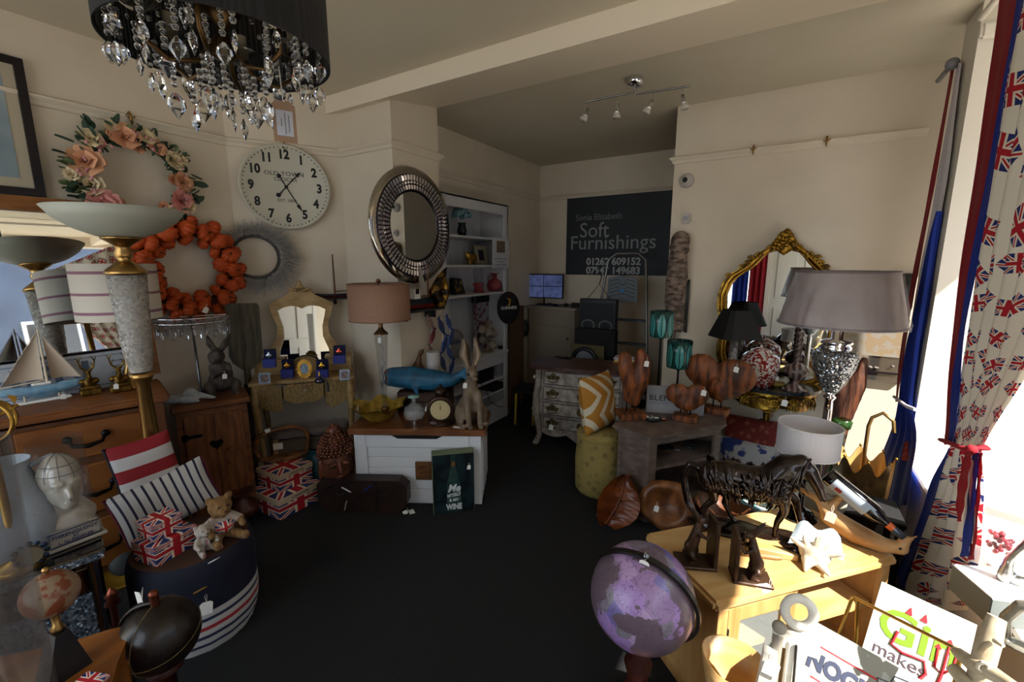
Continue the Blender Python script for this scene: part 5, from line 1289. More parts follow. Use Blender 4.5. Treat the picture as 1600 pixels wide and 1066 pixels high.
# cupboard
CY = 4.72; zc2 = py_(860, 480, CY).z; x0, x1 = py_(826, 500, CY).x, py_(897, 500, CY).x
cupm = mat('cupboard_cream', '#8d8273', .6)
CU = thing('cream_cupboard', 'tall cream cupboard under the monitor in the back corner', 'cupboard', ((x0+x1)/2, (CY+YB)/2-.02, 0), 0)
B().box(x1-x0, YB-CY-.06, zc2-.02, (0, 0, 0)).obj('carcase', cupm, CU); B().box(x1-x0+.08, YB-CY-.02, .025, (-.02, 0, zc2-.025), b=.004).obj('worktop', mat('worktop_cream', '#9a8f80', .5), CU)
dz = py_(860, 506, CY).z
dd = B().box(x1-x0-.05, .018, dz-.06, (0, -(YB-CY)/2+.022, .04), b=.003).obj('door', cupm, CU)
B().sph(.014, ((x1-x0)/2-.07, -(YB-CY)/2+.0, dz-.16)).obj('knob', black, dd)
# monitor
q = py_(850, 455, YB-.22); W_ = ms(64, q); Hh = py_(850, 428, YB-.22).z-py_(850, 466, YB-.22).z
MO = thing('security_monitor', 'small black monitor showing four camera views on the cupboard', 'monitor', (q.x, YB-.22, zc2), R(6))
zb = py_(850, 466, YB-.22).z-zc2
B().box(W_, .03, Hh, (0, 0, zb), b=.004).obj('casing', black, MO)
scr = mat('monitor_screen', '#2b3568', .2, emit=.12, kind='noise', c2='#10142c', scale=14)
m_s = bpy.data.materials.new('screen_views'); m_s.use_nodes = True; t = NT(m_s); bs_ = t.n['Principled BSDF']; t.bsdf = bs_
n_ = t.node('ShaderNodeTexNoise'); n_.inputs['Scale'].default_value = 16; tc = t.node('ShaderNodeTexCoord'); t.link(tc.outputs['Object'], n_.inputs['Vector'])
cc = t.mix(n_.outputs['Fac'], lin('#05070f'), lin('#7f8fd0')); t.link(cc, bs_.inputs['Emission Color']); bs_.inputs['Emission Strength'].default_value = .35; bs_.inputs['Base Color'].default_value = (.01, .01, .02, 1); bs_.inputs['Roughness'].default_value = .2
for i in (-1, 1):
    for j in (0, 1): B().box(W_*.465, .001, Hh*.44, (i*W_*.24, -.0155, zb+Hh*(.04+.47*j))).obj('camera_view', m_s, MO)
B().cyl(.012, zb+.01, (0, .005, .005)).box(.16, .11, .012, (0, .01, 0), b=.003).obj('stand', black, MO)
b = B(); random.seed(8)
b.tube([(.12+.05*i, -.02+random.uniform(-.02, .02), .012+random.uniform(0, .02)) for i in range(9)], .006).box(.09, .05, .05, (.47, 0, 0), b=.004).sph(.03, (.22, -.03, .015), (1.6, 1, .5)).sph(.03, (.35, 0, .02), (1.3, 1, .7))
single(b, 'cable_tangle', black, 'tangle of black cables and plugs on the cream cupboard', 'cables', (q.x-.02, YB-.27, zc2), 0)
# business sign
q0_, q1_, q2_ = py_(886, 311, YB), py_(1046, 295, YB), py_(886, 429, YB)
sx0, sx1, sz0, sz1 = q2_.x, XR-.07, q2_.z, q0_.z
SS = thing('shop_sign', 'large dark slate sign reading Sonia Elizabeth Soft Furnishings with phone numbers', 'sign', ((sx0+sx1)/2-.01, YB-.012, sz0), 0)
W_, Hh = sx1-sx0, sz1-sz0
B().box(W_, .02, Hh, (0, 0, 0), b=.002).obj('board', mat('slate_panel', '#20242a', .6), SS)
sl = mat('sign_grey_letter', '#8b8d8f', .6); sl2 = mat('sign_pale_letter', '#a8aaab', .6)
def tl(s_, size, x, z, m_, sx=1., bold=0.): text(s_, size, m_, SS, M=T((-W_/2+x*W_, -.0115, z*Hh)) @ UP, align='LEFT', sx=sx, bold=bold)
tl('Sonia Elizabeth', Hh*.11, .085, .74, mat('sign_dim_letter', '#73767a', .6), .95)
tl('Soft', Hh*.27, .12, .57, sl, .95); tl('Furnishings', Hh*.255, .035, .41, sl, 1.0)
tl('01262 609152', Hh*.125, .19, .17, sl2, 1.0, .004); tl('07947 149683', Hh*.125, .19, .055, sl2, 1.0, .004)
# ladder
LY = 4.62
lt = py_(978, 396, LY); lb0, lb1 = py_(900, 560, LY-.3), py_(1000, 560, LY-.3)
alu = mat('aluminium', '#7d7b78', .35, metal=.8)
cx = py_(970, 470, LY).x; wt = ms(58, Vector((cx, LY, lt.z))); wbm = ms(86, Vector((cx, LY, .9)))
LD = thing('step_ladder', 'folded aluminium step ladder leaning before the slate sign', 'ladder', (cx, LY-.1, 0), 0)
zt = lt.z; lean = .16
hw0, hw1 = wbm/2+.07, wt/2
def lp(s_, z): k = z/zt; return (s_*(hw0+(hw1-hw0)*k)+.03*k, lean*k, z)
B().tube([lp(-1, 0), lp(-1, zt*.5), lp(-1, zt*.96), (-hw1*.6+.03, lean, zt), (hw1*.6+.03, lean, zt), lp(1, zt*.96), lp(1, zt*.5), lp(1, 0)], .014, n=10).obj('frame', alu, LD)
for z in (.25, .5, .75, 1.0):
    a = lp(-1, z); c_ = lp(1, z); B().box(c_[0]-a[0], .08, .02, ((a[0]+c_[0])/2, a[1], z), b=.003).obj('tread', mat('tread_grey', '#3b424a', .6), LD)
zp = 1.2; pw = wt*.86
PT = B(T((.02, lean*.75-.035, zp))).prism([(-pw/2, 0), (pw/2, 0), (pw/2*.92, .25), (0, .28), (-pw/2*.92, .25)], .02, M=UP).obj('top_platform', mat('platform_grey', '#5e6468', .5), LD)
b = B(T((.02, lean*.75-.0565, zp+.13)))
for k in range(5): b.tube([(-pw*.42, 0, -.08+.05*k*.8), (-pw*.15, 0, -.05+.05*k*.8), (0, 0, .04 if k > 2 else -.04+.01*k), (pw*.15, 0, -.05+.05*k*.8), (pw*.42, 0, -.08+.05*k*.8)], .003, n=4)
b.obj('tread_ridges', mat('ridge_dark', '#2c3034', .6), PT)
B(T((.02, lean*.75-.057, zp+.12))).prism(ov(.026, .018), .002, M=UP).obj('blue_badge', mat('badge_blue', '#1c6fa8', .4), PT)
# patterned bag
PYb = 4.25
q0_, q1_ = py_(908, 466, PYb), py_(962, 540, PYb)
PB2 = thing('patterned_fabric_panel', 'black framed panel with grey ogee pattern left of the ladder', 'panel', ((q0_.x+q1_.x)/2, PYb, 0), 0)
W_ = q1_.x-q0_.x; z1_ = q0_.z
B().box(W_, .08, z1_, (0, 0, 0), b=.006).obj('box', black, PB2)
B().box(W_-.03, .004, z1_*.5, (0, -.041, z1_*.47)).obj('printed_cloth', mat('ogee_print', '#15171a', .7), PB2)
b = B(T((0, -.044, z1_*.72)))
for i in (-1, 0, 1):
    for j in (-1, 0, 1):
        if (i+j) % 2 == 0: b.prism(ov(W_*.19, W_*.15, 16), .002, M=T((i*W_*.24, 0, j*W_*.22)) @ UP, hole=ov(W_*.15, W_*.11, 16))
b.obj('ogee_rings', mat('ogee_grey', '#5a5c5a', .8), PB2)
B().tube([(-.12, 0, z1_), (0, 0, z1_+.15), (.12, 0, z1_)], .004).tube([(0, 0, z1_+.15), (.02, 0, z1_+.22), (-.03, .02, z1_+.32)], .006).obj('hanging_cord', black, PB2)
# black case in front, yellow board with tyre
q0_, q1_ = py_(905, 512, 4.12), py_(958, 550, 4.12)
single(B().box(q1_.x-q0_.x+.05, .12, q0_.z, b=.01), 'black_flight_case', mat('matt_black', '#08080a', .8), 'matt black case standing before the patterned panel', 'case', ((q0_.x+q1_.x)/2, 4.12, 0))
q0_, q1_ = py_(893, 536, 4.02), py_(944, 556, 4.02)
YBd = thing('framed_half_disc', 'olive board with a black ring behind the white chest', 'board', ((q0_.x+q1_.x)/2, 4.02, 0))
zt = q0_.z; W_ = q1_.x-q0_.x
B().box(W_, .012, zt, b=.002).obj('board', mat('olive_board', '#4c4326', .7), YBd)
B(T((-.02, -.012, zt-.03-W_*.38))).lathe([(W_*.3, 0), (W_*.4, 0), (W_*.4, .03), (W_*.3, .03), (W_*.3, 0)], 32, M=UP).obj('ring', black, YBd)
B(T((-.02, -.008, zt-.03-W_*.38))).cyl(W_*.29, .006, M=UP, n=32).obj('disc', mat('disc_white', '#6c6f74', .6), YBd)
# vacuum cleaner
p = Vector((-2.13, 4.05, 0)); q = py_(815, 515, 4.25)
zt = q.z; 
VC = thing('stick_vacuum', 'upright stick vacuum with red tube beside the cupboard', 'vacuum cleaner', (py_(812, 600, 4.25).x, 4.25, 0), 0)
B().tube([(0, 0, .08), (.0, .0, zt-.12)], .018).obj('tube', mat('vac_red', '#a8141c', .3), VC)
B().box(.2, .12, .08, b=.02).obj('floor_head', black, VC)
blob('motor', [('e', (0, 0, zt), (.06, .06, .13)), ('e', (.07, 0, zt+.02), (.045, .05, .1)), ('e', (0, -.03, zt-.07), (.06, .05, .06))], .012, black, VC)
# cardboard & radiator
single(B().box(.06, .3, 1.15, b=.003), 'brown_cardboard_sheet', mat('cardboard', '#4e3620', .8), 'tall brown cardboard box beside the shelving end', 'box', (-2.42, 4.02, 0))
RD = thing('column_radiator', 'cream radiator low on the wall left of the cupboard', 'radiator', (XA+.26, YB-.07, .18))
for i in range(5): B().box(.04, .06, .6, (-.2+.055*i, 0, 0), b=.012).obj('column', mat('radiator_paint', '#6e675d', .5), RD)
B().box(.26, .03, .03, (-.09, 0, .02)).obj('header', mat('radiator_paint'), RD)
# yellow & black step stool
p = pz(818, 660, 0)
YS_ = thing('folding_trolley', 'black folding trolley with yellow frame tubes beside the chest', 'trolley', (p.x, p.y+.05, 0), R(20))
yl = mat('yellow_tube', '#a08a12', .4)
for sx in (-.09, .09): B().tube([(sx, -.12, 0), (sx, -.08, .3), (sx, .1, .33)], .012).obj('tube', yl, YS_)
B().box(.22, .26, .05, (0, .05, .31), b=.01).obj('platform', mat('matt_black'), YS_)
B(T((-.12, .06, .1))).lathe([(.05, -.015), (.09, -.015), (.09, .015), (.05, .015), (.05, -.015)], 20, M=RY(90)).obj('wheel', mat('matt_black'), YS_)
for sx in (-.09, .09): B().tube([(sx, .13, 0), (sx, .1, .31)], .01).obj('rear_leg', mat('matt_black'), YS_)
# track light
ta, tb, tc_ = pz(915, 165, H-.10), pz(1077, 137, H-.10), pz(991, 146, H)
TK2 = thing('ceiling_spot_bar', 'chrome bar with four spotlights on the back ceiling', 'ceiling light', (0, 0, 0))
mid = (ta+tb)/2; TK2.location = (mid.x, mid.y, H+.02)
u = (tb-ta); Lb = u.length; TK2.rotation_euler = (0, 0, math.atan2(u.y, u.x))
B().lathe([(0, 0), (.05, 0), (.055, -.02), (.045, -.05), (0, -.05)], 28, (0, .0, 0)).obj('ceiling_rose', chrome, TK2)
B().tube([(-Lb/2, -.02, -.105), (-.0, -.02, -.095)], .006).tube([(0, .02, -.095), (Lb/2, .02, -.105)], .006).tube([(0, 0, -.05), (0, -.02, -.095)], .006).tube([(0, 0, -.05), (0, .02, -.095)], .006).obj('bar', mat('brushed_chrome', '#8f8a86', .2, metal=1), TK2)
for x, yy, tx, ty in ((-Lb*.46, -.02, -.03, -.05), (-Lb*.16, -.02, 0, -.01), (Lb*.17, .02, -.05, -.03), (Lb*.44, .02, .03, -.02)):
    sp_ = B().tube([(x, yy, -.105), (x, yy, -.15)], .004).obj('drop_arm', chrome, TK2)
    A = aim((x, yy, -.15), (x+tx, yy+ty, -.26))
    B(A).lathe([(0, 0), (.014, .002), (.015, .05), (.02, .06), (0, .06)], 16).obj('spot_body', chrome, sp_)
    B(A).lathe([(.018, .058), (.027, .085), (.027, .09), (0, .09)], 20).obj('bulb', mat('opal_bulb', '#c9c2bb', .3), sp_)
# dome camera, sensor on the corner of the right wall
q = py_(1073, 283, YR)
DC = thing('dome_camera', 'white dome security camera with black lens on the right wall', 'camera', (q.x, YR, q.z), face(q))
B().lathe([(.055, 0), (.055, .02), (.045, .045), (.0, .045)], 28, M=UP).obj('housing', mat('camera_white', '#b5b0ab', .4), DC)
B(T((-.004, -.035, 0))).sph(.034, n=20, m=12).obj('ball', mat('camera_white'), DC)
B(T((-.012, -.058, 0))).sph(.020, n=16, m=10).obj('lens', black, DC)
q = py_(1073, 343, YR)
SE = thing('motion_sensor', 'small white alarm sensor under the dome camera', 'sensor', (q.x, YR-.02, q.z-.035), 0)
B().box(.06, .045, .08, b=.012).obj('housing', mat('camera_white'), SE); B().box(.035, .004, .03, (0, -.023, .025), b=.001).obj('lens', mat('sensor_lens', '#8f8b92', .3), SE)
# ============================================================ RIGHT SIDE
def frame3(TL, TR, BL):
    """matrix of a panel drawn in x (right), z (up) from its lower left corner; also width and height"""
    TL, TR, BL = Vector(TL), Vector(TR), Vector(BL); x = TR-TL; W = x.length; x.normalize(); z = TL-BL; z -= x*z.dot(x); Hh = z.length; z.normalize(); y = z.cross(x)
    o = TL-z*Hh; M = Matrix(((x.x, y.x, z.x, o.x), (x.y, y.y, z.y, o.y), (x.z, y.z, z.z, o.z), (0, 0, 0, 1))); return M, W, Hh

# --- bombe chest of drawers
CHW, CHD, CHZ = .86, .42, .73
a_ = R(14); u = Vector((cos(a_), sin(a_), 0)); n_ = Vector((-sin(a_), cos(a_), 0))
cc = Vector((-1.80, 3.27, 0))+u*CHW/2+n_*CHD/2
CH = thing('bombe_chest', 'distressed white bow fronted chest of four drawers with marbled brown top', 'chest of drawers', cc, a_)
dw = mat('distressed_white', '#a89f96', .65, kind='noise', c2='#6d645c', scale=14, bump=.001)
marb = mat('brown_marble', '#5d4138', .3, kind='noise', c2='#3c2822', scale=12)
def front(x, k=1.): return -CHD/2-.0+.055*k*(x/(CHW/2))**2-.02*k
def bowpoly(ins, n=14, back=CHD/2, k=1.):
    P = [(-CHW/2+ins+(CHW-2*ins)*i/n, front(-CHW/2+ins+(CHW-2*ins)*i/n, k)+ins) for i in range(n+1)]
    return P+[(CHW/2-ins, back), (-CHW/2+ins, back)]
B().prism(bowpoly(-.02), .025, M=T((0, 0, CHZ-.025))).prism(bowpoly(-.005), .015, M=T((0, 0, CHZ-.04))).obj('top', marb, CH)
b = B(); lv = 12
rows = [(.13, .045), (.2, .02), (.32, .0), (.45, .0), (.58, .022), (.69, .035)]
for (z0, i0), (z1, i1) in zip(rows[:-1], rows[1:]):
    P0, P1 = bowpoly(i0+.02), bowpoly(i1+.02); n = len(P0)
    b.add([(x, y, z0) for x, y in P0]+[(x, y, z1) for x, y in P1], [[i, (i+1) % n, n+(i+1) % n, n+i] for i in range(n)], None, False)
b.obj('carcase', dw, CH)
def ins_at(z):
    for (z0, i0), (z1, i1) in zip(rows[:-1], rows[1:]):
        if z0 <= z <= z1: return i0+(i1-i0)*(z-z0)/(z1-z0)+.02
    return .05
brz = mat('dull_brass_mount', '#5b4c30', .45, metal=.7)
for k in range(4):
    z0 = .15+k*.136; z1 = z0+.122; hw = CHW/2-.09
    def f(u_, v_, z0=z0, z1=z1):
        x = -hw+2*hw*u_; z = z0+(z1-z0)*v_; return (x, front(x)+ins_at(z)-.012, z)
    d_ = B().grid(f, 12, 3); 
    for v_ in (0, 1): d_.grid(lambda u_, w_, v_=v_: (f(u_, v_)[0], f(u_, v_)[1]+.02*w_, f(u_, v_)[2]), 12, 1)
    D = d_.obj('drawer', mat('distressed_drawer', '#b5aca3', .6, kind='noise', c2='#7a7168', scale=20), CH)
    bd = B()
    for v_ in (.06, .94): bd.tube([(f(i/12*.96+.02, v_)[0], f(i/12*.96+.02, v_)[1]-.002, f(.5, v_)[2]) for i in range(13)], .003, n=4)
    for u_ in (.02, .98): bd.tube([(f(u_, .06)[0], f(u_, .06)[1]-.002, f(u_, .06)[2]), (f(u_, .94)[0], f(u_, .94)[1]-.002, f(u_, .94)[2])], .003, n=4)
    bd.obj('worn_moulding', mat('worn_brown_edge', '#2f2620', .8), D)
    zc = (z0+z1)/2
    for hx in (-.24, .24):
        y = front(hx)+ins_at(zc)-.016
        hb = B(T((hx, y, zc)))
        hb.prism([(-.055, .0), (-.06, .02), (-.03, .022), (-.02, .04), (0, .05), (.02, .04), (.03, .022), (.06, .02), (.055, 0), (.02, -.012), (-.02, -.012)], .004, M=UP)
        for sx in (-.04, 0, .04): hb.sph(.011, (sx, -.006, .012), n=8, m=5)
        hb.tube([(-.04, -.008, 0), (-.035, -.018, -.026), (0, -.022, -.03), (.035, -.018, -.026), (.04, -.008, 0)], .0045, n=6)
        hb.obj('handle', brz, D)
    B(T((0, front(0)+ins_at(zc)-.015, zc))).prism([(0, -.035), (.02, -.018), (.024, 0), (.018, .02), (0, .038), (-.018, .02), (-.024, 0), (-.02, -.018)], .003, M=UP).cyl(.004, .006, M=UP, n=8).obj('keyhole_plate', brz, D)
    if k == 0: price_tag(D, (-.24, front(-.24)-.01, zc+.0), .04)
for sx in (-1, 1):
    x = sx*(CHW/2-.055); yy = front(x)+.03
    B().tube([(x, yy+.01, .70), (x-sx*.0, yy-.005, .6), (x+sx*.018, yy-.012, .45), (x+sx*.018, yy-.01, .3), (x+sx*.0, yy+.0, .17), (x-sx*.01, yy+.01, .08), (x+sx*.012, yy-.015, .02)], [.03, .026, .03, .034, .03, .024, .028], n=10).sph(.02, (x+sx*.03, yy-.02, .62), n=8).sph(.02, (x+sx*.04, yy-.02, .33), n=8).sph(.03, (x+sx*.014, yy-.025, .018), (1, 1.3, .6)).obj('leg', dw, CH)
    B().tube([(x, CHD/2-.04, .6), (x, CHD/2-.04, .15), (x+sx*.01, CHD/2-.03, 0)], [.025, .03, .018], n=8).obj('leg', dw, CH)
sk_ = [(-CHW/2+.07, 0)]; N_ = 24
for i in range(N_+1):
    x = -CHW/2+.07+(CHW-.14)*i/N_; sk_.append((x, -.045-.03*abs(sin(i/N_*pi*3))-.035*max(0, cos((i/N_-.5)*pi*3))**2*(abs(i/N_-.5) < .17)))
sk_.append((CHW/2-.07, 0))
vsf = [(x, front(x)+.06, .15+z) for x, z in sk_]; vsb = [(x, y+.02, z) for x, y, z in vsf]; n = len(sk_)
b = B(); 
top = [(x, front(x)+.06, .16) for x, z in sk_[1:-1]]; bot = [(x, front(x)+.055, .15+z) for x, z in sk_[1:-1]]; m_ = len(top)
b.add(bot+top, [[i, i+1, m_+i+1, m_+i] for i in range(m_-1)], None, True).add([(x, y+.02, z) for x, y, z in bot]+[(x, y+.02, z) for x, y, z in top], [[m_+i, m_+i+1, i+1, i] for i in range(m_-1)], None, True)
b.add(bot+[(x, y+.02, z) for x, y, z in bot], [[m_+i, m_+i+1, i+1, i] for i in range(m_-1)])
for i in (-2, -1, 0, 1, 2): b.sph(.018, (i*.022, front(0)+.05, .075+abs(i)*.008), (.7, .5, 1.6), n=8, m=6)
b.obj('carved_apron', dw, CH)
def on_c(px1, py1): return pz(px1, py1, CHZ)
p = on_c(880, 560); b = B(); random.seed(3)
for i in range(14): b.sph(.009, (random.uniform(-.07, .07), random.uniform(-.02, .02), .009), n=6, m=5)
b.tube([(-.09+.015*i, .02*sin(i), .004) for i in range(13)], .003)
oo = single(b, 'bead_necklaces', mat('dark_beads', '#14120f', .3), 'small heap of dark bead necklaces on the marbled chest top', 'jewellery', p, 0, None); 
p = on_c(975, 566)
for i, (c_, lab) in enumerate((('#b0541c', 'orange booklet lowest in the pile on the white chest'), ('#a39c2c', 'yellow booklet second from the bottom of the pile on the chest'), ('#c9c4b4', 'cream booklet second from the top of the pile on the chest'), ('#2c1a30', 'dark spotted booklet topmost of the pile on the chest'))):
    single(B().box(.17, .12, .011, b=.001), 'booklet', mat('booklet_%d' % i, c_, .6, kind='speckle' if i == 3 else None, c2='#d8c8d4', scale=120), lab, 'book', (p.x, p.y, CHZ+.0113*i), a_+R(6*((i*7) % 3-1)), 'booklets piled on the white chest')

# --- cushion & pouffe left of the TV unit
qp = Vector((-.995, 2.83, 0)); 
dm_ = mat('damask_gold', '#8c7a44', .85, kind='vor', c2='#5f5330', scale=20, bump=.001)
PO = thing('damask_pouffe', 'round gold and cream damask pouffe behind the grey television unit', 'pouffe', qp, 0)
ph = zr(qp, 668)
B().lathe([(0, 0), (.15, 0), (.17, .03), (.175, ph*.5), (.16, ph-.06), (.165, ph-.03), (.13, ph-.005), (0, ph)], 36).obj('body', dm_, PO)
B().tube([(.163*cos(t), .163*sin(t), ph-.05) for t in [2*pi*i/36 for i in range(36)]], .007, close=True, n=6).obj('piping', mat('piping_gold', '#8c7a3a', .8), PO)
sw = stripe_mat('ochre_chevron', 0, [(0, '#a87420'), (.5, '#bdb49c')], period=.22)
m_ = bpy.data.materials.new('ochre_lattice'); m_.use_nodes = True; t = NT(m_); t.bsdf = t.n['Principled BSDF']
uv = t.node('ShaderNodeUVMap'); sp = t.node('ShaderNodeSeparateXYZ'); t.link(uv.outputs[0], sp.inputs[0])
f_ = t.math('FRACT', t.math('ADD', t.math('MULTIPLY', sp.outputs[0], 3.0), t.math('PINGPONG', t.math('MULTIPLY', sp.outputs[1], 3.0), 1.0)))
t.link(t.mix(t.math('LESS_THAN', f_, .62), lin('#bdb49c'), lin('#a06c1e')), t.bsdf.inputs['Base Color']); t.bsdf.inputs['Roughness'].default_value = .85
cu_ = thing('ochre_cushion', 'ochre and cream lattice cushion leaning on the damask pouffe', 'cushion', (-.985, 2.80, ph-.01), face(qp, 40), rot=(R(-10), 0, face(qp, 58)))
cushion(.36, .40, .17).obj('cover', m_, cu_)
single(B().lathe([(.0, 0), (.16, 0), (.16, .45), (.0, .5)], 20), 'fabric_roll', mat('cream_damask', '#8c7d60', .85, kind='patch', c2='#6a5c40', scale=18), 'roll of cream damask cloth standing behind the wooden hearts', 'fabric', (-.50, 3.50, .0), 0) if False else None

# --- grey corner television unit
TZ = .575
A, Bp, C = pz(957, 664, TZ), pz(1017, 683, TZ), pz(1136, 663, TZ)
D_ = Vector((C.x-.06, C.y+.30, TZ)); E_ = Vector((A.x+.10, A.y+.55, TZ))
P5 = [(q.x, q.y) for q in (A, Bp, C, D_, E_)]
ctr = Vector((sum(q[0] for q in P5)/5, sum(q[1] for q in P5)/5)); P5 = [(x-ctr.x, y-ctr.y) for x, y in P5]
def inset_poly(P, d):
    o = []
    n = len(P)
    for i in range(n):
        p0, p1, p2 = Vector(P[i-1]), Vector(P[i]), Vector(P[(i+1) % n]); a = (p1-p0).normalized(); c = (p2-p1).normalized()
        n1 = Vector((-a.y, a.x)); n2 = Vector((-c.y, c.x)); q = (n1+n2).normalized(); o.append(tuple(p1+q*d/max(.3, q.dot(n1))))
    return o
tvm = mat('limed_grey_wood', '#6e5f56', .6, kind='wood', c2='#544740', scale=5, stretch=(2, 2, 7), bump=.0008)
TU = thing('corner_television_unit', 'limed grey wood corner television unit with open shelves', 'television unit', (ctr.x, ctr.y, 0), 0)
Pb = inset_poly(P5, .03)
B().prism(P5, .016, M=T((0, 0, TZ-.016))).prism(inset_poly(P5, .012), .014, M=T((0, 0, TZ-.03))).prism(inset_poly(P5, .02), .012, M=T((0, 0, TZ-.042))).obj('top', tvm, TU)
B().prism(inset_poly(P5, .015), .05).obj('plinth', tvm, TU)
B().prism(Pb, .015, M=T((0, 0, .05))).obj('floor_panel', tvm, TU)
B().prism(inset_poly(P5, .035), .018, M=T((0, 0, .33))).obj('shelf', tvm, TU)
def panel2(a, c, z0, z1, th=.02, name='panel', m=tvm, parent=TU, s0=0, s1=1):
    a, c = Vector(a), Vector(c); d = c-a; L_ = d.length; d.normalize(); aa = a+d*L_*s0; bb = a+d*L_*s1; mid = (aa+bb)/2; n = Vector((-d.y, d.x))
    return B(T((mid.x+n.x*th/2, mid.y+n.y*th/2, 0)) @ Matrix.Rotation(math.atan2(d.y, d.x), 4, 'Z')).box((bb-aa).length, th, z1-z0, (0, 0, z0), b=.002).obj(name, m, parent)
panel2(Pb[0], Pb[1], .05, TZ-.042, .018, 'side_panel'); 
for (s0, s1) in ((0, .14), (.86, 1)): panel2(Vector(Pb[0])-Vector((0, .006)), Vector(Pb[1])-Vector((0, .006)), .05, TZ-.042, .012, 'stile', s0=s0, s1=s1)
panel2(Vector(Pb[0])-Vector((0, .006)), Vector(Pb[1])-Vector((0, .006)), TZ-.11, TZ-.042, .012, 'rail', s0=.14, s1=.86)
panel2(Pb[1], Pb[2], .05, TZ-.042, .02, 'stile', s0=0, s1=.10); panel2(Pb[1], Pb[2], .05, TZ-.042, .02, 'stile', s0=.91, s1=1)
panel2(Pb[1], Pb[2], TZ-.075, TZ-.042, .02, 'rail', s0=.10, s1=.91)
panel2(Pb[2], Pb[3], .05, TZ-.042, .018, 'side_panel'); panel2(Pb[3], Pb[4], .05, TZ-.042, .01, 'back_panel'); panel2(Pb[4], Pb[0], .05, TZ-.042, .018, 'side_panel')
def on_v(px1, py1, z=TZ): return pz(px1, py1, z)
# bangles on its shelf
for px1, py1, m_, lab in ((1040, 701, mat('teal_bangle', '#0e2a2c', .2), 'dark teal and gold bangle on the television unit shelf'), (1078, 699, mat('grey_bangle', '#3a4650', .2, metal=.5), 'smoky blue bead bracelet on the television unit shelf')):
    p = pz(px1, py1, .35); b = B(); n = 14
    if 'bead' in lab:
        for i in range(n): b.sph(.009, (.033*cos(2*pi*i/n), .033*sin(2*pi*i/n), .009), n=8, m=5)
    else: b.tube([(.042*cos(2*pi*i/24), .042*sin(2*pi*i/24), .012) for i in range(24)], .010, close=True)
    g = thing('bangle', lab, 'bracelet', (p.x, p.y, .349), 0, 'bangles in the television unit'); b.obj('ring', m_, g)
    if 'gold' in lab: B().tube([(.046*cos(2*pi*i/24), .046*sin(2*pi*i/24), .004) for i in range(24)], .004, close=True, n=6).obj('gold_rim', gold, g)
p = pz(1058, 703, .35); single(B().box(.03, .018, .0015, M=RZ(30)), 'price_card', WHITE, 'tiny white price card lying before the bangles', 'card', (p.x, p.y, .349))
# wooden hearts
hw_ = mat('teak_root', '#84481e', .55, kind='wood', c2='#3c1c0a', scale=10, stretch=(2, 2, .8), bump=.008)
def heart_block(px1, py1, prims, label, rowtop, bw=.16, bd=.11, ang=0, vox=.008, tagp=None, rods=((-.03, .06), (.03, .06))):
    p = on_v(px1, py1); s = zr(p, rowtop)-TZ
    g = thing('heart_sculpture', label, 'sculpture', p, face(p, ang), 'carved wood heart sculptures')
    B().box(bw, bd, .042, b=.004).obj('block_base', hw_, g)
    for rx, rl in rods: B().cyl(.005, rl+.03, (rx, 0, .035), n=8).obj('rod', iron, g)
    blob('heart', prims(s), vox, hw_, g, smooth=4)
    if tagp: price_tag(g, (tagp[0]*s, -.06, tagp[1]*s), .03)
    return g
heart_block(985, 652, lambda s: [('c', [(-.02, 0, s*.28), (-s*.02, 0, s*.5), (-s*.11, 0, s*.75), (-s*.12, 0, s*.88)], [s*.07, s*.12, s*.11, s*.09]), ('c', [(.02, 0, s*.25), (s*.1, 0, s*.55), (s*.14, 0, s*.8), (s*.11, 0, s*.93)], [s*.09, s*.14, s*.12, s*.07])], 'tall narrow split heart carved from teak root, nearest the ochre cushion', 545, .17, .15, 20, tagp=(.15, .85), rods=((-.03, .07), (.03, .09)))
heart_block(1070, 657, lambda s: [('e', (-s*.2, 0, s*.68), (s*.32, s*.14, s*.27)), ('e', (s*.24, 0, s*.7), (s*.29, s*.13, s*.29)), ('e', (0, 0, s*.5), (s*.34, s*.14, s*.24)), ('c', [(0, 0, s*.45), (s*.03, 0, s*.25)], [s*.2, s*.05])], 'round teak root heart with a split, in front of the white lettered board', 598, .15, .1, -6, tagp=(.42, .92), rods=((-.03, .03), (.03, .03)))
heart_block(1118, 645, lambda s: [('e', (-s*.28, 0, s*.72), (s*.30, s*.12, s*.28)), ('e', (s*.25, 0, s*.68), (s*.33, s*.12, s*.30)), ('e', (0, 0, s*.5), (s*.42, s*.11, s*.26)), ('c', [(0, 0, s*.45), (s*.06, 0, s*.24)], [s*.22, s*.05])], 'largest teak root heart standing nearest the gold console table', 556, .17, .11, -14, tagp=(.3, .88), rods=((-.02, .04), (.03, .04)))
# lettered board
p0, p1 = on_v(1006, 645), on_v(1098, 655); p1 = p0+(p1-p0)*1.0
zt = zr(p0, 603)-TZ
BLD = thing('lettered_board', 'white board lettered BLEND behind the round wooden heart', 'sign', (p0+p1)/2+Vector((.0, .05, 0)), face(p0, 4))
W_ = (p1-p0).length*1.0
B().box(W_, .012, zt, b=.002).obj('board', mat('pale_grey_board', '#8f8f92', .6), BLD)
text('BLEND & HATCH' if False else 'BLEND', zt*.28, ink, BLD, M=T((-W_*.46, -.0065, zt*.55)) @ UP, align='LEFT', sx=1.15)
text('INTERIORS', zt*.10, mat('grey_print'), BLD, M=T((-W_*.46, -.0065, zt*.37)) @ UP, align='LEFT', sx=1.3)
text('H', zt*.26, ink, BLD, M=T((W_*.45, -.0065, zt*.55)) @ UP)
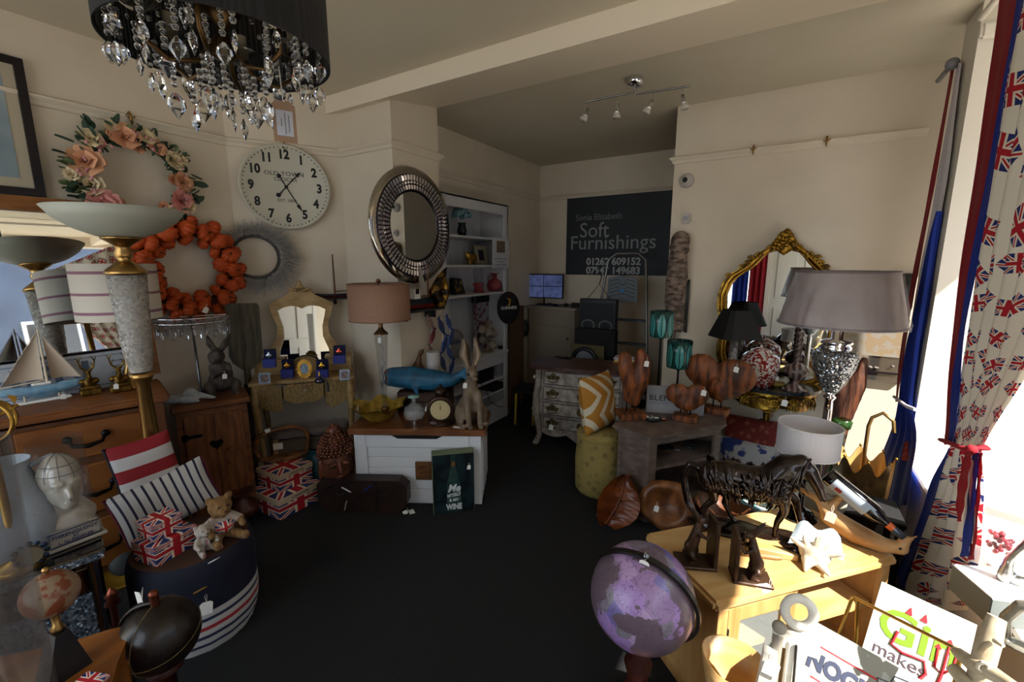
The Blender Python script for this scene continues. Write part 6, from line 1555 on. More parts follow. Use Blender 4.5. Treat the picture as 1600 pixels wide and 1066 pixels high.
# tiffany-like lamps
teal = mat('stained_teal_glass', '#1f6a6a', .2, kind='vor', c2='#0b2622', scale=30, emit=0)
m_t = bpy.data.materials.new('leaded_glass'); m_t.use_nodes = True; t = NT(m_t); t.bsdf = t.n['Principled BSDF']
uv = t.node('ShaderNodeUVMap'); sp = t.node('ShaderNodeSeparateXYZ'); t.link(uv.outputs[0], sp.inputs[0])
cu_a = t.math('SUBTRACT', t.math('FRACT', t.math('MULTIPLY', sp.outputs[0], 7)), .5)
def arch_line(c0, top, w):
    """ogival leaf shapes around the shade"""
    v = sp.outputs[1]
    h = t.math('MULTIPLY', t.math('SQRT', t.math('MAXIMUM', t.math('SUBTRACT', 1.0, t.math('MULTIPLY', t.math('DIVIDE', t.math('SUBTRACT', v, c0), top), t.math('DIVIDE', t.math('SUBTRACT', v, c0), top))), 0)), .42)
    return t.math('SUBTRACT', t.math('ABSOLUTE', cu_a), h)
d1 = arch_line(.28, .28, .0); d2 = arch_line(.78, .22, .0)
c = t.mix(t.math('LESS_THAN', d1, -.02), lin('#14403a'), lin('#3f8a86'))
c = t.mix(t.math('LESS_THAN', d2, -.02), c, lin('#16454a'))
c = t.mix(t.math('LESS_THAN', t.math('MINIMUM', t.math('ABSOLUTE', d1), t.math('ABSOLUTE', d2)), .035), c, lin('#0a0d0c'))
c = t.mix(t.math('LESS_THAN', t.math('ABSOLUTE', cu_a), .02), c, lin('#0a0d0c'))
t.link(c, t.bsdf.inputs['Base Color']); t.bsdf.inputs['Roughness'].default_value = .2
for px1, rb, r0_, r1, wpx, lab in ((1026, 640, 526, 486, 36, 'taller table lamp with teal stained glass drum shade'), (1056, 632, 574, 532, 38, 'shorter table lamp with teal stained glass drum shade')):
    p = on_v(px1, rb); z0, z1 = zr(p, r0_)-TZ, zr(p, r1)-TZ; r = ms(wpx/2, Vector((p.x, p.y, z1+TZ)))
    if p.y > 3.3: p.y = 3.3
    g = thing('stained_glass_lamp', lab+(' rising behind the lettered board' if rb == 640 else ' in front of the bark sculpture'), 'lamp', p, 0, 'teal stained glass lamps')
    B().lathe([(r*.92, 0), (r, (z1-z0)*.3), (r*.97, (z1-z0)*.6), (r, z1-z0), (r-.003, z1-z0), (r*.92-.003, 0)], 42, (0, 0, z0), fn=lambda a, t_: 1+.012*cos(7*a)).obj('shade', m_t, g)
    b = B().tube([(0, 0, 0), (0, 0, z0+.02)], .007)
    if rb == 640: b.lathe([(0, 0), (.055, 0), (.05, .012), (.012, .03), (0, .03)], 20)
    else: b.lathe([(0, 0), (.05, 0), (.045, .012), (.012, .03), (0, .03)], 20)
    for k in range(3): b.tube([(0, 0, z0-.03), (r*.5*cos(k*2.1), r*.5*sin(k*2.1), z0+.01), (r*.9*cos(k*2.1), r*.9*sin(k*2.1), z0+.01)], .004, n=5)
    b.obj('stem', iron, g)
p = on_v(1067, 598); 
# spotted scarf
p = on_v(1020, 659); b = B(); random.seed(6)
SCF = thing('spotted_scarf', 'folded black scarf with white spots on the television unit', 'scarf', p, R(25))
blob('cloth', [('e', (0, 0, .015), (.05, .03, .018)), ('e', (.03, .01, .02), (.03, .025, .016))], .007, black, SCF)
for i in range(26): b.sph(.0035, (random.uniform(-.04, .05), random.uniform(-.02, .02), .028+random.uniform(-.004, .006)), n=6, m=4)
oo = b.obj('spots', WHITE, SCF); oo['kind'] = 'stuff'
single(B().lathe([(0, 0), (.02, .0), (.03, .01), (.028, .016), (0, .018)], 16), 'trinket_dish', mat('rose_gold'), 'small rose gold dish beside the spotted scarf', 'dish', on_v(1036, 656))

# --- bark sculpture hanging on the right wall
q0_, q1_ = py_(1062, 372, YR-.06), py_(1055, 520, YR-.06)
bark = mat('birch_bark', '#8d7a6c', .8, kind='noise', c2='#3f3029', scale=16, stretch=(1, 1, 2.2), bump=.012)
s = q0_.z-q1_.z+.1; wk = ms(16, q0_)
BK = thing('bark_torso_sculpture', 'tall pale bark torso sculpture hanging at the corner of the right wall', 'sculpture', (q0_.x+.0, YR-.07, q0_.z-s), 0)
random.seed(12)
pr = [('c', [(.0, 0, .02), (-.02, 0, s*.25), (-.02, 0, s*.4), (0, 0, s*.62), (0, 0, s*.84), (.01, 0, s*.98)], [.02, wk*.55, wk*.8, wk*1.05, wk*.85, wk*.9])]
for i in range(34):
    z = s*random.uniform(.12, .97); a = random.uniform(pi, 2*pi); r = wk*.8
    pr.append(('e', (r*cos(a)*.9, r*sin(a)*.5, z), (wk*random.uniform(.25, .5), wk*.2, wk*random.uniform(.08, .3)), (random.uniform(-30, 30), random.uniform(-30, 30), 0)))
blob('bark', pr, .009, bark, BK, smooth=1)
B().box(.02, .02, s*.5, (wk*1.05, .045, s*.12)).obj('hanging_batten', mat('dark_leather'), BK)

# --- gold console table and mirror
CZ = .74; cxx = -.01
CT = thing('gilt_console_table', 'carved gilt half round console table with black marble top', 'console table', (cxx, YR-.02, 0), 0)
HWc, DPc = .335, .42
arc = [(HWc*cos(pi+pi*i/24), DPc*abs(sin(pi*i/24))**.8*-1) for i in range(25)]
B(T((0, 0, CZ-.022))).prism(arc, .022).obj('top', mat('black_marble', '#15181c', .12, kind='noise', c2='#2b3036', scale=18), CT)
gilt = mat('carved_gilt', '#a9802c', .3, metal=.85, kind='noise', c2='#4a3210', scale=26, bump=.004)
b = B(); n = 24
for (k0, z0, k1, z1) in ((.97, CZ-.022, .94, CZ-.05), (.94, CZ-.05, .88, CZ-.10), (.88, CZ-.1, .84, CZ-.13)):
    lo = [(x*k1, y*k1, z1-.03*abs(cos(2.5*pi*i/n))) if z1 < CZ-.12 else (x*k1, y*k1, z1) for i, (x, y) in enumerate(arc)]; hi = [(x*k0, y*k0, z0) for x, y in arc]
    b.add(lo+hi, [[i, i+1, n+1+i+1, n+1+i] for i in range(n)], None, True)
b.obj('apron', gilt, CT)
def scroll(b, c, r, turns=1.4, flip=1, th=.008, ny=-.01):
    b.tube([(c[0]+flip*r*(1-t)*cos(t*turns*2*pi), c[1]+ny, c[2]+r*(1-t)*sin(t*turns*2*pi)) for t in [i/18*.92 for i in range(19)]], [th*(1-.5*i/18) for i in range(19)], n=6)
b = B()
for i in range(5, 20, 1):
    x, y = arc[i]; 
    if i in (12,): continue
    scroll(b, (x*.93, y*.93, CZ-.075-.012*(i % 2)), .028, flip=1 if i < 12 else -1, th=.007)
for i in (4, 8, 16, 20):
    x, y = arc[i]
    for k in range(4): b.tube([(x*.92, y*.95, CZ-.05), (x*.9+.012*(k-1.5), y*.93, CZ-.1), (x*.86+.02*(k-1.5), y*.88, CZ-.15)], [.007, .01, .003], n=6)
b.obj('acanthus_scrolls', gilt, CT)['kind'] = 'stuff'
b = B(T((0, -DPc*.93, CZ-.085)))
for k in range(9):
    a = R(-80+20*k); b.tube([(0, 0, -.03), (.03*sin(a), -.008, -.03+.03*cos(a)), (.055*sin(a), -.004, -.03+.055*cos(a))], [.006, .009, .005], n=6)
b.tube([(.07*cos(t), 0, .07*sin(t)-.0) for t in [2*pi*i/20 for i in range(20)]], .006, close=True, n=6)
b.obj('shell_carving', gilt, CT)
B().tube([(0, -.02, CZ-.14), (0, -.2, CZ-.2), (0, -.30, CZ-.13)], [.03, .03, .02]).tube([(0, -.02, CZ-.16), (0, -.05, CZ-.3), (0, -.02, CZ-.4)], [.03, .025, .012]).obj('bracket_support', gilt, CT)
price_tag(CT, (.1, -DPc*.96, CZ-.05), .035)
def on_k(px1, py1): return pz(px1, py1, CZ)
# gilt mirror
MYY = YR-.05; q = py_(1212, 480, MYY); u1 = ms(1, q)
zt = py_(1212, 358, MYY).z; 
def mp(x, y): return ((x-1206)*u1*.93, zt-CZ-(y-358)*u1)
Lh = [(1206, 358), (1196, 366), (1184, 384), (1172, 392), (1160, 400), (1150, 412), (1140, 420), (1128, 426), (1118, 440), (1112, 460), (1112, 480), (1118, 502), (1120, 525), (1117, 545), (1118, 562), (1124, 580), (1132, 596), (1150, 604), (1175, 606)]
Li = [(1206, 396), (1196, 389), (1184, 392), (1176, 400), (1168, 410), (1160, 418), (1150, 424), (1140, 432), (1132, 442), (1126, 460), (1127, 480), (1131, 500), (1132, 525), (1130, 545), (1131, 560), (1136, 574), (1144, 586), (1156, 592), (1178, 594)]
def sym(L_): P = [mp(*q) for q in L_]; return P+[(-x, y) for x, y in P[::-1][:-1]] if True else P
oP, iP = sym(Lh), sym(Li)
GMR = thing('gilt_wall_mirror', 'ornate gilt cartouche mirror with flower crest above the console', 'mirror', (cxx, MYY+.02, CZ+.0), 0)
B().prism(oP, .03, M=UP, hole=iP).obj('frame', gilt, GMR)
mid_ = [((a[0]*.45+c[0]*.55), (a[1]*.45+c[1]*.55)) for a, c in zip(oP, iP)]
B().tube([(x, -.034, z) for x, z in mid_], .017, close=True, n=8).tube([(x, -.032, z) for x, z in iP], .008, close=True, n=6).obj('frame_mouldings', mat('bright_gilt', '#b98c34', .25, metal=.9, kind='noise', c2='#8a6220', scale=14), GMR)
B().prism(iP, .006, M=T((0, -.004, 0)) @ UP).obj('mirror_glass', mirror_m, GMR)
b = B(); random.seed(21)
for i in range(34):
    t_ = random.random(); hgt = .15*(1-t_); x = random.uniform(-.75, .75)*(.13-.7*(.15-(.15*t_))) ; z = zt-CZ-.015-.13*t_
    x = random.uniform(-1, 1)*(.015+.07*t_); b.sph(random.uniform(.012, .02), (x, -.045, z), n=7, m=5)
for sx in (-1, 1):
    for (x, y, r) in ((1188, 388, .022), (1172, 398, .02), (1156, 410, .018), (1148, 416, .016), (1128, 430, .016), (1160, 402, .016)):
        X_, Z_ = mp(x, y); scroll(b, (sx*abs(X_), -.036, Z_), r*1.35, flip=sx, th=.009)
    for k in range(6): 
        X_, Z_ = mp(1152+k*3, 411-k*2); b.sph(.009, (sx*abs(X_), -.045, Z_+.006*(k % 2)), n=6, m=5)
b.obj('floral_crest', gilt, GMR)['kind'] = 'stuff'
# black shade lamp on silver urn
p = on_k(1141, 602); z0, z1 = zr(p, 527)-CZ, zr(p, 484)-CZ
BLm = thing('black_shade_lamp', 'table lamp with black square coolie shade on the gilt console', 'lamp', p, R(38))
r0, r1 = ms(40, Vector((p.x, p.y, z0+CZ))), ms(21, Vector((p.x, p.y, z1+CZ)))
def sq_(r, ch=.18): return [(r, r*ch*2-r), (r, r-r*ch*2), (r-r*ch*1.2, r-.0), (-r+r*ch*1.2, r), (-r, r-r*ch*2), (-r, -r+r*ch*2), (-r+r*ch*1.2, -r), (r-r*ch*1.2, -r)]
lo, hi = [(x, y, z0) for x, y in sq_(r0*.8)], [(x, y, z1) for x, y in sq_(r1*.8)]; n = 8
B().add(lo+hi, [[i, (i+1) % n, n+(i+1) % n, n+i] for i in range(n)]).add([(x*.98, y*.98, z) for x, y, z in lo]+[(x*.98, y*.98, z) for x, y, z in hi], [[n+i, n+(i+1) % n, (i+1) % n, i] for i in range(n)]).obj('shade', mat('black_silk', '#0b0c0e', .7), BLm)
B().lathe([(0, 0), (.045, 0), (.045, .02), (.03, .03), (.05, .10), (.055, .15), (.03, .19), (.022, z0-.01), (.012, z0), (.012, z0+.03), (0, z0+.03)], 24).obj('urn_base', mat('silvered_urn', '#9a9490', .25, metal=.6, kind='noise', c2='#5d5856', scale=40), BLm)
# ginger jar
p = on_k(1184, 601); zt = zr(p, 542)-CZ; r = ms(28, p)
GJ = thing('ginger_jar', 'red and white patterned ginger jar with small lid on the console', 'jar', p, 0)
rw = mat('red_white_glaze', '#d8cfc6', .12, kind='patch', c2='#8a1f16', scale=55, coat=.5)
B().lathe([(0, 0), (r*.62, 0), (r*.68, zt*.06), (r*.9, zt*.35), (r, zt*.58), (r*.9, zt*.76), (r*.55, zt*.88), (r*.35, zt*.9), (0, zt*.9)], 36).obj('body', rw, GJ)
b = B()
for i in range(16): b.prism([(-.004, 0), (.004, 0), (.007, zt*.2), (0, zt*.26), (-.007, zt*.2)], .001, M=RZ(i*22.5) @ T((0, -r*.82-.001, .012)) @ RX(-12) @ UP)
b.obj('petal_border', mat('brick_red_glaze', '#8a1f16', .15), GJ)
B().lathe([(r*.5, zt*.87), (r*.52, zt*.9), (r*.3, zt*.96), (.008, zt*.98), (.01, zt*1.03), (0, zt*1.06)], 24).obj('lid', rw, GJ)
# dark turned lamp base
p = on_k(1241, 609); zt = zr(p, 520)-CZ
TB = thing('barley_twist_lamp_base', 'brown marbled lamp base with twisted stem on the console', 'lamp base', p, 0)
bm2 = mat('brown_marbled', '#3f2c28', .25, kind='wave', c2='#7c6a62', scale=30, stretch=(.3, .3, 3))
B().lathe([(0, 0), (.085, 0), (.08, .012), (.03, .035), (.018, .06), (.022, .07), (.06, .10), (.075, .13), (.06, .165), (.02, .19), (.014, .2), (0, .2)], 28).obj('urn', bm2, TB)
for ph_ in (0, pi): B().tube([(.012*cos(i*.7+ph_), .012*sin(i*.7+ph_), .2+(zt-.2)*i/24) for i in range(25)], .012, n=7).obj('twist', bm2, TB)
p = on_k(1213, 604); single(B().lathe([(0, 0), (.03, 0), (.055, .03), (.052, .032), (.03, .006), (0, .006)], 24), 'gilt_dish', mat('ochre_glaze', '#8a7420', .25, coat=.5), 'small shallow ochre dish between the ginger jar and the twisted lamp base', 'dish', p)
price_tag(GJ, (r*.9, -.02, zt*.3 if zt < .3 else .08), .024, rot=40)

# --- tall silver lamp
p = pd(1299, 600, 2.72); p.z = 0
SL = thing('silver_floor_lamp', 'tall chrome lamp with mirrored mosaic urn and plastic wrapped pleated shade', 'floor lamp', p, 0)
Z = lambda row: zr(p, row)
Rr = lambda n, row: ms(n, Vector((p.x, p.y, Z(row))))
B().lathe([(0, 0), (.13, 0), (.13, .02), (.03, .04), (Rr(6, 650), .06), (Rr(6, 650), Z(640)), (Rr(5.5, 640), Z(625)), (Rr(9, 620), Z(620)), (Rr(5, 620), Z(616)), (Rr(10, 612), Z(611)), (0, Z(611))], 24).obj('stem', chrome, SL)
B().lathe([(Rr(10, 610), Z(612)), (Rr(18, 600), Z(598)), (Rr(28, 580), Z(574)), (Rr(31, 560), Z(558)), (Rr(29, 550), Z(549)), (Rr(20, 545), Z(545))], 36).obj('mosaic_urn', mat('mirror_mosaic', '#b9bcbf', .12, kind='glitter', c2='#5a5d61', scale=150, metal=.75), SL)
B().lathe([(Rr(20, 545), Z(546)), (Rr(21, 540), Z(541)), (Rr(18, 538), Z(538)), (Rr(22, 535), Z(535)), (Rr(20, 532), Z(532)), (Rr(8, 530), Z(530)), (Rr(8, 520), Z(515)), (0, Z(515))], 28).obj('collar', chrome, SL)
Rb, Rt_ = Rr(82, 515), Rr(66, 425); zb, zt = Z(506), Z(425)
pl = mat('pleated_mauve_silk', '#9a8c8c', .6, kind='noise', c2='#857777', scale=6)
B().lathe([(Rb, 0), (Rt_, zt-zb)], 180, (0, 0, zb), fn=lambda a, t_: 1+.012*sin(90*a)).obj('shade', pl, SL)
B().tube([(Rb*cos(2*pi*i/60), Rb*sin(2*pi*i/60), zb) for i in range(60)], .006, close=True, n=6).tube([(Rt_*cos(2*pi*i/60), Rt_*sin(2*pi*i/60), zt) for i in range(60)], .006, close=True, n=6).obj('shade_trim', mat('mauve_trim', '#6d6266', .6), SL)
for k in range(3): B().tube([(0, 0, zt-.03), (Rt_*cos(k*2.1), Rt_*sin(k*2.1), zt-.01)], .003, n=4).obj('spider_arm', chrome, SL)
B().tube([(0, 0, Z(515)), (0, 0, zt-.02)], .005).obj('upper_rod', chrome, SL)
m_p = bpy.data.materials.new('clear_plastic_wrap'); m_p.use_nodes = True; t = NT(m_p); bs_ = t.n['Principled BSDF']; t.bsdf = bs_
bs_.inputs['Base Color'].default_value = (.9, .9, .95, 1); bs_.inputs['Roughness'].default_value = .06; bs_.inputs['Alpha'].default_value = .12; bs_.inputs['Specular IOR Level'].default_value = 1
n_ = t.node('ShaderNodeTexNoise'); n_.inputs['Scale'].default_value = 9; tc = t.node('ShaderNodeTexCoord'); mp_ = t.node('ShaderNodeMapping'); mp_.inputs['Scale'].default_value = (1.6, 1.6, .35); t.link(tc.outputs['Object'], mp_.inputs[0]); t.link(mp_.outputs[0], n_.inputs['Vector']); t.bump(n_.outputs['Fac'], .08)
B().lathe([(Rb*1.03, -.01), (Rb*1.035, .01), (Rt_*1.03, zt-zb), (Rt_*.7, zt-zb+.008)], 90, (0, 0, zb), fn=lambda a, t_: 1+.008*sin(13*a+6*t_)+.006*sin(29*a)).obj('plastic_wrap', m_p, SL)

# --- pictures on the right wall
q0_, q1_ = py_(1316, 498, YR), py_(1410, 592, YR)
W_, Hh = .62, q0_.z-q1_.z
PIC = thing('flower_picture', 'pale flower picture under glass on the right wall behind the silver lamp', 'picture', ((q0_.x+q1_.x)/2-.06, YR-.012, q1_.z-.03), 0)
W_ = q1_.x-q0_.x+.1; Hh += .05
B().box(W_, .02, Hh, b=.004).obj('mirrored_frame', mat('mirrored_frame', '#7f776e', .1, metal=.8), PIC)
B().box(W_*.9, .004, Hh*.55, (0, -.012, Hh*.4)).obj('floral_print', mat('floral_print', '#8f877c', .5, kind='patch', c2='#8f7c62', scale=16), PIC)
B().box(W_*.9, .006, .012, (0, -.013, Hh*.13)).obj('dark_fillet', mat('dark_frame'), PIC)
b = B(); random.seed(31)
for i in range(16): b.sph(random.uniform(.008, .014), (random.uniform(-.42, .42)*W_, -.016, Hh*.2+random.uniform(0, .03)), (1, .4, .7), n=7, m=5)
b.obj('pebble_row', mat('pebble_grey', '#5d5650', .5), PIC)['kind'] = 'stuff'
q0_, q1_ = py_(1404, 427, YR), py_(1422, 483, YR)
single(B().box(.12, .03, q0_.z-q1_.z, b=.004), 'black_wall_frame', black, 'narrow black frame on the right wall beside the curtain', 'picture', (q0_.x+.03, YR-.016, q1_.z))
# driftwood slab
p = pd(1318, 650, 3.25); zt, zb = zr(p, 560), 0
SLB = thing('driftwood_slab', 'tall reddish brown driftwood slab standing behind the silver lamp', 'sculpture', (p.x, p.y, 0), face(p))
s = zt
blob('slab', [('c', [(-.03, 0, .02), (-.03, 0, s*.4), (-.02, 0, s*.62), (.04, 0, s*.85), (.06, 0, s)], [.06, .05, .06, .05, .02]), ('c', [(-.05, 0, s*.6), (-.02, 0, s*.8), (.06, 0, s*.97)], [.04, .05, .02])], .012, mat('red_driftwood', '#5a3018', .6, kind='wood', c2='#33170a', scale=9, stretch=(4, 4, .7), bump=.006), SLB)
# socket and plug
q = py_(1199, 658, YR)
SK = thing('wall_socket', 'white double wall socket with a black plug under the console', 'socket', (q.x, YR-.006, q.z), 0)
B().box(.15, .012, .09, (0, 0, -.045), b=.003).obj('plate', gloss, SK)
B().box(.05, .045, .05, (-.03, -.028, -.03), b=.008).obj('plug', black, SK)
B().tube([(-.03, -.05, -.02), (-.032, -.055, -.08), (-.05, -.05, -.14), (-.06, -.04, -.2)], .004).obj('flex', black, SK)

# --- cushions under the console
red_p = mat('red_paisley', '#6e2420', .85, kind='vor', c2='#9c5a44', scale=22)
p = pz(1165, 752, 0)
CU1 = thing('white_toile_cushion', 'white cushion printed with blue birds on the floor under the console', 'cushion', (p.x+.02, p.y+.05, .0), face(p), rot=(R(-28), 0, face(p, 5)))
cushion(.46, .30, .14).obj('cover', mat('blue_toile', '#26366e', .85, kind='speckle', c2='#a8a8a8', scale=11), CU1)
CU2 = thing('red_paisley_cushion', 'dark red paisley cushion lying behind the white toile cushion', 'cushion', (p.x+.0, p.y+.16, .16), face(p), rot=(R(-24), 0, face(p, -4)))
cushion(.40, .28, .12).obj('cover', red_p, CU2)
p = pz(1200, 800, 0)
TW_ = single(B().lathe([(0, .0), (.09, 0), (.2, .06), (.27, .15), (.262, .155), (.19, .07), (0, .015)], 36, fn=lambda a, t_: 1+.05*sin(3*a)*t_), 'turquoise_bowl', mat('turquoise_glaze', '#6f9aa0', .25, kind='patch', c2='#c8cfcf', scale=10, coat=.4), 'large pale turquoise and white bowl on the floor behind the horse', 'bowl', (p.x, p.y, 0))
p = pz(1125, 815, 0)
single(B().lathe([(0, .0), (.06, 0), (.13, .05), (.16, .12), (.152, .122), (.12, .06), (0, .015)], 32, fn=lambda a, t_: 1+.06*sin(2*a)*t_), 'small_teak_bowl', mat('teak_bowl', '#6a3c1e', .4, kind='wood', c2='#4a2610', scale=8), 'brown wooden bowl on the floor between the horse and the carved bowl', 'bowl', (p.x, p.y, 0))

# --- live edge bowl and leaf dish on the floor against the unit
lw = mat('live_edge_wood', '#8f5c34', .4, kind='wood', c2='#5b3419', scale=6, stretch=(2, 1, 2), bump=.002)
p = pz(1037, 832, 0); r = ms(41, p)
LB = thing('live_edge_bowl', 'large shallow live edge wooden bowl leaning on the television unit', 'bowl', p, face(p), rot=(R(-14), 0, face(p)))
B(T((0, .04, r))).lathe([(0, .02), (r*.45, .02), (r*.62, -.03), (r*.8, -.045), (r*1.0, -.02), (r*1.02, .0), (r*.9, .03), (r*.5, .065), (0, .07)], 48, M=RX(-90), fn=lambda a, t_: 1+(.06*sin(2*a+1)+.04*sin(5*a)-.10*max(0, -cos(a-.9))**6)*min(1, t_*2)).obj('bowl', lw, LB)
price_tag(LB, (-r*.3, -.04, r*1.0), .028)
p0 = pz(944, 826, 0); 
LF = thing('leaf_dish', 'reddish brown wooden leaf shaped dish propped beside the live edge bowl', 'dish', p0, face(p0, 6), rot=(R(-18), R(22), face(p0, 0)))
s = ms(88, p0)
red_leaf = mat('leaf_wood', '#7a3d16', .35, kind='wood', c2='#552509', scale=5, stretch=(1, 1, 3))
def lf(u_, v_, off=0):
    w = .36*s*sin(pi*min(1, u_*.93+.04))**.75*(1.0 if u_ > .02 else .5); x = (v_-.5)*2*w+.05*s*sin(u_*pi)
    return (x, -(.05*(1-(2*(v_-.5))**2)*-1)-off-.045*sin(pi*u_)+.004*sin(u_*40), u_*s)
B().grid(lambda a, c: lf(a, c), 24, 10).grid(lambda a, c: lf(a, c, -.012), 24, 10).obj('leaf', red_leaf, LF)
b = B().tube([(.05*s*sin(i/20*pi), lf(i/20, .5)[1]-.004, i/20*s) for i in range(21)]+[(.0, 0, s*1.0), (.02, 0, s*1.06)], [.008*(1-.5*i/22)+.002 for i in range(23)], n=6)
for k in range(4):
    for sx in (.12, .88):
        u0 = .2+.17*k; b.tube([Vector(lf(u0, .5))-Vector((0, .003, 0)), Vector(lf(u0+.08, .5+(sx-.5)*.5))-Vector((0, .003, 0)), Vector(lf(min(1, u0+.14), sx))-Vector((0, .003, 0))], [.004, .003, .002], n=5)
b.obj('veins', red_leaf, LF)
pg_ = pz(931, 806, 0)
G_ = thing('green_leaf_blade', 'slim yellow green artificial leaf standing behind the leaf dish', 'leaf', pg_, face(pg_))
B().grid(lambda u_, v_: ((v_-.5)*.045*sin(pi*min(1, u_*.95+.05))+.13*u_**.8, .0-.05*(v_-.5)**2, u_*.30), 12, 3).obj('blade', mat('lime_leaf', '#5d6a2c', .6), G_)
B().tube([(.13*(i/6)**.8, -.002, .30*i/6) for i in range(7)], .0025, n=5).obj('midrib', mat('lime_rib', '#7a8638', .6), G_)

# --- teak unit with glazed door
ZK = .5
loc, rz, L = place((-.09, 1.43), (.475, 2.055), .41)
WU = thing('oak_display_unit', 'honey oak low unit with glazed door and open shelf under the horse', 'cabinet', loc, rz)
hon = mat('light_honey_oak', '#c4a06c', .4, kind='wood', c2='#b08850', scale=3, stretch=(1, 6, 6), bump=.0005)
hon2 = mat('light_honey_oak_upright', '#ba925c', .4, kind='wood', c2='#a07844', scale=3, stretch=(6, 6, 1), bump=.0005)
Wd = L-.05; Dd = .36
B().box(L, .41, .04, (0, 0, ZK-.04), b=.012).obj('top', hon, WU)
for x in (-Wd/2+.012, Wd/2-.012): B().box(.022, Dd, ZK-.04, (x, 0, 0), b=.002).obj('side_panel', hon2, WU)
B().box(Wd, .012, ZK-.06, (0, Dd/2-.006, .02)).obj('back_panel', hon2, WU)
B().box(Wd, Dd, .02, (0, 0, .05)).obj('base_panel', hon, WU)
xd = -Wd/2+.34
B().box(.035, Dd, ZK-.11, (xd, 0, .07)).obj('divider', hon2, WU)
for x in (-Wd/2+.02, Wd/2-.02): B().box(.042, .02, ZK-.04, (x, -Dd/2-.006, 0), b=.002).obj('stile', hon2, WU)
B().box(Wd-xd+Wd/2-.08 if False else (Wd/2-xd-.05), Dd-.02, .02, ((xd+Wd/2)/2-.005, 0, .27)).obj('shelf', hon, WU)
B().box((xd+Wd/2-.05), Dd-.05, .018, ((xd-Wd/2)/2, 0, .23)).obj('inner_shelf', hon, WU)
DW = xd+Wd/2-.06; dx = (-Wd/2+.045+xd-.018)/2
o_ = [(-DW/2, 0), (DW/2, 0), (DW/2, ZK-.125), (-DW/2, ZK-.125)]; i_ = [(-DW/2+.05, .05), (DW/2-.05, .05), (DW/2-.05, ZK-.175), (-DW/2+.05, ZK-.175)]
DRR = B(T((dx, -Dd/2+.006, .075))).prism(o_, .02, M=UP, hole=i_).obj('door', hon2, WU)
B(T((dx, -Dd/2-.004, .075))).prism(i_, .003, M=UP).obj('door_glass', mat('door_glass', '#c8d0cc', .0, alpha=.15, spec=1), DRR)
B().tube([(dx+DW/2-.022, -Dd/2-.014, .30), (dx+DW/2-.022, -Dd/2-.03, .30)], .006).sph(.014, (dx+DW/2-.022, -Dd/2-.04, .30)).obj('knob', mat('pewter'), DRR)
for z in (.12, .33): B().cyl(.004, .05, (dx-DW/2, -Dd/2-.016, z), n=8).obj('hinge', mat('pewter'), DRR)
def on_w(px1, py1): return pz(px1, py1, ZK)
# --- bronze horse
bronze = mat('dark_bronze_resin', '#2a1a12', .22, metal=.55, kind='noise', c2='#120c0a', scale=12, bump=.002, coat=.4)
p = on_w(1165, 833); s = ms(150, p)
HO = thing('horse_sculpture', 'dark bronze horse sculpture of twisted strands on a rocky base', 'sculpture', p, face(p, 8))
b_h = []
X = lambda x, z: (x*s, 0, z*s)
def L3(pts): return [(x*s, y*s, z*s) for x, y, z in pts]
b_h.append(('c', L3([(-.36, 0, .58), (-.2, 0, .60), (0, 0, .585), (.2, 0, .62), (.3, 0, .66)]), [s*.155, s*.17, s*.155, s*.155, s*.14]))
b_h.append(('c', L3([(.2, 0, .64), (.30, 0, .78), (.41, 0, .84), (.49, -.02, .78)]), [s*.16, s*.14, s*.10, s*.075]))
b_h.append(('e', (-.34*s, 0, .57*s), (.17*s, .16*s, .17*s)))
b_h.append(('c', L3([(.48, -.03, .79), (.56, -.06, .66), (.60, -.08, .55)]), [s*.075, s*.052, s*.036]))
b_h.append(('c', L3([(.44, -.05, .86), (.43, -.06, .93)]), [s*.022, s*.008]))
legs = [[(.26, -.07, .58), (.30, -.08, .36), (.25, -.08, .22), (.24, -.08, .08)], [(.24, .07, .58), (.42, .08, .42), (.46, .08, .27), (.52, .08, .08)], [(-.38, -.08, .56), (-.33, -.09, .36), (-.42, -.09, .24), (-.38, -.09, .08)], [(-.36, .08, .56), (-.18, .08, .38), (-.22, .08, .26), (-.12, .08, .08)]]
for l in legs: b_h.append(('c', L3(l), [s*.095, s*.045, s*.032, s*.026])); b_h.append(('e', (l[-1][0]*s+.008, l[-1][1]*s, l[-1][2]*s-.004), (s*.035, s*.03, s*.025)))
b_h.append(('c', L3([(-.47, 0, .64), (-.58, 0, .66), (-.64, 0, .50), (-.58, -.04, .25), (-.42, -.12, .06), (-.30, -.16, -.02)]), [s*.05, s*.045, s*.04, s*.036, s*.03, s*.015]))
blob('body', b_h, s*.018, bronze, HO, smooth=2)
random.seed(14); b = B()
for i in range(110):
    x0 = random.uniform(-.46, .34); z0 = .64+random.uniform(-.10, .12); sy = random.choice((-1, -1, 1)); l_ = random.uniform(.12, .26)
    pts = []
    for k in range(6):
        t_ = k/5; x = x0+(l_*t_)*(.5 if x0 < .1 else -.6)*random.uniform(.7, 1.1); z = z0-.22*t_*random.uniform(.5, 1.1)+.05*sin(t_*6+i)
        zc = .6; r_ = .192; dz = max(-1, min(1, (z-zc)/r_)); y = sy*r_*math.sqrt(max(0.03, 1-dz*dz))*1.0
        pts.append((x*s, y*s, z*s))
    b.tube(pts, [s*.02*sin(pi*(k+.6)/6.2)+.001 for k in range(6)], n=5)
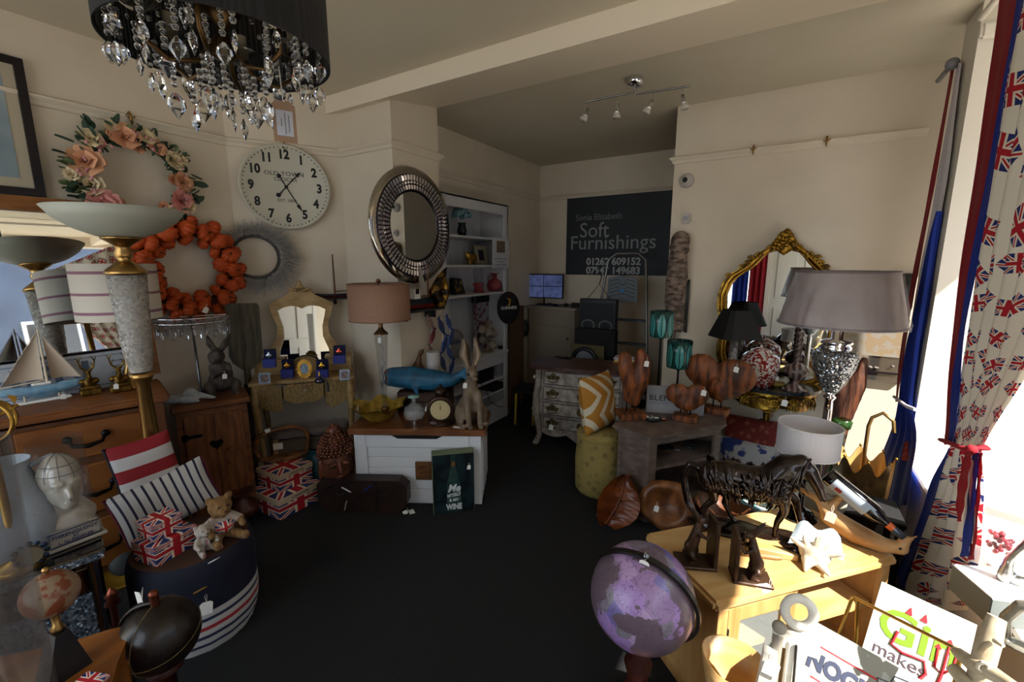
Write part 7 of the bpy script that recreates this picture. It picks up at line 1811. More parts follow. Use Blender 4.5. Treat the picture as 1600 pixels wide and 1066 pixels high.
for i in range(34):
    t0 = random.random(); x0, z0 = .28+.2*t0, .76+.10*t0; sy = random.choice((-1, -1, 1)); 
    b.tube([(x0*s, sy*.03*s, (z0+.06)*s), ((x0-.05)*s, sy*.10*s, z0*s), ((x0-.09+random.uniform(-.03, .03))*s, sy*.13*s, (z0-.14)*s), ((x0-.04+random.uniform(-.05, .05))*s, sy*.13*s, (z0-.26)*s)], [s*.012, s*.018, s*.014, s*.003], n=5)
o = b.obj('strands', bronze, HO); o['kind'] = 'stuff'
blob('rocky_base', [('e', (-.1*s, 0, .02*s), (s*.5, s*.2, s*.05)), ('e', (.32*s, 0, .025*s), (s*.33, s*.17, s*.055)), ('e', (.15*s, -.08*s, .03*s), (s*.2, s*.12, s*.05))], s*.03, bronze, HO)
# leafless feathers at the base
for k, (a, l_) in enumerate(((-12, .42), (10, .36))):
    B(T((.22*s, -.14*s, .03*s)) @ RZ(a-18)).grid(lambda u_, v_: (l_*s*u_, (v_-.5)*.11*s*sin(pi*min(1, u_+.03))**.7, .02*s+.05*s*sin(pi*u_*.8)-.04*s*abs(v_-.5)), 8, 4).obj('bronze_leaf', bronze, HO)

# --- hare bookends
bzh = mat('hare_bronze', '#4c3526', .4, metal=.35, kind='noise', c2='#2c1d14', scale=20, bump=.001)
def hare_end(pxb, pyb, hpx, flip, label, ang, t_):
    p = on_w(pxb, pyb); s = ms(hpx, p)
    g = thing('hare_bookend', label, 'bookend', p, face(p, ang), 'bronze hare bookends')
    B().box(s*.62, s*.42, s*.06, b=.003).obj('plinth', bzh, g)
    B().box(s*.07, s*.40, s*.78, (flip*s*.27, 0, s*.06), b=.003).obj('upright', bzh, g)
    f = -flip
    blob('hare', [('e', (f*s*.07, 0, s*.28), (s*.12, s*.10, s*.16), (0, 15*f, 0)), ('c', [(f*s*.06, 0, s*.35), (0, 0, s*.58), (-f*s*.02, 0, s*.72)], [s*.1, s*.085, s*.06]), ('e', (-f*s*.06, 0, s*.80), (s*.09, s*.06, s*.065)), ('e', (-f*s*.14, 0, s*.775), (s*.04, s*.035, s*.035)),
      ('c', [(-f*s*.0, -.01, s*.84), (f*s*.07, -.012, s*.97), (f*s*.12, -.015, s*1.08)], [s*.03, s*.034, s*.012]), ('c', [(f*s*.02, .012, s*.84), (f*s*.1, .014, s*.95), (f*s*.17, .016, s*1.04)], [s*.03, s*.034, s*.012]),
      ('c', [(f*s*.08, -.02, s*.2), (f*s*.0, -.025, s*.12), (f*s*.1, -.025, s*.07), (-f*s*.03, -.025, s*.075)], [s*.06, s*.035, s*.028, s*.025]), ('c', [(f*s*.08, .02, s*.2), (f*s*.0, .025, s*.12), (f*s*.1, .025, s*.07), (-f*s*.03, .025, s*.075)], [s*.06, s*.035, s*.028, s*.025]),
      ('c', [(-f*s*.02, -.02, s*.6), (-f*s*.14, -.02, s*.52), (-f*s*.2, -.015, s*.6)], [s*.04, s*.027, s*.024]), ('c', [(-f*s*.02, .02, s*.6), (-f*s*.14, .02, s*.55), (-f*s*.21, .015, s*.64)], [s*.04, s*.027, s*.024]), ('e', (f*s*.19, 0, s*.22), (s*.03, s*.03, s*.03))], s*.018, bzh, g)
    if t_: price_tag(g, (f*s*.25, -s*.2, s*.05), .035, tilt=70)
hare_end(1085, 880, 92, 1, 'bronze hare bookend leaning on its upright beside the purple globe', 18, False)
hare_end(1172, 905, 92, -1, 'bronze hare bookend in sunlight near the front edge of the oak unit', 16, True)
# shell skull ornament
p = on_w(1271, 882); s = ms(66, p)
bone = mat('bleached_shell', '#d9d2c2', .45, kind='noise', c2='#b3a78f', scale=18)
SKL = thing('spiny_shell', 'large bleached spiny shell on the front corner of the oak unit', 'shell', p, face(p))
pr = [('e', (0, 0, s*.32), (s*.34, s*.3, s*.28)), ('c', [(-s*.1, -s*.2, s*.2), (-s*.14, -s*.45, s*.05)], [s*.16, s*.04]), ('c', [(s*.1, -s*.15, s*.2), (s*.3, -s*.3, s*.06)], [s*.14, s*.05])]
for a, l_, z in ((200, .55, .5), (165, .5, .35), (120, .55, .6), (90, .4, .95), (60, .5, .7), (20, .6, .45), (-20, .5, .3), (75, .3, 1.0), (140, .35, .85)):
    pr.append(('c', [(.15*s*cos(R(a)), -.1*s, s*.4), (l_*s*cos(R(a)), -.15*s, s*(.35+z*.5))], [s*.11, s*.02]))
blob('shell', pr, s*.028, bone, SKL, smooth=2)
B().grid(lambda u_, v_: ((u_-.5)*s*1.1*(1-.2*v_), .05*s+.32*s*v_, s*(.42+.10*sin(u_*pi*3)*v_+.38*v_-.5*(u_-.5)**2)), 12, 5).obj('flared_lip', mat('shell_blue_grey', '#9aa6ac', .4), SKL)
# small orange book & cigar-like stick
p = on_w(1192, 868)
single(B().box(.17, .11, .025, b=.003), 'wooden_box', mat('light_honey_oak'), 'small flat honey wood box behind the sunlit hare bookend', 'box', p+Vector((.02, .06, 0)), face(p, 12))
single(B(RY(90)).tube([(0, 0, -.075), (0, 0, -.07), (0, 0, .05), (0, 0, .075)], [.003, .009, .009, .003]), 'wooden_stylus', mat('stylus_wood', '#8a6a44', .5), 'short wooden stylus lying beside the sunlit hare bookend', 'stylus', on_w(1190, 872)+Vector((0, 0, .009)), face(p, 20))
# carved bird bottle holder
p = on_w(1345, 852); s = ms(150, p)
bird_w = mat('pale_driftwood', '#b08a5c', .5, kind='wood', c2='#8a6238', scale=6, stretch=(1, 3, 3), bump=.001)
BH = thing('duck_bottle_holder', 'pale carved wooden duck lying back and holding a wine bottle', 'bottle holder', p, face(p, -4))
blob('body', [('c', [(-s*.40, 0, s*.36), (-s*.28, 0, s*.20), (-s*.05, 0, s*.11), (s*.18, 0, s*.085)], [s*.045, s*.10, s*.11, s*.08]), ('c', [(s*.15, 0, s*.08), (s*.3, 0, s*.12), (s*.33, 0, s*.22)], [s*.075, s*.07, s*.045]), ('c', [(s*.33, 0, s*.2), (s*.24, 0, s*.27)], [s*.035, s*.012]), ('c', [(s*.34, 0, s*.21), (s*.40, 0, s*.30)], [s*.03, s*.01]),
  ('c', [(-s*.40, 0, s*.36), (-s*.56, 0, s*.40), (-s*.6, 0, s*.42)], [s*.045, s*.03, s*.015]), ('c', [(-s*.3, 0, s*.3), (-s*.2, 0, s*.5)], [s*.05, s*.032]), ('e', (-s*.18, 0, s*.52), (s*.08, s*.07, s*.03))], s*.02, bird_w, BH)
B().sph(s*.012, (s*.30, -s*.066, s*.14)).obj('eye', black, BH)
price_tag(BH, (-s*.26, -s*.10, s*.30), .035)
# bottle
bt0, bt1 = Vector((-s*.36, 0, s*.66)), Vector((s*.31, 0, s*.235))
Mh = Matrix.Translation(p) @ Matrix.Rotation(face(p, -4), 4, 'Z')
w0, w1 = Mh @ bt0, Mh @ bt1; Lb = (w1-w0).length; rb = Lb*.115
WBt = thing('wine_bottle', 'dark wine bottle with pale label held by the wooden duck', 'bottle', w0, 0)
WBt.rotation_euler = (w1-w0).to_track_quat('Z', 'Y').to_euler()
B().lathe([(0, 0), (rb*.9, 0), (rb, .006), (rb, Lb*.6), (rb*.85, Lb*.68), (rb*.36, Lb*.78), (rb*.34, Lb*.98), (rb*.38, Lb), (0, Lb)], 32).obj('glass', mat('black_glass', '#07080c', .05, coat=1), WBt)
B().lathe([(rb*.40, Lb*.80), (rb*.39, Lb*.87)], 24).obj('orange_band', mat('orange_foil', '#c2571c', .4), WBt)
B().lathe([(rb*.40, Lb*.87), (rb*.41, Lb*1.0), (0, Lb*1.003)], 24).obj('capsule', mat('grey_foil', '#4b5560', .3, metal=.6), WBt)
lb_ = B(); 
lb_.lathe([(rb*1.012, Lb*.1), (rb*1.012, Lb*.56)], 20, a0=-.2, a1=1.7, M=RZ(150)); lab_o = lb_.obj('label', mat('label_cream', '#8f9aa6', .6), WBt)
B().lathe([(rb*1.02, Lb*.16), (rb*1.02, Lb*.24)], 8, a0=.5, a1=1.0, M=RZ(150)).obj('red_crest', mat('crest_red', '#7a1c1c', .6), WBt)
# white pleated drum lamp
p = on_w(1248, 808); Z = lambda row: zr(p, row)-ZK
Rr = lambda n, row: ms(n, Vector((p.x, p.y, zr(p, row))))
WL = thing('white_pleated_lamp', 'table lamp with white pleated drum shade on the oak unit', 'lamp', p, 0)
z1, z0 = Z(664), Z(706); Rt_, Rb_ = Rr(43, 664), Rr(42, 706)
B().lathe([(Rb_, 0), (Rt_, z1-z0)], 160, (0, 0, z0), fn=lambda a, t_: 1+.006*sin(60*a)).lathe([(Rt_*.985, z1-z0), (Rb_*.985, 0)], 60, (0, 0, z0)).obj('shade', mat('white_pleated_silk', '#bcb9bd', .7), WL)
b = B()
for rr2, z_ in ((Rb_, z0), (Rt_, z1)): b.tube([(rr2*cos(2*pi*i/60), rr2*sin(2*pi*i/60), z_) for i in range(60)], .004, close=True, n=6)
b.obj('shade_trim', mat('ivory_trim', '#c9c6c4', .7), WL)
B().lathe([(0, 0), (.068, 0), (.07, .01), (.055, .016), (.056, .026), (.042, .032), (.043, .042), (.03, .05), (.012, .056), (.009, z0-.03), (.02, z0-.02), (.01, z0+.04), (0, z0+.04)], 32).obj('stepped_base', mat('black_chrome', '#3a3c40', .1, metal=1), WL)
for k in range(3): B().tube([(0, 0, z0+.03), (Rb_*cos(k*2.1), Rb_*sin(k*2.1), z0+.01)], .002, n=4).obj('spider_arm', chrome, WL)
# round white plaque behind, dark chair-like box
p = pd(1285, 790, 2.42); p.z = 0
sg = thing('round_lettered_plaque', 'round cream plaque with black script behind the wooden duck', 'plaque', (p.x, p.y, 0), face(p, 0))
zc = zr(p, 778); r = ms(30, Vector((p.x, p.y, zc)))
B(T((0, 0, zc)) @ RX(-12)).lathe([(0, 0), (r, 0), (r, .012), (0, .012)], 40, M=UP).obj('disc', mat('plaque_cream', '#a8a492', .6), sg)
B().box(.05, .05, zc-r*.8, (0, .04, 0), b=.004).box(.2, .16, .02, (0, .04, 0)).obj('stand', black, sg)
b = B(T((0, -.02, zc))); random.seed(17)
for row in (0, 1):
    b.tube([(-.045+i*.009, 0, .03-row*.03+.006*sin(i*2.1+row)) for i in range(11)], .0018, n=4)
b.obj('script', ink, sg)
p = pd(1352, 820, 2.75); p.z = 0
BC = thing('black_wire_chair', 'black cane seated stool behind the wooden duck', 'stool', p, face(p, 10)); zt = zr(p, 790)
B().box(.26, .26, .03, (0, 0, zt-.03), b=.006).obj('seat', mat('matt_black'), BC)
for sx in (-1, 1):
    for sy in (-1, 1): B().box(.025, .025, zt-.03, (sx*.11, sy*.11, 0)).obj('leg', mat('matt_black'), BC)
# umbrella stand
p = pd(1349, 720, 2.98); p.z = 0
Z = lambda row: zr(p, row)
r = ms(37, Vector((p.x, p.y, Z(712))))
US = thing('umbrella_shaped_stand', 'brass umbrella stand shaped like an open umbrella with a hooked handle', 'umbrella stand', p, 0)
br_d = mat('dull_brass', '#6b4f2a', .4, metal=.6, kind='noise', c2='#3f2c16', scale=12)
br_i = mat('inner_brass', '#c9a060', .45, metal=.3)
def uf(a, t_): return 1+.05*cos(8*a)*t_
def ring(r_, z_, k, off=0): return [(r_*(1+.04*cos(8*(2*pi*i/64)))*cos(2*pi*i/64), r_*(1+.04*cos(8*(2*pi*i/64)))*sin(2*pi*i/64), z_+k*abs(cos(4*(2*pi*i/64)))**2) for i in range(64)]
zt = Z(730)
for sc_, m_, nm in ((1, br_d, 'canopy_outside'), (.97, br_i, 'canopy_inside')):
    rs = [ring(.06*sc_, .0+(.003 if sc_ < 1 else 0), 0), ring(r*.75*sc_, zt*.35, 0), ring(r*.93*sc_, zt*.7, 0), ring(r*sc_, zt, .075)]
    b = B(); vs = [v for q in rs for v in q]; fs = [[j*64+i, j*64+(i+1) % 64, (j+1)*64+(i+1) % 64, (j+1)*64+i] for j in range(3) for i in range(64)]
    if sc_ < 1: fs = [f[::-1] for f in fs]
    b.add(vs, fs, None, True); b.obj(nm, m_, US)
B().lathe([(0, 0), (.062, 0), (.062, .006), (0, .006)], 24).obj('foot', br_d, US)
b = B()
for i in range(8): a = 2*pi*i/8; b.sph(.008, (r*1.04*cos(a), r*1.04*sin(a), zt+.08), n=8, m=6)
b.obj('rib_tips', gold, US)
fx = face(p); hx = ms(14, p); zz1 = Z(652)
M_ = RZ(math.degrees(fx))
B().tube([tuple((M_ @ Vector(q))) for q in [(0, 0, .01), (0, 0, zz1-.05), (.01, 0, zz1-.0), (hx, 0, zz1+.035), (hx*1.9, 0, zz1), (hx*2.1, 0, zz1-.06)]], .009, n=10).obj('hooked_handle', brass, US)
# green glass bottle neck between lamp and stand
p = pd(1312, 690, 3.12); p.z = 0; zt = zr(p, 655)
single(B().lathe([(0, 0), (.06, 0), (.07, .04), (.05, .3), (.025, .45), (.02, zt-.06), (.045, zt-.05), (.05, zt-.01), (.04, zt)], 24), 'green_glass_bottle', mat('green_glass', '#24431c', .05, coat=1, alpha=.8), 'tall green glass bottle vase behind the white pleated lamp', 'bottle', p)
single(B().lathe([(0, 0), (.03, 0), (.035, .1), (.03, .45)], 20), 'glass_cylinder', glass, 'clear glass cylinder beside the umbrella stand', 'vase', pd(1312, 790, 2.85).xy.to_3d())

# --- curtains
def curtain(parent, name, m, X, rows, nf=6, amp=.02, n=26, phase=0, xoff=0):
    """cloth between two hanging edges; rows = (picture row, left, right) turned into heights and places on the upright plane at X"""
    E_ = [(px_(l, y, X), px_(r_, y, X)) for y, l, r_ in rows]
    def f(u_, v_):
        t_ = v_*(len(E_)-1); i = min(int(t_), len(E_)-2); k = t_-i
        p0, p1, p2, p3 = [E_[max(0, min(len(E_)-1, i+d))] for d in (-1, 0, 1, 2)]
        def cr(a, b_, c, d): return .5*((2*b_)+(c-a)*k+(2*a-5*b_+4*c-d)*k*k+(-a+3*b_-3*c+d)*k**3)
        A_ = cr(p0[0], p1[0], p2[0], p3[0]); C_ = cr(p0[1], p1[1], p2[1], p3[1]); q = A_.lerp(C_, u_)
        q.x += xoff+amp*sin(u_*nf*2*pi+phase)*(.6+.4*sin(v_*5)) + .0015*sin(v_*23+u_*9)
        return q
    b = B(); N = max(8, nf*8)
    b.grid(f, N, n)
    # uv in metres
    W_ = (E_[0][1]-E_[0][0]).length; Hh = sum((E_[i+1][0]-E_[i][0]).length for i in range(len(E_)-1))
    b.uv = [[(u_*W_*1.25, v_*Hh) for u_, v_ in q] for q in b.uv]
    return b.obj(name, m, parent)
red_c = mat('red_cotton', '#8a0f1e', .85, bump=.0005, scale=200); blue_c = mat('blue_cotton', '#15308c', .85, bump=.0005, scale=200); white_cl = mat('white_cotton', '#cfcad0', .85, bump=.0005, scale=200)
fm = bunting_mat('flag_cotton')
XC = .65
FC = thing('flag_curtain', 'large curtain of tumbling union flag cotton edged in red and blue, tied back', 'curtain', (0, 0, 0))
curtain(FC, 'red_edge', red_c, XC, [(-10, 1562, 1592), (150, 1541, 1566), (340, 1512, 1531), (500, 1490, 1503), (620, 1480, 1488), (695, 1475, 1484)], 1, .006)
curtain(FC, 'blue_edge', blue_c, XC, [(-10, 1592, 1612), (150, 1566, 1582), (340, 1531, 1545), (500, 1503, 1513), (620, 1488, 1500), (695, 1484, 1495)], 1, .006, xoff=-.004)
curtain(FC, 'flag_cloth', fm, XC, [(-60, 1604, 1850), (120, 1575, 1800), (340, 1542, 1720), (470, 1520, 1670), (560, 1505, 1620), (640, 1496, 1570), (700, 1484, 1535)], 6, .028, n=44)
curtain(FC, 'blue_lower_edge', blue_c, XC, [(700, 1482, 1492), (760, 1452, 1475), (830, 1430, 1450), (900, 1398, 1420), (935, 1388, 1412)], 1, .006)
curtain(FC, 'flag_cloth_lower', fm, XC, [(700, 1486, 1532), (760, 1470, 1537), (830, 1445, 1535), (890, 1418, 1528), (930, 1404, 1520), (955, 1402, 1512)], 5, .024, n=24)
curtain(FC, 'white_lining_fold', white_cl, XC-.035, [(715, 1512, 1522), (770, 1508, 1524), (850, 1504, 1522)], 1, .008)
curtain(FC, 'blue_fold', blue_c, XC-.04, [(708, 1518, 1530), (780, 1512, 1524), (870, 1500, 1514)], 1, .006)
curtain(FC, 'red_fold', red_c, XC-.035, [(708, 1528, 1536), (780, 1524, 1531), (875, 1512, 1522)], 1, .004)
t0, t1, t2 = px_(1473, 688, XC-.03), px_(1508, 702, XC-.06), px_(1538, 700, XC-.02)
B().tube([px_(1476, 690, XC+.03), t0, t1, t2, px_(1535, 697, XC+.04)], .017, n=8, flat=.5).sph(.017, px_(1518, 703, XC-.05)).obj('tieback', red_c, FC)
curtain(FC, 'tieback_tail', red_c, XC-.07, [(706, 1508, 1520), (740, 1500, 1514), (780, 1494, 1508), (815, 1496, 1502)], 1, .004)
B().tube([(XC+.03, YJ-.02, H-.06), (XC+.03, -.6, H-.06)], .015).obj('curtain_pole', gloss, FC)
LC = thing('tricolour_curtain', 'narrow red, white and blue curtain hanging between the pier and the right wall', 'curtain', (0, 0, 0))
X2 = .665
curtain(LC, 'red_edge', red_c, X2, [(98, 1487, 1493), (240, 1462, 1469), (340, 1443, 1451), (440, 1424, 1432), (520, 1411, 1418), (600, 1401, 1406), (628, 1399, 1403)], 1, .004)
curtain(LC, 'white_panel', white_cl, X2, [(98, 1493, 1500), (240, 1469, 1483), (340, 1451, 1467), (440, 1432, 1446), (520, 1418, 1428), (600, 1404, 1411), (628, 1402, 1407)], 1, .012, xoff=.006)
curtain(LC, 'blue_panel', blue_c, X2, [(330, 1467, 1469), (380, 1456, 1461), (480, 1434, 1446), (560, 1416, 1434), (628, 1404, 1426), (680, 1390, 1432), (740, 1366, 1424), (790, 1356, 1416)], 4, .02, n=30)
B().tube([px_(1397, 620, X2-.03), px_(1415, 634, X2-.045), px_(1430, 640, X2-.02)], .009, n=6).obj('white_tieback', white_cl, LC)
curtain(LC, 'red_tail', red_c, X2-.05, [(690, 1413, 1420), (720, 1408, 1419)], 1, .003)
fq = px_(1488, 100, XC)
B().tube([(fq.x, fq.y+.25, fq.z), (fq.x, fq.y-.02, fq.z)], .013).sph(.03, fq).obj('curtain_pole', mat('grey_pole', '#77777c', .4), LC)

# --- purple globe
gp = pd(1003, 931, 1.30); r = ms(83, gp)*.95
PG = thing('purple_globe', 'purple and grey map globe with a black meridian on a turned wood stand', 'globe', (gp.x, gp.y, 0), 0)
m_g = bpy.data.materials.new('purple_map'); m_g.use_nodes = True; t = NT(m_g); t.bsdf = t.n['Principled BSDF']
tc = t.node('ShaderNodeTexCoord')
def nz(sc, de, loc_=(0, 0, 0), dist=0):
    mp_ = t.node('ShaderNodeMapping'); mp_.inputs['Location'].default_value = loc_; t.link(tc.outputs['Object'], mp_.inputs[0]); n = t.node('ShaderNodeTexNoise'); n.inputs['Scale'].default_value = sc; n.inputs['Detail'].default_value = de; n.inputs['Distortion'].default_value = dist; t.link(mp_.outputs[0], n.inputs['Vector']); return n.outputs['Fac']
land = t.math('GREATER_THAN', nz(7, 8, (2, 1, 0)), .52)
reg = t.node('ShaderNodeTexVoronoi'); reg.inputs['Scale'].default_value = 14; t.link(tc.outputs['Object'], reg.inputs['Vector']); sr = t.node('ShaderNodeSeparateXYZ'); t.link(reg.outputs['Color'], sr.inputs[0])
rp = t.node('ShaderNodeValToRGB'); rp.color_ramp.interpolation = 'CONSTANT'; t.link(sr.outputs[0], rp.inputs[0])
e = rp.color_ramp.elements; e[0].color = lin('#8c6f9a'); e[1].position = .3; e[1].color = lin('#6d629c')
for ps, cl in ((.5, '#a488b0'), (.7, '#7a7480'), (.85, '#9a7ab4')): k = e.new(ps); k.color = lin(cl)
sea = t.mix(nz(4, 2), lin('#554750'), lin('#6b5866'))
c = t.mix(land, sea, rp.outputs[0])
ink_l = t.math('LESS_THAN', t.math('ABSOLUTE', t.math('SUBTRACT', nz(40, 4, (5, 5, 5)), .5)), .012)
c = t.mix(t.math('MULTIPLY', ink_l, .6), c, lin('#3a3048'))
t.link(c, t.bsdf.inputs['Base Color']); t.bsdf.inputs['Roughness'].default_value = .35; t.bsdf.inputs['Coat Weight'].default_value = .2
B().sph(r, (0, 0, gp.z), n=56, m=36).obj('ball', m_g, PG)
right = Vector((cos(YAW), sin(YAW), 0)); fwd = Vector((-sin(YAW)*cos(PITCH), cos(YAW)*cos(PITCH), -sin(PITCH))); upv = right.cross(fwd)
va = (-right*.55+upv*.83).normalized(); vb = right*.80-fwd*.60; vb = (vb-va*vb.dot(va)).normalized(); vn = va.cross(vb)
bl = mat('meridian_black', '#15120f', .3)
b = B(); vs = []; n = 40
for i in range(n+1):
    a = R(-18+216*i/n); d_ = va*cos(a)+vb*sin(a)
    for rr2, off in ((1.035, -.05), (1.10, -.05), (1.10, .05), (1.035, .05)): vs.append(Vector((0, 0, gp.z))+d_*r*rr2+vn*r*off)
fs = [[i*4+j, (i+1)*4+j, (i+1)*4+(j+1) % 4, i*4+(j+1) % 4] for i in range(n) for j in range(4)]+[[0, 1, 2, 3], [n*4+3, n*4+2, n*4+1, n*4]]
b.add(vs, fs, None, False); b.obj('meridian', bl, PG)
pv = Vector((0, 0, gp.z))+(va*cos(R(38))+vb*sin(R(38)))*r*1.11
B().sph(.011, pv).obj('pivot_knob', mat('pewter'), PG)
price_tag(PG, pv+Vector((0, -.01, -.01)), .03)
tw = mat('mahogany', '#4a1f14', .35, kind='wood', c2='#2c0f09', scale=8)
zb = gp.z-r*1.1
B().lathe([(0, .06), (.12, .06), (.14, .075), (.13, .09), (.05, .11), (.03, .14), (.028, zb*.45), (.045, zb*.55), (.03, zb*.65), (.038, zb*.75), (.045, zb*.82), (.028, zb*.88), (.035, zb*.94), (.03, zb+.005), (0, zb+.005)], 28).obj('turned_stem', tw, PG)
for a in (30, 150, 270): B().tube([(.05*cos(R(a)), .05*sin(R(a)), .09), (.15*cos(R(a)), .15*sin(R(a)), .06), (.2*cos(R(a)), .2*sin(R(a)), .015)], [.025, .022, .015]).obj('leg', tw, PG)

# --- signs and ornaments in the lower right corner
metal_w = mat('enamelled_white_tin', '#dfdcd2', .4, kind='speckle', c2='#9a8a72', scale=30, amount=.25)
TL_, TR_, BL_ = pd(1378, 909, 1.66), pd(1527, 977, 1.66), pd(1296, 1110, 1.42)
M_, W_, Hh = frame3(TL_, TR_, BL_)
GSg = thing('gin_sign', 'leaning white tin sign reading Gin makes you with red devil horns and trident', 'sign', (0, 0, 0)); GSg.matrix_basis = M_
B().box(W_, .004, Hh, (W_/2, 0, 0)).obj('tin_plate', metal_w, GSg)
gr_ = mat('lime_letter', '#6d9a1e', .5); rd = mat('devil_red', '#c0202c', .5); dk = mat('charcoal_letter', '#4a3c48', .6)
def st(s_, size, x, z, m_, **k): text(s_, size, m_, GSg, M=T((W_*x, -.003, Hh*z)) @ UP, **k)
st('Gin', Hh*.30, .50, .74, gr_, bold=.002); st('makes', Hh*.115, .38, .55, dk); st('you', Hh*.115, .38, .45, dk); st('SIN', Hh*.2, .45, .27, rd, bold=.003)
b = B(T((0, -.004, 0)))
for cx_ in (.36, .52): b.prism([(W_*cx_-.008, 0), (W_*cx_+.008, 0), (W_*cx_+.002, .024)], .001, M=T((0, 0, Hh*.86)) @ UP)
tri = .80; b.tube([(W_*(tri-.1), 0, Hh*.05), (W_*tri, 0, Hh*.6)], .0035, n=5)
b.tube([(W_*(tri-.09), 0, Hh*.74), (W_*(tri-.08), 0, Hh*.62), (W_*tri, 0, Hh*.6), (W_*(tri+.08), 0, Hh*.66), (W_*(tri+.09), 0, Hh*.78)], .003, n=5).tube([(W_*tri, 0, Hh*.6), (W_*(tri+.005), 0, Hh*.8)], .003, n=5)
for dx_, dz_ in ((-.09, .74), (.005, .8), (.09, .78)): b.prism([(-.008, 0), (.008, 0), (0, .014)], .001, M=T((W_*(tri+dx_), 0, Hh*dz_)) @ UP)
b.tube([(W_*.30, 0, Hh*.72), (W_*.27, 0, Hh*.62), (W_*.4, 0, Hh*.6), (W_*.62, 0, Hh*.62), (W_*.66, 0, Hh*.55), (W_*.55, 0, Hh*.42), (W_*.58, 0, Hh*.34), (W_*.68, 0, Hh*.38), (W_*.72, 0, Hh*.46)], .004, n=5)
b.prism([(-.014, 0), (.014, 0), (.004, .02)], .001, M=T((W_*.72, 0, Hh*.45)) @ UP)
b.obj('devil_tail_and_trident', rd, GSg)
TL_, TR_, BL_ = pd(1264, 966, 1.36), pd(1462, 1076, 1.36), pd(1232, 1150, 1.12)
M_, W_, Hh = frame3(TL_, TR_, BL_)
NG = thing('no_gin_sign', 'leaning grey tin sign lettered NOGIN with a sketched face in a hat', 'sign', (0, 0, 0)); NG.matrix_basis = M_
B().box(W_, .004, Hh, (W_/2, 0, 0)).obj('tin_plate', mat('grey_tin', '#a9aaa2', .45, kind='speckle', c2='#6f6a58', scale=24, amount=.5), NG)
nb = mat('navy_letter', '#16203c', .6)
text('NOGIN', Hh*.2, nb, NG, M=T((W_*.38, -.003, Hh*.66)) @ UP, bold=.003, sx=.8)
b = B(T((0, -.003, 0))); b.box(W_*.46, .001, .004, (W_*.38, 0, Hh*.80)).box(W_*.46, .001, .004, (W_*.38, 0, Hh*.52)); b.obj('red_rules', rd, NG)
b = B(T((W_*.78, -.003, Hh*.72)))
hatp = [(-.04, .01), (-.045, .03), (-.02, .035), (-.015, .055), (.01, .06), (.03, .05), (.035, .03), (.05, .015), (.045, -.02), (.03, -.035), (.0, -.045), (-.02, -.03), (-.025, 0), (-.04, .01)]
b.tube([(x, 0, z) for x, z in hatp], .0014, n=4).tube([(-.035, 0, .012), (0, 0, .022), (.04, 0, .012)], .0014, n=4).tube([(-.012, 0, -.015), (0, 0, -.022), (.012, 0, -.014)], .0014, n=4)
for sx in (-.01, .012): b.tube([(sx+.004*cos(q), 0, .002+.004*sin(q)) for q in [i*1.05 for i in range(6)]], .001, close=True, n=4)
b.obj('sketched_face', nb, NG)
# gold rack
gk = mat('satin_gold', '#a8843c', .35, metal=.8)
a0, a1 = pd(1335, 934, 1.66), pd(1502, 1018, 1.42)
GR = thing('gold_wire_rack', 'thin gold wire display rack rising between the two tin signs', 'rack', (a0.x, a0.y, 0))
o0 = Vector((a0.x, a0.y, 0))
lg = pd(1312, 988, 1.60)-o0; lg2 = pd(1338, 996, 1.70)-o0
B().tube([a0-o0, a1-o0], .005, n=8).tube([Vector((lg.x*1.6, lg.y*1.6, 0)), lg, a0-o0+Vector((-.005, 0, 0)), a0-o0+Vector((.008, .0, -.005)), lg2, Vector((lg2.x, lg2.y, 0))], .005, n=8).tube([a1-o0, Vector(((a1-o0).x, (a1-o0).y, 0))], .005, n=8).obj('wire_frame', gk, GR)
# white anchor
p = pd(1243, 1000, 1.22); wpw = mat('chalk_white_wood', '#e6e3da', .7, kind='noise', c2='#c2b9a8', scale=14)
zb = 0; zt = zr(p, 930)
AN = thing('white_anchor', 'chalky white wooden anchor with ring top in front of the oak unit', 'ornament', (p.x, p.y, 0), face(p, 10))
zc = zr(p, 957); r = ms(19, Vector((p.x, p.y, zc)))
B().tube([(r*cos(2*pi*i/32), 0, zc+r*1.25*sin(2*pi*i/32)) for i in range(32)], r*.38, close=True, n=8).obj('ring', wpw, AN)
zs = zr(p, 1000); B().box(ms(62, p), .02, ms(34, p), (0, 0, zs-ms(18, p)), b=.004).obj('stock', wpw, AN)
B().box(ms(22, p), .025, zs-.02, (0, -.002, .02), b=.004).obj('shank', wpw, AN)
B().tube([(-.16, 0, .18), (-.10, 0, .06), (0, 0, .025), (.10, 0, .06), (.16, 0, .18)], [.012, .025, .026, .025, .012]).obj('flukes', wpw, AN)
B().tube([(0, -.018, zs+.0), (.004, -.02, zs-.12)], .003, n=4).obj('rope', mat('dark_leather'), AN)
# white wooden tag ornament
p = pd(1196, 1040, 1.2); s = ms(60, p); zt = zr(p, 1008)
TGo = thing('white_wedge_ornament', 'white wooden wedge ornament with a knobbed peg before the oak unit', 'ornament', (p.x, p.y, 0), face(p, 6))
B().prism([(-s*.45, 0), (s*.45, 0), (s*.2, zt), (-s*.1, zt)], .03, M=UP).obj('wedge', wpw, TGo)
B().tube([(s*.15, -.0, 0), (s*.2, 0, zt*1.06)], .012).sph(.017, (s*.2, 0, zt*1.1)).obj('peg', mat('grey_peg', '#8d8478', .6), TGo)
price_tag(TGo, (s*.12, -.035, zt*.98), .035)
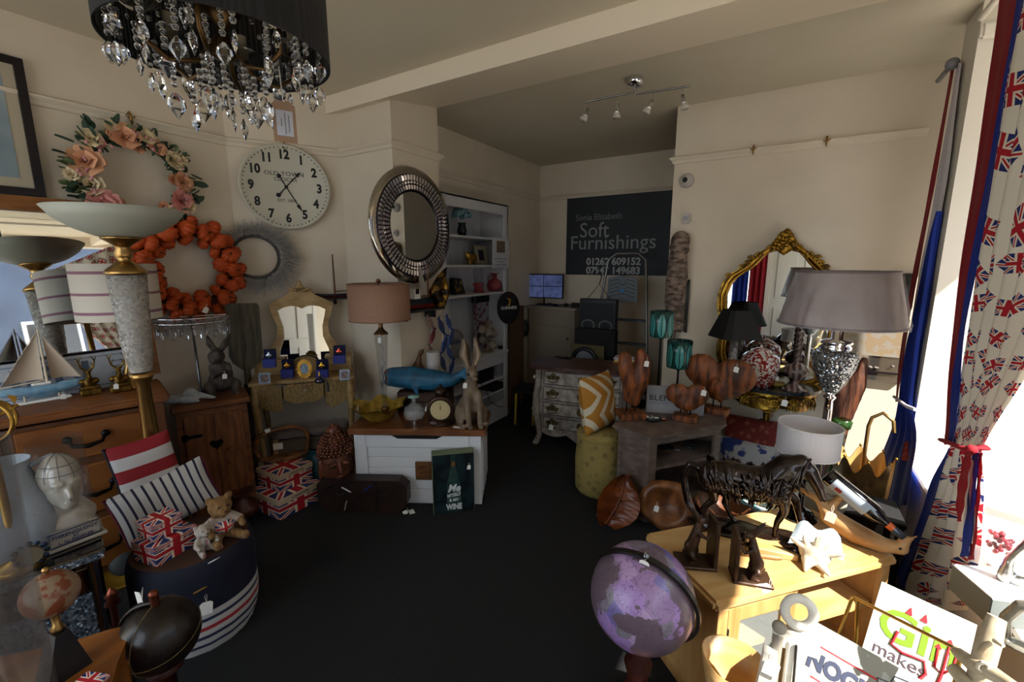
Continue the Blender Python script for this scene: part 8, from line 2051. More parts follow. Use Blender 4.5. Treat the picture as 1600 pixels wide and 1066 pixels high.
# wooden bowl at the bottom
p = pd(1140, 1085, 1.28); zt = zr(p, 1030); p.z = 0
FBo = thing('curved_wood_bowl', 'honey coloured curved wooden bowl low before the oak unit', 'bowl', p, face(p))
r = ms(46, Vector((p.x, p.y, zt)))
B(T((0, 0, max(0, zt-.16)))).lathe([(0, 0), (r*.4, 0), (r*.8, .06), (r, .16), (r*.95, .16), (r*.75, .07), (0, .012)], 40, fn=lambda a, t_: 1+.08*sin(3*a)*t_).obj('bowl', hon, FBo)
B().cyl(r*.35, max(.02, zt-.16), n=20).obj('foot', hon, FBo)
# driftwood star
p = pd(1518, 1020, 1.30)
DS = thing('driftwood_star', 'bleached driftwood sticks lashed into a star by the window sill', 'ornament', (p.x, p.y, 0))
o0 = Vector((p.x, p.y, 0)); dwm = mat('bleached_driftwood', '#c9bda4', .75, kind='noise', c2='#9a8a70', scale=14, bump=.002)
cpt = p-o0
def stick(pts, rad): B().tube([pd(x, y, d_)-o0 for x, y, d_ in pts], rad, n=8).obj('stick', dwm, DS)
stick([(1558, 965, 1.33), (1546, 1000, 1.31), (1533, 1050, 1.29), (1520, 1110, 1.28)], [.016, .021, .02, .016]); stick([(1495, 1018, 1.34), (1520, 1038, 1.29), (1550, 1052, 1.26), (1585, 1072, 1.24)], [.012, .016, .016, .01]); stick([(1490, 1045, 1.3), (1515, 1072, 1.27), (1530, 1100, 1.26)], [.014, .017, .014])
stick([(1532, 1020, 1.29), (1540, 1008, 1.28), (1548, 1005, 1.28)], [.006, .006, .004]); stick([(1556, 1000, 1.28), (1568, 1010, 1.27)], [.008, .004])
B().tube([pd(1536+9*cos(i), 1042+7*sin(i), 1.255)-o0 for i in range(12)], .004, n=5).obj('lashing', mat('rope', '#cfc6b0', .9), DS)
B().tube([(cpt.x, cpt.y, 0), cpt+Vector((0, 0, -.1))], .01).obj('support_rod', mat('bleached_driftwood'), DS)

# --- on the display sill
ZS = .50
def on_sill(px1, py1): return pz(px1, py1, ZS)
silv = mat('hammered_silver', '#c9c9c6', .18, metal=.9, kind='noise', c2='#8a8a88', scale=20, bump=.002)
p = on_sill(1560, 888); s = ms(66, p)
RV = thing('glass_berry_vase', 'clear glass vase filled with dark raspberries on the window sill', 'vase', p)
B().lathe([(0, 0), (s*.2, 0), (s*.22, s*.08), (s*.24, s*.3), (s*.34, s*.6), (s*.32, s*.85), (s*.2, s*1.0), (s*.24, s*1.05)], 24).obj('glass', glass, RV)
b = B(); random.seed(44)
for i in range(40): b.sph(s*.055, (random.uniform(-.22, .22)*s, random.uniform(-.22, .22)*s, s*random.uniform(.45, .9)), n=7, m=5)
b.obj('berries', mat('dark_berry', '#4a2430', .3, kind='noise', c2='#a03040', scale=20), RV)['kind'] = 'stuff'
p = on_sill(1578, 955)
BXs = thing('grey_display_box', 'grey and white display block under the silver sculpture on the sill', 'box', p, R(20)); B().box(.24, .16, .09, b=.003).obj('block', mat('slate_block', '#6d7472', .5), BXs); B().box(.24, .16, .004, (0, 0, .09)).obj('white_top', WHITE, BXs)
s = ms(110, p)
SV = thing('silver_loop_sculpture', 'hammered silver looped sculpture on the grey display block', 'sculpture', (p.x, p.y, .594), face(p))
blob('loop', [('c', [(-s*.12, 0, .012), (-s*.1, 0, s*.35), (0, 0, s*.62), (s*.14, 0, s*1.0), (s*.2, 0, s*1.4)], [s*.09, s*.06, s*.06, s*.07, s*.05]), ('c', [(-s*.08, 0, s*.1), (s*.12, 0, s*.14), (s*.2, 0, s*.4), (s*.14, 0, s*.62), (0, 0, s*.6)], s*.045)], s*.03, silv, SV)
p = on_sill(1602, 1015); s = ms(95, p)
SO = thing('stone_arch_ornament', 'greyish silver arched ornament standing on the near window sill', 'ornament', p, face(p))
blob('arch', [('c', [(-s*.25, 0, .02), (-s*.27, 0, s*.4), (-s*.15, 0, s*.72), (s*.05, 0, s*.84), (s*.25, 0, s*.7), (s*.3, 0, s*.35), (s*.27, 0, .02)], [s*.09, s*.085, s*.09, s*.1, s*.09, s*.085, s*.09]), ('e', (0, 0, s*.02), (s*.45, s*.2, s*.04))], s*.03, mat('weathered_silver', '#8d897c', .35, metal=.4, kind='noise', c2='#5b574c', scale=16), SO)
# ============================================================ LEFT FOREGROUND
ZO = .42
pc = Vector((-2.10, .755, 0)); rp_ = .225
def stripes(name, axis, stops, period=1.): return stripe_mat(name, axis, stops, period=period)
PF_ = thing('striped_pouf', 'round navy pouf with brown top and white band of navy and red stripes', 'pouf', pc, 0)
B().lathe([(rp_*.88, 0), (rp_*.95, .04), (rp_*1.0, .08), (rp_*1.02, .12), (rp_*1.02, .16), (rp_*1.02, .20)], 64, fn=lambda a, t_: 1+.008*sin(17*a)*(1-t_)).obj('striped_base', stripes('pouf_stripes', 1, [(0, '#b9b7b4'), (.18, '#1a2244'), (.26, '#b9b7b4'), (.40, '#1a2244'), (.48, '#b9b7b4'), (.60, '#9c1f28'), (.68, '#b9b7b4'), (.80, '#1a2244'), (.87, '#b9b7b4')]), PF_)
B().lathe([(rp_*1.02, .20), (rp_*1.02, ZO-.06), (rp_*.98, ZO-.02), (rp_*.93, ZO-.006)], 64).obj('navy_side', navy, PF_)
B().lathe([(rp_*.93, ZO-.006), (rp_*.8, ZO), (0, ZO)], 48).obj('brown_top', mat('brown_suede', '#3d2418', .9, bump=.001, scale=120), PF_)
tdir = (-pc).normalized(); tq = Vector((tdir.x, tdir.y, 0))*rp_*1.03
B().tube([tq+Vector((.0, -.02, ZO-.11)), tq*1.03+Vector((0, 0, ZO-.105)), tq+Vector((0, .03, ZO-.11))], .005, n=6).obj('side_loop', brass, PF_)
price_tag(PF_, tq*1.03+Vector((0, .02, ZO-.17)), .045, rot=math.degrees(face(pc)))
def on_o(px1, py1): return pz(px1, py1, ZO)
flag_box(262, 862, .165, .13, .085, ZO, 30, 'union flag patterned box on the striped pouf, the larger of the two there', False)
flag_box(252, 832, .11, .10, .07, ZO+.092, 26, 'small union flag patterned box on top of the larger one on the pouf', False)
# cushions
p = on_o(285, 812)
NC = thing('navy_striped_cushion', 'long white cushion with narrow navy stripes leaning on the pouf', 'cushion', (0, 0, 0), 0)
q = on_o(278, 828)
NC.matrix_basis = T(q+Vector((-.06, .03, .0))) @ RZ(math.degrees(face(q, 4))) @ RX(-20) @ RY(-14)
cs = cushion(.38, .24, .12)
cs.obj('cover', stripes('navy_stripes', 0, [(0, '#c4c4c6'), (.72, '#1a2040')], 1/11), NC)
for sx in (-1, 1): B().tube([(sx*.185*(1-.03*(1-(2*k/10-1)**2)), 0, .24*k/10) for k in range(11)], .006, n=6).obj('piping', mat('maroon_piping', '#5a1428', .8), NC)
RC = thing('red_striped_cushion', 'square red and white striped cushion standing behind the navy striped one', 'cushion', (0, 0, 0), 0)
q = pd(246, 775, 2.50); q.z = zr(q, 778)
RC.matrix_basis = T(q) @ RZ(math.degrees(face(q, 2))) @ RX(-14) @ RY(-8)
cushion(.235, .29, .11).obj('cover', stripes('red_stripes', 1, [(0, '#8c1422'), (.20, '#c4c4c6'), (.40, '#8c1422'), (.60, '#c4c4c6'), (.80, '#8c1422')]), RC)
B().tube([(-.117*(1-.055*(1-(2*k/10-1)**2)), 0, .29*k/10) for k in range(11)], .006, n=6).obj('piping', navy, RC)
# support: low stool behind the pouf that carries the red cushion
single(B().lathe([(0, 0), (.12, 0), (.12, .02), (.03, .05), (.03, q.z-.06), (.06, q.z-.04), (.06, q.z-.012), (0, q.z-.012)], 32), 'round_pedestal', mat('painted_shade_and_black'), 'dark round pedestal behind the striped pouf under the red cushion', 'table', (q.x, q.y, 0))
# bears
fur = mat('honey_fur', '#8c6a42', .95, kind='noise', c2='#6a4c2c', scale=60, bump=.006); fur2 = mat('cream_fur', '#b5aaa0', .95, kind='noise', c2='#a2968c', scale=70, bump=.003)
def bear(px1, py1, hpx, m_, label, ang, shirt=None, lean=0):
    p = on_o(px1, py1); s = ms(hpx, p)
    g = thing('teddy_bear', label, 'soft toy', p, face(p, ang))
    blob('body', [('e', (0, .03*s, .27*s), (.2*s, .17*s, .24*s)), ('e', (0, 0, .66*s), (.2*s, .18*s, .18*s)), ('e', (0, -.17*s, .62*s), (.1*s, .1*s, .085*s)), ('e', (-.16*s, .0, .82*s), (.075*s, .04*s, .075*s)), ('e', (.16*s, 0, .82*s), (.075*s, .04*s, .075*s)),
      ('c', [(-.15*s, 0, .42*s), (-.26*s, -.1*s, .32*s), (-.24*s, -.22*s, .26*s)], [.08*s, .07*s, .065*s]), ('c', [(.15*s, 0, .42*s), (.28*s, -.1*s, .32*s), (.26*s, -.22*s, .28*s)], [.08*s, .07*s, .065*s]),
      ('c', [(-.1*s, 0, .1*s), (-.2*s, -.3*s, .08*s)], [.1*s, .075*s]), ('c', [(.1*s, 0, .1*s), (.24*s, -.3*s, .08*s)], [.1*s, .075*s]), ('e', (-.21*s, -.34*s, .1*s), (.07*s, .05*s, .1*s)), ('e', (.26*s, -.34*s, .1*s), (.07*s, .05*s, .1*s))], s*.03, m_, g, smooth=3)
    B().sph(.016*s, (-.07*s, -.17*s, .72*s)).sph(.016*s, (.07*s, -.17*s, .72*s)).obj('eyes', black, g)
    B().sph(.026*s, (0, -.27*s, .65*s), (1.2, .7, .8)).obj('nose', mat('nose_'+('brown' if shirt else 'black'), '#4a1c14' if shirt else '#111111', .4), g)
    if shirt:
        blob('jumper', [('e', (0, .03*s, .30*s), (.215*s, .185*s, .19*s)), ('c', [(-.15*s, 0, .42*s), (-.25*s, -.08*s, .33*s)], [.09*s, .08*s]), ('c', [(.15*s, 0, .42*s), (.27*s, -.08*s, .33*s)], [.09*s, .08*s])], s*.03, mat('cream_knit', '#a8988c', .9, bump=.002, scale=150), g)
        B().grid(lambda u_, v_: ((u_-.5)*.3*s, -(.205-.28*(u_-.5)**2-.25*(v_-.5)**2)*s, (.19+.22*v_)*s), 8, 6).obj('flag_patch', flag, g)
    else:
        B().grid(lambda u_, v_: ((u_-.5)*.10*s+.05*s*(v_-.5), -(.19-.5*(v_-.5)**2)*s, (.12+.3*v_)*s), 3, 8).obj('ribbon_sash', stripes('sash_stripes', 0, [(0, '#1a2244'), (.25, '#c4c4c6'), (.4, '#a01c28'), (.7, '#c4c4c6')]), g)
        for sx in (-.21, .26): B().sph(.045*s, (sx*s, -.385*s, .1*s), (1, .3, 1.2), n=10).obj('paw_pad', mat('pink_pad', '#a86a68', .8), g)
    return g
bear(350, 842, 84, fur, 'honey brown teddy bear in a cream jumper with a union flag front', 16, True)
w_b = bear(320, 862, 54, fur2, 'small cream white teddy bear with striped sash before the brown one', 26)
B(T((-.03, -.12, .02)) @ RX(60)).lathe([(0, 0), (.022, 0), (.022, .002), (0, .002)], 20, M=UP).obj('round_tag', WHITE, w_b)
# round brass rimmed tables behind
def rtab(px1, py1, z, wpx, label):
    p = pz(px1, py1, z); r = ms(wpx, p)*.9
    g = thing('brass_rimmed_table', label, 'table', (p.x, p.y, 0), 0, 'black round tables with brass rims')
    B().lathe([(0, z-.02), (r*.97, z-.02), (r*.97, z-.006), (0, z-.006)], 48).obj('top', mat('black_gloss', '#0b0b0d', .15), g)
    B().tube([(r*cos(2*pi*i/48), r*sin(2*pi*i/48), z-.008) for i in range(48)], .008, close=True, n=8).obj('brass_rim', brass, g)
    for a in (30, 150, 270): B().tube([(r*.85*cos(R(a)), r*.85*sin(R(a)), z-.02), (r*.6*cos(R(a)), r*.6*sin(R(a)), 0)], .008, n=6).obj('leg', brass, g)
rtab(262, 782, .34, 46, 'larger brass rimmed black table behind the red striped cushion')
rtab(324, 742, .30, 22, 'smaller brass rimmed black table before the pine cabinet')
# gold dish with dark ball low at the left of the pouf
p = pz(190, 890, .1); r = ms(42, p)
GD = thing('gold_dish', 'gold lined dark dish standing on edge left of the pouf', 'dish', (p.x, p.y-.02, 0), face(p), rot=(R(-18), 0, face(p, -10)))
B(T((0, .02, r))).lathe([(0, .03), (r*.6, .02), (r*.9, -.01), (r, -.03), (r*.98, -.02), (r*.88, .0), (r*.6, .03), (0, .04)], 36, M=RX(-90)).obj('dish', mat('brushed_gold', '#8a6a20', .35, metal=.8), GD)
B().sph(r*.45, (r*.2, -.0, r*.9), (1, .3, 1)).obj('dark_disc', mat('slate_disc', '#2a2c2c', .6), GD)
# carved round wooden plate and vase
p = pz(378, 800, 0); r = ms(34, p)
WP = thing('carved_wooden_plate', 'round brown wooden plate with a thin gold rim leaning by the pine cabinet', 'plate', (p.x, p.y, 0), face(p), rot=(R(-16), 0, face(p, 4)))
B(T((0, .03, r))).lathe([(0, .025), (r*.8, .02), (r*.97, -.01), (r, -.015), (r, .0), (r*.8, .035), (0, .035)], 48, M=RX(-90)).obj('plate', mat('red_brown_wood', '#4f2412', .4, kind='wood', c2='#2f140a', scale=9), WP)
B(T((0, .035, r))).tube([(r*cos(2*pi*i/48), 0, r*sin(2*pi*i/48)) for i in range(48)], .005, close=True, n=6).obj('rim', gold, WP)
single(B().lathe([(0, 0), (r*.3, 0), (r*.62, r*.5), (r*.66, r*.75), (r*.3, r*1.1), (r*.26, r*1.3), (r*.55, r*1.42), (r*.5, r*1.42), (0, r*1.2)], 28), 'carved_wooden_vase', mat('red_brown_wood'), 'squat carved wooden vase standing before the round wooden plate', 'vase', (p.x+.12, p.y-.05, 0))
price_tag(WP, (-.0, -.05, r*1.7), .035)

# --- mirrored side table
ZN = .60
loc, rz, L = place((-2.06, .02), (-1.975, .45), .36)
NS = thing('mirrored_side_table', 'mirrored side table with crushed glitter panels at the left edge', 'side table', loc, rz)
gl = mat('crushed_glitter', '#8a97a6', .2, kind='glitter', c2='#2c3642', scale=160, metal=.6); mg = mat('smoked_mirror_panel', '#6a6258', .04, metal=1); edg = mat('dark_edge', '#14161c', .3)
B().box(L-.03, .33, ZN-.03, (0, 0, .0)).obj('carcase', mg, NS); B().box(L, .36, .018, (0, 0, ZN-.018), b=.003).obj('top', mg, NS)
B().box(L-.01, .004, .025, (0, -.181, ZN-.03)).obj('glitter_strip', gl, NS)
D = B().box(L-.10, .012, .40, (0, -.168, .05), b=.003).obj('drawer', gl, NS); B().box(L-.10, .012, .09, (0, -.168, .46), b=.003).obj('drawer', mg, NS)
for x in (-L/2+.03, L/2-.03): B().box(.012, .012, ZN-.03, (x, -.17, 0)).obj('edge_bar', edg, NS)
B().sph(.012, (0, -.19, .505)).obj('crystal_knob', bead_m, NS)
def on_n(px1, py1): return pz(px1, py1, ZN)
# phrenology bust
p = on_n(113, 842); s = zr(p, 708)-ZN
PH = thing('phrenology_head', 'cream ceramic phrenology head with blue lines on the mirrored table', 'bust', p, face(p, 10))
cer = mat('glazed_ceramic', '#a09a90', .15, coat=.6)
blob('head', [('e', (0, .02*s, .74*s), (.235*s, .27*s, .25*s)), ('e', (0, -.06*s, .60*s), (.19*s, .21*s, .2*s)), ('e', (0, -.17*s, .46*s), (.1*s, .09*s, .06*s)), ('c', [(0, 0, .5*s), (0, .02*s, .3*s)], [.13*s, .14*s]), ('c', [(0, -.255*s, .68*s), (0, -.31*s, .575*s)], [.022*s, .04*s]), ('e', (0, -.25*s, .50*s), (.07*s, .03*s, .018*s)), ('e', (0, -.245*s, .475*s), (.055*s, .03*s, .016*s)),
  ('e', (-.085*s, -.235*s, .665*s), (.05*s, .025*s, .022*s)), ('e', (.085*s, -.235*s, .665*s), (.05*s, .025*s, .022*s)), ('c', [(-.14*s, -.225*s, .72*s), (-.04*s, -.27*s, .72*s)], .022*s), ('c', [(.14*s, -.225*s, .72*s), (.04*s, -.27*s, .72*s)], .022*s), ('e', (-.225*s, .02*s, .62*s), (.03*s, .05*s, .07*s)), ('e', (.225*s, .02*s, .62*s), (.03*s, .05*s, .07*s)),
  ('c', [(-.1*s, 0, .36*s), (-.2*s, 0, .27*s)], [.12*s, .1*s]), ('c', [(.1*s, 0, .36*s), (.2*s, 0, .27*s)], [.12*s, .1*s]), ('e', (0, 0, .2*s), (.27*s, .18*s, .18*s))], s*.02, cer, PH, smooth=3, M=SC(.8, .85, 1))
B().box(.5*s, .40*s, .04*s, b=.004).box(.44*s, .36*s, .17*s, (0, 0, .04*s), b=.01).obj('plinth', cer, PH)
bln = mat('cobalt_line', '#1c2a5c', .3); yF = -.182*s
B().tube([(-.205*s, yF, .05*s), (.205*s, yF, .05*s), (.205*s, yF, .2*s), (-.205*s, yF, .2*s)], .002, close=True, n=4).obj('blue_border', bln, PH)
text('PHRENOLOGY', .055*s, bln, PH, M=T((0, yF-.001, .155*s)) @ UP); text('BY', .035*s, bln, PH, M=T((0, yF-.001, .115*s)) @ UP); text('L. N. FOWLER', .045*s, bln, PH, M=T((0, yF-.001, .08*s)) @ UP)
b = B()
for a in (-50, -15, 20, 55): b.tube([(.191*s*sin(R(a))*cos(t_), .02*s-.233*s*cos(R(a))*cos(t_), .74*s+.252*s*sin(t_)) for t_ in [i/12*1.5 for i in range(13)]], .0009, n=4)
for e_ in (.25, .65): b.tube([(.191*s*sin(t_)*cos(e_), .02*s-.233*s*cos(t_)*cos(e_), .74*s+.252*s*sin(e_)) for t_ in [-1.3+i*.2 for i in range(14)]], .0009, n=4)
b.obj('map_lines', mat('grey_glaze_line', '#4a4a50', .3), PH)
# jug
p = on_n(34, 862); s = zr(p, 722)-ZN
JG = thing('white_jug', 'tall off white earthenware jug with looped handle on the mirrored table', 'jug', p, face(p))
B().lathe([(0, 0), (.26*s, 0), (.34*s, .1*s), (.36*s, .35*s), (.3*s, .6*s), (.2*s, .8*s), (.17*s, .9*s), (.2*s, s), (.185*s, s), (.15*s, .9*s), (0, .85*s)], 36).obj('body', mat('earthenware', '#9aa4b0', .5, bump=.0015, scale=90), JG)
B().tube([(.17*s, 0, .9*s), (.33*s, 0, .95*s), (.44*s, 0, .8*s), (.42*s, 0, .62*s), (.31*s, 0, .55*s)], .035*s, n=8).obj('handle', mat('earthenware'), JG)
# jewelled clock, silver vase, hurricane glass
p = on_n(52, 885); s = ms(44, p)
JC = thing('jewelled_clock', 'small round clock framed by blue crystals at the front of the mirrored table', 'clock', p, face(p))
B(T((0, 0, s*.5))).cyl(s*.3, .02, n=28, M=UP).obj('dial', mat('dusk_dial', '#6e6450', .4), JC)
b = B()
for i in range(12): a = 2*pi*i/12; b.sph(s*(.1 if i % 2 else .075), (s*.4*cos(a), -.008, s*.5+s*.4*sin(a)), (1, .5, 1), n=7, m=5)
b.obj('crystals', mat('blue_crystal', '#22344f', .1, metal=.5), JC)
p = on_n(78, 852)+Vector((-.06, 0, 0)); s = zr(p, 762)-ZN
single(B().lathe([(0, 0), (.2*s, 0), (.3*s, .25*s), (.33*s, .55*s), (.25*s, .8*s), (.15*s, .9*s), (.2*s, s), (0, .95*s)], 26, fn=lambda a, t_: 1+.04*sin(9*a+8*t_)), 'silver_rippled_vase', mat('rippled_silver', '#8d929c', .08, metal=1), 'rippled silver vase between the jug and the phrenology head', 'vase', p)
p = on_n(112, 806); r = ms(36, p)*.9; s = zr(p, 690)-ZN
single(B().lathe([(0, 0), (r, 0), (r, s), (r*.97, s), (r*.97, .008), (0, .008)], 40), 'glass_cylinder_vase', glass, 'wide clear glass cylinder vase behind the phrenology head', 'vase', p+Vector((-.05, 0, 0)))
# armillary and lantern
p = pd(-12, 700, 2.12); p.z = ZN; zc = zr(p, 660); r = ms(44, Vector((p.x, p.y, zc)))*.75
AR = thing('gold_armillary', 'gold ringed armillary ornament on a stem at the left edge', 'ornament', (p.x, p.y, ZN), face(p, 20))
for rt in (0, 60, 120): B(T((0, 0, zc-ZN)) @ RZ(rt) @ RX(90)).tube([(r*cos(2*pi*i/40), r*sin(2*pi*i/40), 0) for i in range(40)], .006, close=True, n=6).obj('ring', gold, AR)
B().tube([(-r*1.15, 0, zc-ZN-r*.5), (r*1.15, 0, zc-ZN+r*.5)], .006).prism([(r*1.0, -.02), (r*1.25, 0), (r*1.0, .02)], .004, M=T((0, 0, zc-ZN+r*.48)) @ RY(-22) @ UP).obj('arrow', gold, AR)
B().lathe([(0, 0), (.07, 0), (.06, .012), (.012, .03), (.01, zc-ZN-r), (0, zc-ZN-r)], 20).obj('stem', gold, AR)

# --- globes at the lower left, on a low wooden seat
ZS2 = .52
s_p = [pz(x, y, ZS2) for x, y in ((120, 1000), (170, 984), (205, 976), (212, 985), (196, 1005), (182, 1040), (170, 1085), (60, 1120), (-60, 1110), (-60, 1040))]
cx_ = sum((q.x for q in s_p))/len(s_p); cy_ = sum((q.y for q in s_p))/len(s_p)
CS = thing('curved_oak_seat', 'honey oak stool with curved edge in the lower left corner', 'stool', (cx_, cy_, 0))
poly = [(q.x-cx_, q.y-cy_) for q in s_p]
ar = sum(poly[i][0]*poly[(i+1) % len(poly)][1]-poly[(i+1) % len(poly)][0]*poly[i][1] for i in range(len(poly)))
if ar < 0: poly = poly[::-1]
B().prism(poly, .035, M=T((0, 0, ZS2-.035))).obj('seat', mat('orange_oak', '#8a5420', .4, kind='wood', c2='#6f3f14', scale=4, stretch=(3, 1, 1)), CS)
for fx, fy in ((-.6, -.6), (.6, -.5), (.5, .6), (-.5, .5)):
    x = max(q[0] for q in poly)*fx*.8; y = max(q[1] for q in poly)*fy*.8; B().tube([(x, y, ZS2-.03), (x*1.1, y*1.1, 0)], [.02, .014]).obj('leg', mat('orange_oak'), CS)
p = pz(104, 1050, ZS2); s = ms(33, p)
MG_ = thing('mini_map_globe', 'small cream map globe with gold finial on a black wedge base', 'globe', p, face(p, 20))
zc = zr(p, 928)-ZS2; zb2 = zr(p, 986)-ZS2
B().add([(-s*.9, -s*.55, 0), (s*.75, -s*.55, 0), (s*.75, s*.55, 0), (-s*.9, s*.55, 0), (-s*.25, -s*.35, zb2), (s*.25, -s*.35, zb2), (s*.25, s*.35, zb2), (-s*.25, s*.35, zb2)], [[3, 2, 1, 0], [0, 1, 5, 4], [1, 2, 6, 5], [2, 3, 7, 6], [3, 0, 4, 7], [4, 5, 6, 7]]).obj('wedge_base', black, MG_)
B().lathe([(0, zb2), (.012, zb2), (.016, zb2+.01), (.008, zb2+.02), (.01, zc-s)], 14).obj('brass_support', brass, MG_)
B().sph(.008, (0, 0, zc+s+.012)).cyl(.005, .02, (0, 0, zc+s-.006)).obj('finial', brass, MG_)
B().sph(s*1.02, (0, 0, zc), n=36, m=22).obj('ball', mat('antique_map', '#8c7660', .45, kind='patch', c2='#7a3f24', scale=22), MG_)
gp2 = pd(250, 992, 1.62); r = ms(55, gp2)*.98; zb2 = gp2.z
LGb = thing('leather_globe', 'large dark leather globe with stitched seams and a copper finial', 'globe', (gp2.x, gp2.y, 0), 0)
lthr = mat('dark_globe_leather', '#1c1310', .3, bump=.0006, scale=90)
B().sph(r, (0, 0, zb2), n=44, m=28).obj('ball', lthr, LGb)
sm_ = mat('seam_thread', '#6a5a34', .7)
B(T((0, 0, zb2)) @ RX(15) @ RY(8)).tube([(r*1.003*cos(2*pi*i/60), r*1.003*sin(2*pi*i/60), 0) for i in range(60)], .0015, close=True, n=4).tube([(r*1.003*cos(2*pi*i/60)*cos(R(-60)), r*1.003*cos(2*pi*i/60)*sin(R(-60)), r*1.003*sin(2*pi*i/60)) for i in range(60)], .0015, close=True, n=4).obj('seams', sm_, LGb)
B(T((0, 0, zb2)) @ RZ(35)).tube([(r*1.08*cos(t_), 0, r*1.08*sin(t_)) for t_ in [-pi/2+pi*i/30*1.0+pi*.0 for i in range(31)]][::-1], .012, n=8, flat=.5, M=SC(-1, 1, 1)).obj('meridian', lthr, LGb)
B().cyl(.012, .03, (0, 0, zb2+r)).sph(.014, (0, 0, zb2+r+.035)).obj('copper_finial', mat('copper', '#7a4030', .3, metal=.9), LGb)
B().lathe([(0, 0), (.16, 0), (.15, .02), (.03, .06), (.025, zb2-r-.03), (.05, zb2-r-.01), (0, zb2-r+.01)], 24).obj('stand', tw, LGb)
price_tag(LGb, (-.03, -.02, zb2+r+.02), .04, tilt=70)
p = pd(176, 940, 1.9); p.z = 0; zt = zr(p, 922)
single(B().lathe([(0, 0), (.07, 0), (.07, .015), (.012, .03), (.011, zt-.06), (.024, zt-.05), (.014, zt-.03), (.02, zt-.02), (.008, zt), (0, zt+.01)], 20), 'copper_post', mat('copper'), 'slender copper post with a turned tip behind the leather globe', 'stand', p)
p = pd(8, 900, 1.02); p.z = 0; zt = zr(p, 690)
single(B().lathe([(0, 0), (.05, 0), (.04, .3), (.03, zt*.6), (.036, zt), (.032, zt), (.027, zt*.6), (0, .02)], 32), 'tall_glass_vase', mat('smoky_glass', '#57514e', .08, alpha=.28), 'tall smoky glass floor vase at the far left edge', 'vase', p)
p = pz(140, 1070, ZS2); single(B().box(.07, .05, .012, b=.002), 'patterned_trinket_box', flag, 'tiny union flag box on the curved oak stool', 'box', p, .4)

# ============================================================ CHANDELIER
cc = Vector((-1.27, .67, 0)); ZC = 2.125; RC_ = .25
CHn = thing('crystal_chandelier', 'black string drum shade chandelier with brass arms and hanging crystal drops', 'chandelier', (cc.x, cc.y, ZC))
silk = mat('black_string_shade', '#060608', .8, kind='wave', c2='#15151a', scale=60, stretch=(1, 1, .01))
B().lathe([(RC_, 0), (RC_, .30), (RC_-.004, .30), (RC_-.004, 0), (RC_, 0)], 90).obj('shade', silk, CHn)
b = B()
for i in range(110):
    a = 2*pi*i/110; b.tube([((RC_-.008)*cos(a), (RC_-.008)*sin(a), .004), ((RC_-.008)*cos(a+.02), (RC_-.008)*sin(a+.02), .296)], .0014, n=3, caps=False)
b.obj('inner_strings', mat('grey_string', '#4a4640', .7), CHn)['kind'] = 'stuff'
abr = mat('dark_antique_brass', '#4a3518', .35, metal=.8)
B().lathe([(0, -.02), (.02, -.01), (.03, .02), (.012, .05), (.02, .08), (.045, .1), (.02, .13), (.012, .2), (.012, H-ZC-.03), (.05, H-ZC-.02), (.055, H-ZC), (0, H-ZC)], 20).obj('column', abr, CHn)
for k in range(3): B().tube([(0, 0, .27), ((RC_-.004)*cos(k*2.1), (RC_-.004)*sin(k*2.1), .28)], .004, n=5).obj('shade_arm', abr, CHn)
cupm_ = B().lathe([(0, 0), (.02, .002), (.045, .02), (.05, .03)], 20).mesh('drip_cup'); cupm_.materials.append(bead_m)
dk_ = B().lathe([(0, -.062), (.018, -.035), (.016, -.022), (.005, -.008), (0, -.006)], 6, smooth=False, M=SC(1, .45, 1)).mesh('crystal_drop'); dk_.materials.append(crystal)
sd_ = B()
for i in range(4): sd_.sph(.0075, (0, 0, .012+i*.0155), n=8, m=6)
bs_m = sd_.mesh('bead_string'); bs_m.materials.append(bead_m)
def drop(x, y, z, a=0, s_=1.):
    o = link('crystal_drop', dk_, CHn); o.location = (x, y, z); o.rotation_euler = (0, 0, a); o.scale = (s_,)*3
    o = link('bead_string', bs_m, CHn); o.location = (x, y, z)
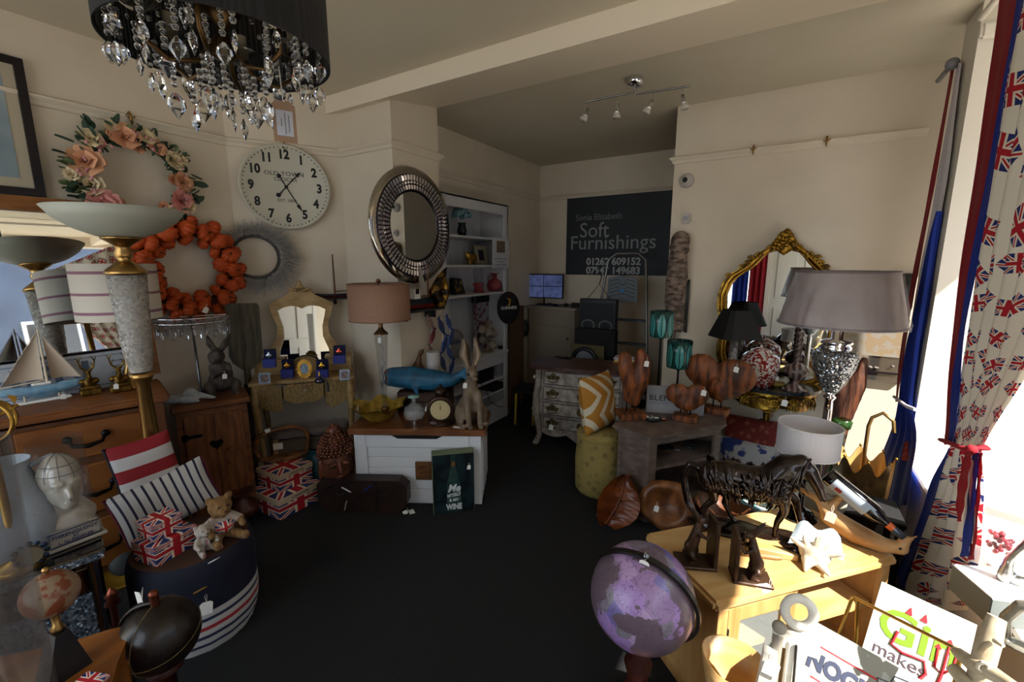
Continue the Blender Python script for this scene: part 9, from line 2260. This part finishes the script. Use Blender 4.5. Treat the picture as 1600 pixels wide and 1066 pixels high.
for k in range(6):
    a = pi/3*k+.3; ca, sa = cos(a), sin(a)
    B().tube([(.02*ca, .02*sa, .03), (.06*ca, .06*sa, -.03), (.12*ca, .12*sa, -.045), (.165*ca, .165*sa, -.01), (.17*ca, .17*sa, .05)], .006, n=7).obj('arm', abr, CHn)
    o = link('drip_cup', cupm_, CHn); o.location = (.17*ca, .17*sa, .045)
    B().cyl(.012, .06, (.17*ca, .17*sa, .06)).obj('candle_tube', mat('candle_ivory', '#8d8672', .6), CHn)
    for j in range(4): aa = a+j*pi/2; drop(.17*ca+.045*cos(aa), .17*sa+.045*sin(aa), -.03, aa, .95)
    drop(.115*ca, .115*sa, -.11, a, 1.1)
random.seed(77)
for i in range(16):
    a = 2*pi*i/16; drop(.225*cos(a), .225*sin(a), -.02 if i % 2 else .01, a, .9)
for i in range(8):
    a = 2*pi*i/8+.2; drop(.06*cos(a), .06*sin(a), -.085-.02*(i % 2), a, 1.05)
    b = B(); 
    for k in range(9): t_ = k/8; b.sph(.006, ((.05+.16*t_)*cos(a), (.05+.16*t_)*sin(a), .19-.13*sin(t_*pi/2)-.03*sin(t_*pi)), n=7, m=5)
    b.obj('bead_swag', bead_m, CHn)['kind'] = 'stuff'
q = pd(441, 150, 1.0)
tp = Vector(((.2)*cos(.3), (.2)*sin(.3), 0))
tt = thing('chandelier_label', 'brown card label with white printed sticker hanging from the chandelier', 'label', (0, 0, 0))
d_ = 1.38; q0_ = pd(442, 158, d_); q1_ = pd(442, 222, d_); wl_ = ms(33, q0_)
tt.location = q0_; tt.rotation_euler = (0, 0, face(q0_, 8)); hl = q0_.z-q1_.z
B().prism([(-wl_/2, -hl), (wl_/2, -hl), (wl_/2, -.01), (wl_*.3, 0), (-wl_*.3, 0), (-wl_/2, -.01)], .0015, M=UP).obj('card', mat('kraft_card', '#8a6f5a', .8), tt)
B().box(wl_*.72, .001, hl*.62, (0, -.0022, -hl*.85)).obj('sticker', mat('sticker_white', '#a9acb8', .6), tt)
for k in range(3): B().box(.0022, .0008, hl*(.42, .5, .2)[k], (wl_*(.18-.16*k), -.0031, -hl*(.75, .79, .62)[k])).obj('printed_line', mat('grey_print'), tt)
B().tube([(0, 0, -.004), (0, .01, .05), (0, .02, .09)], .0012, n=4).obj('string', STRING, tt)
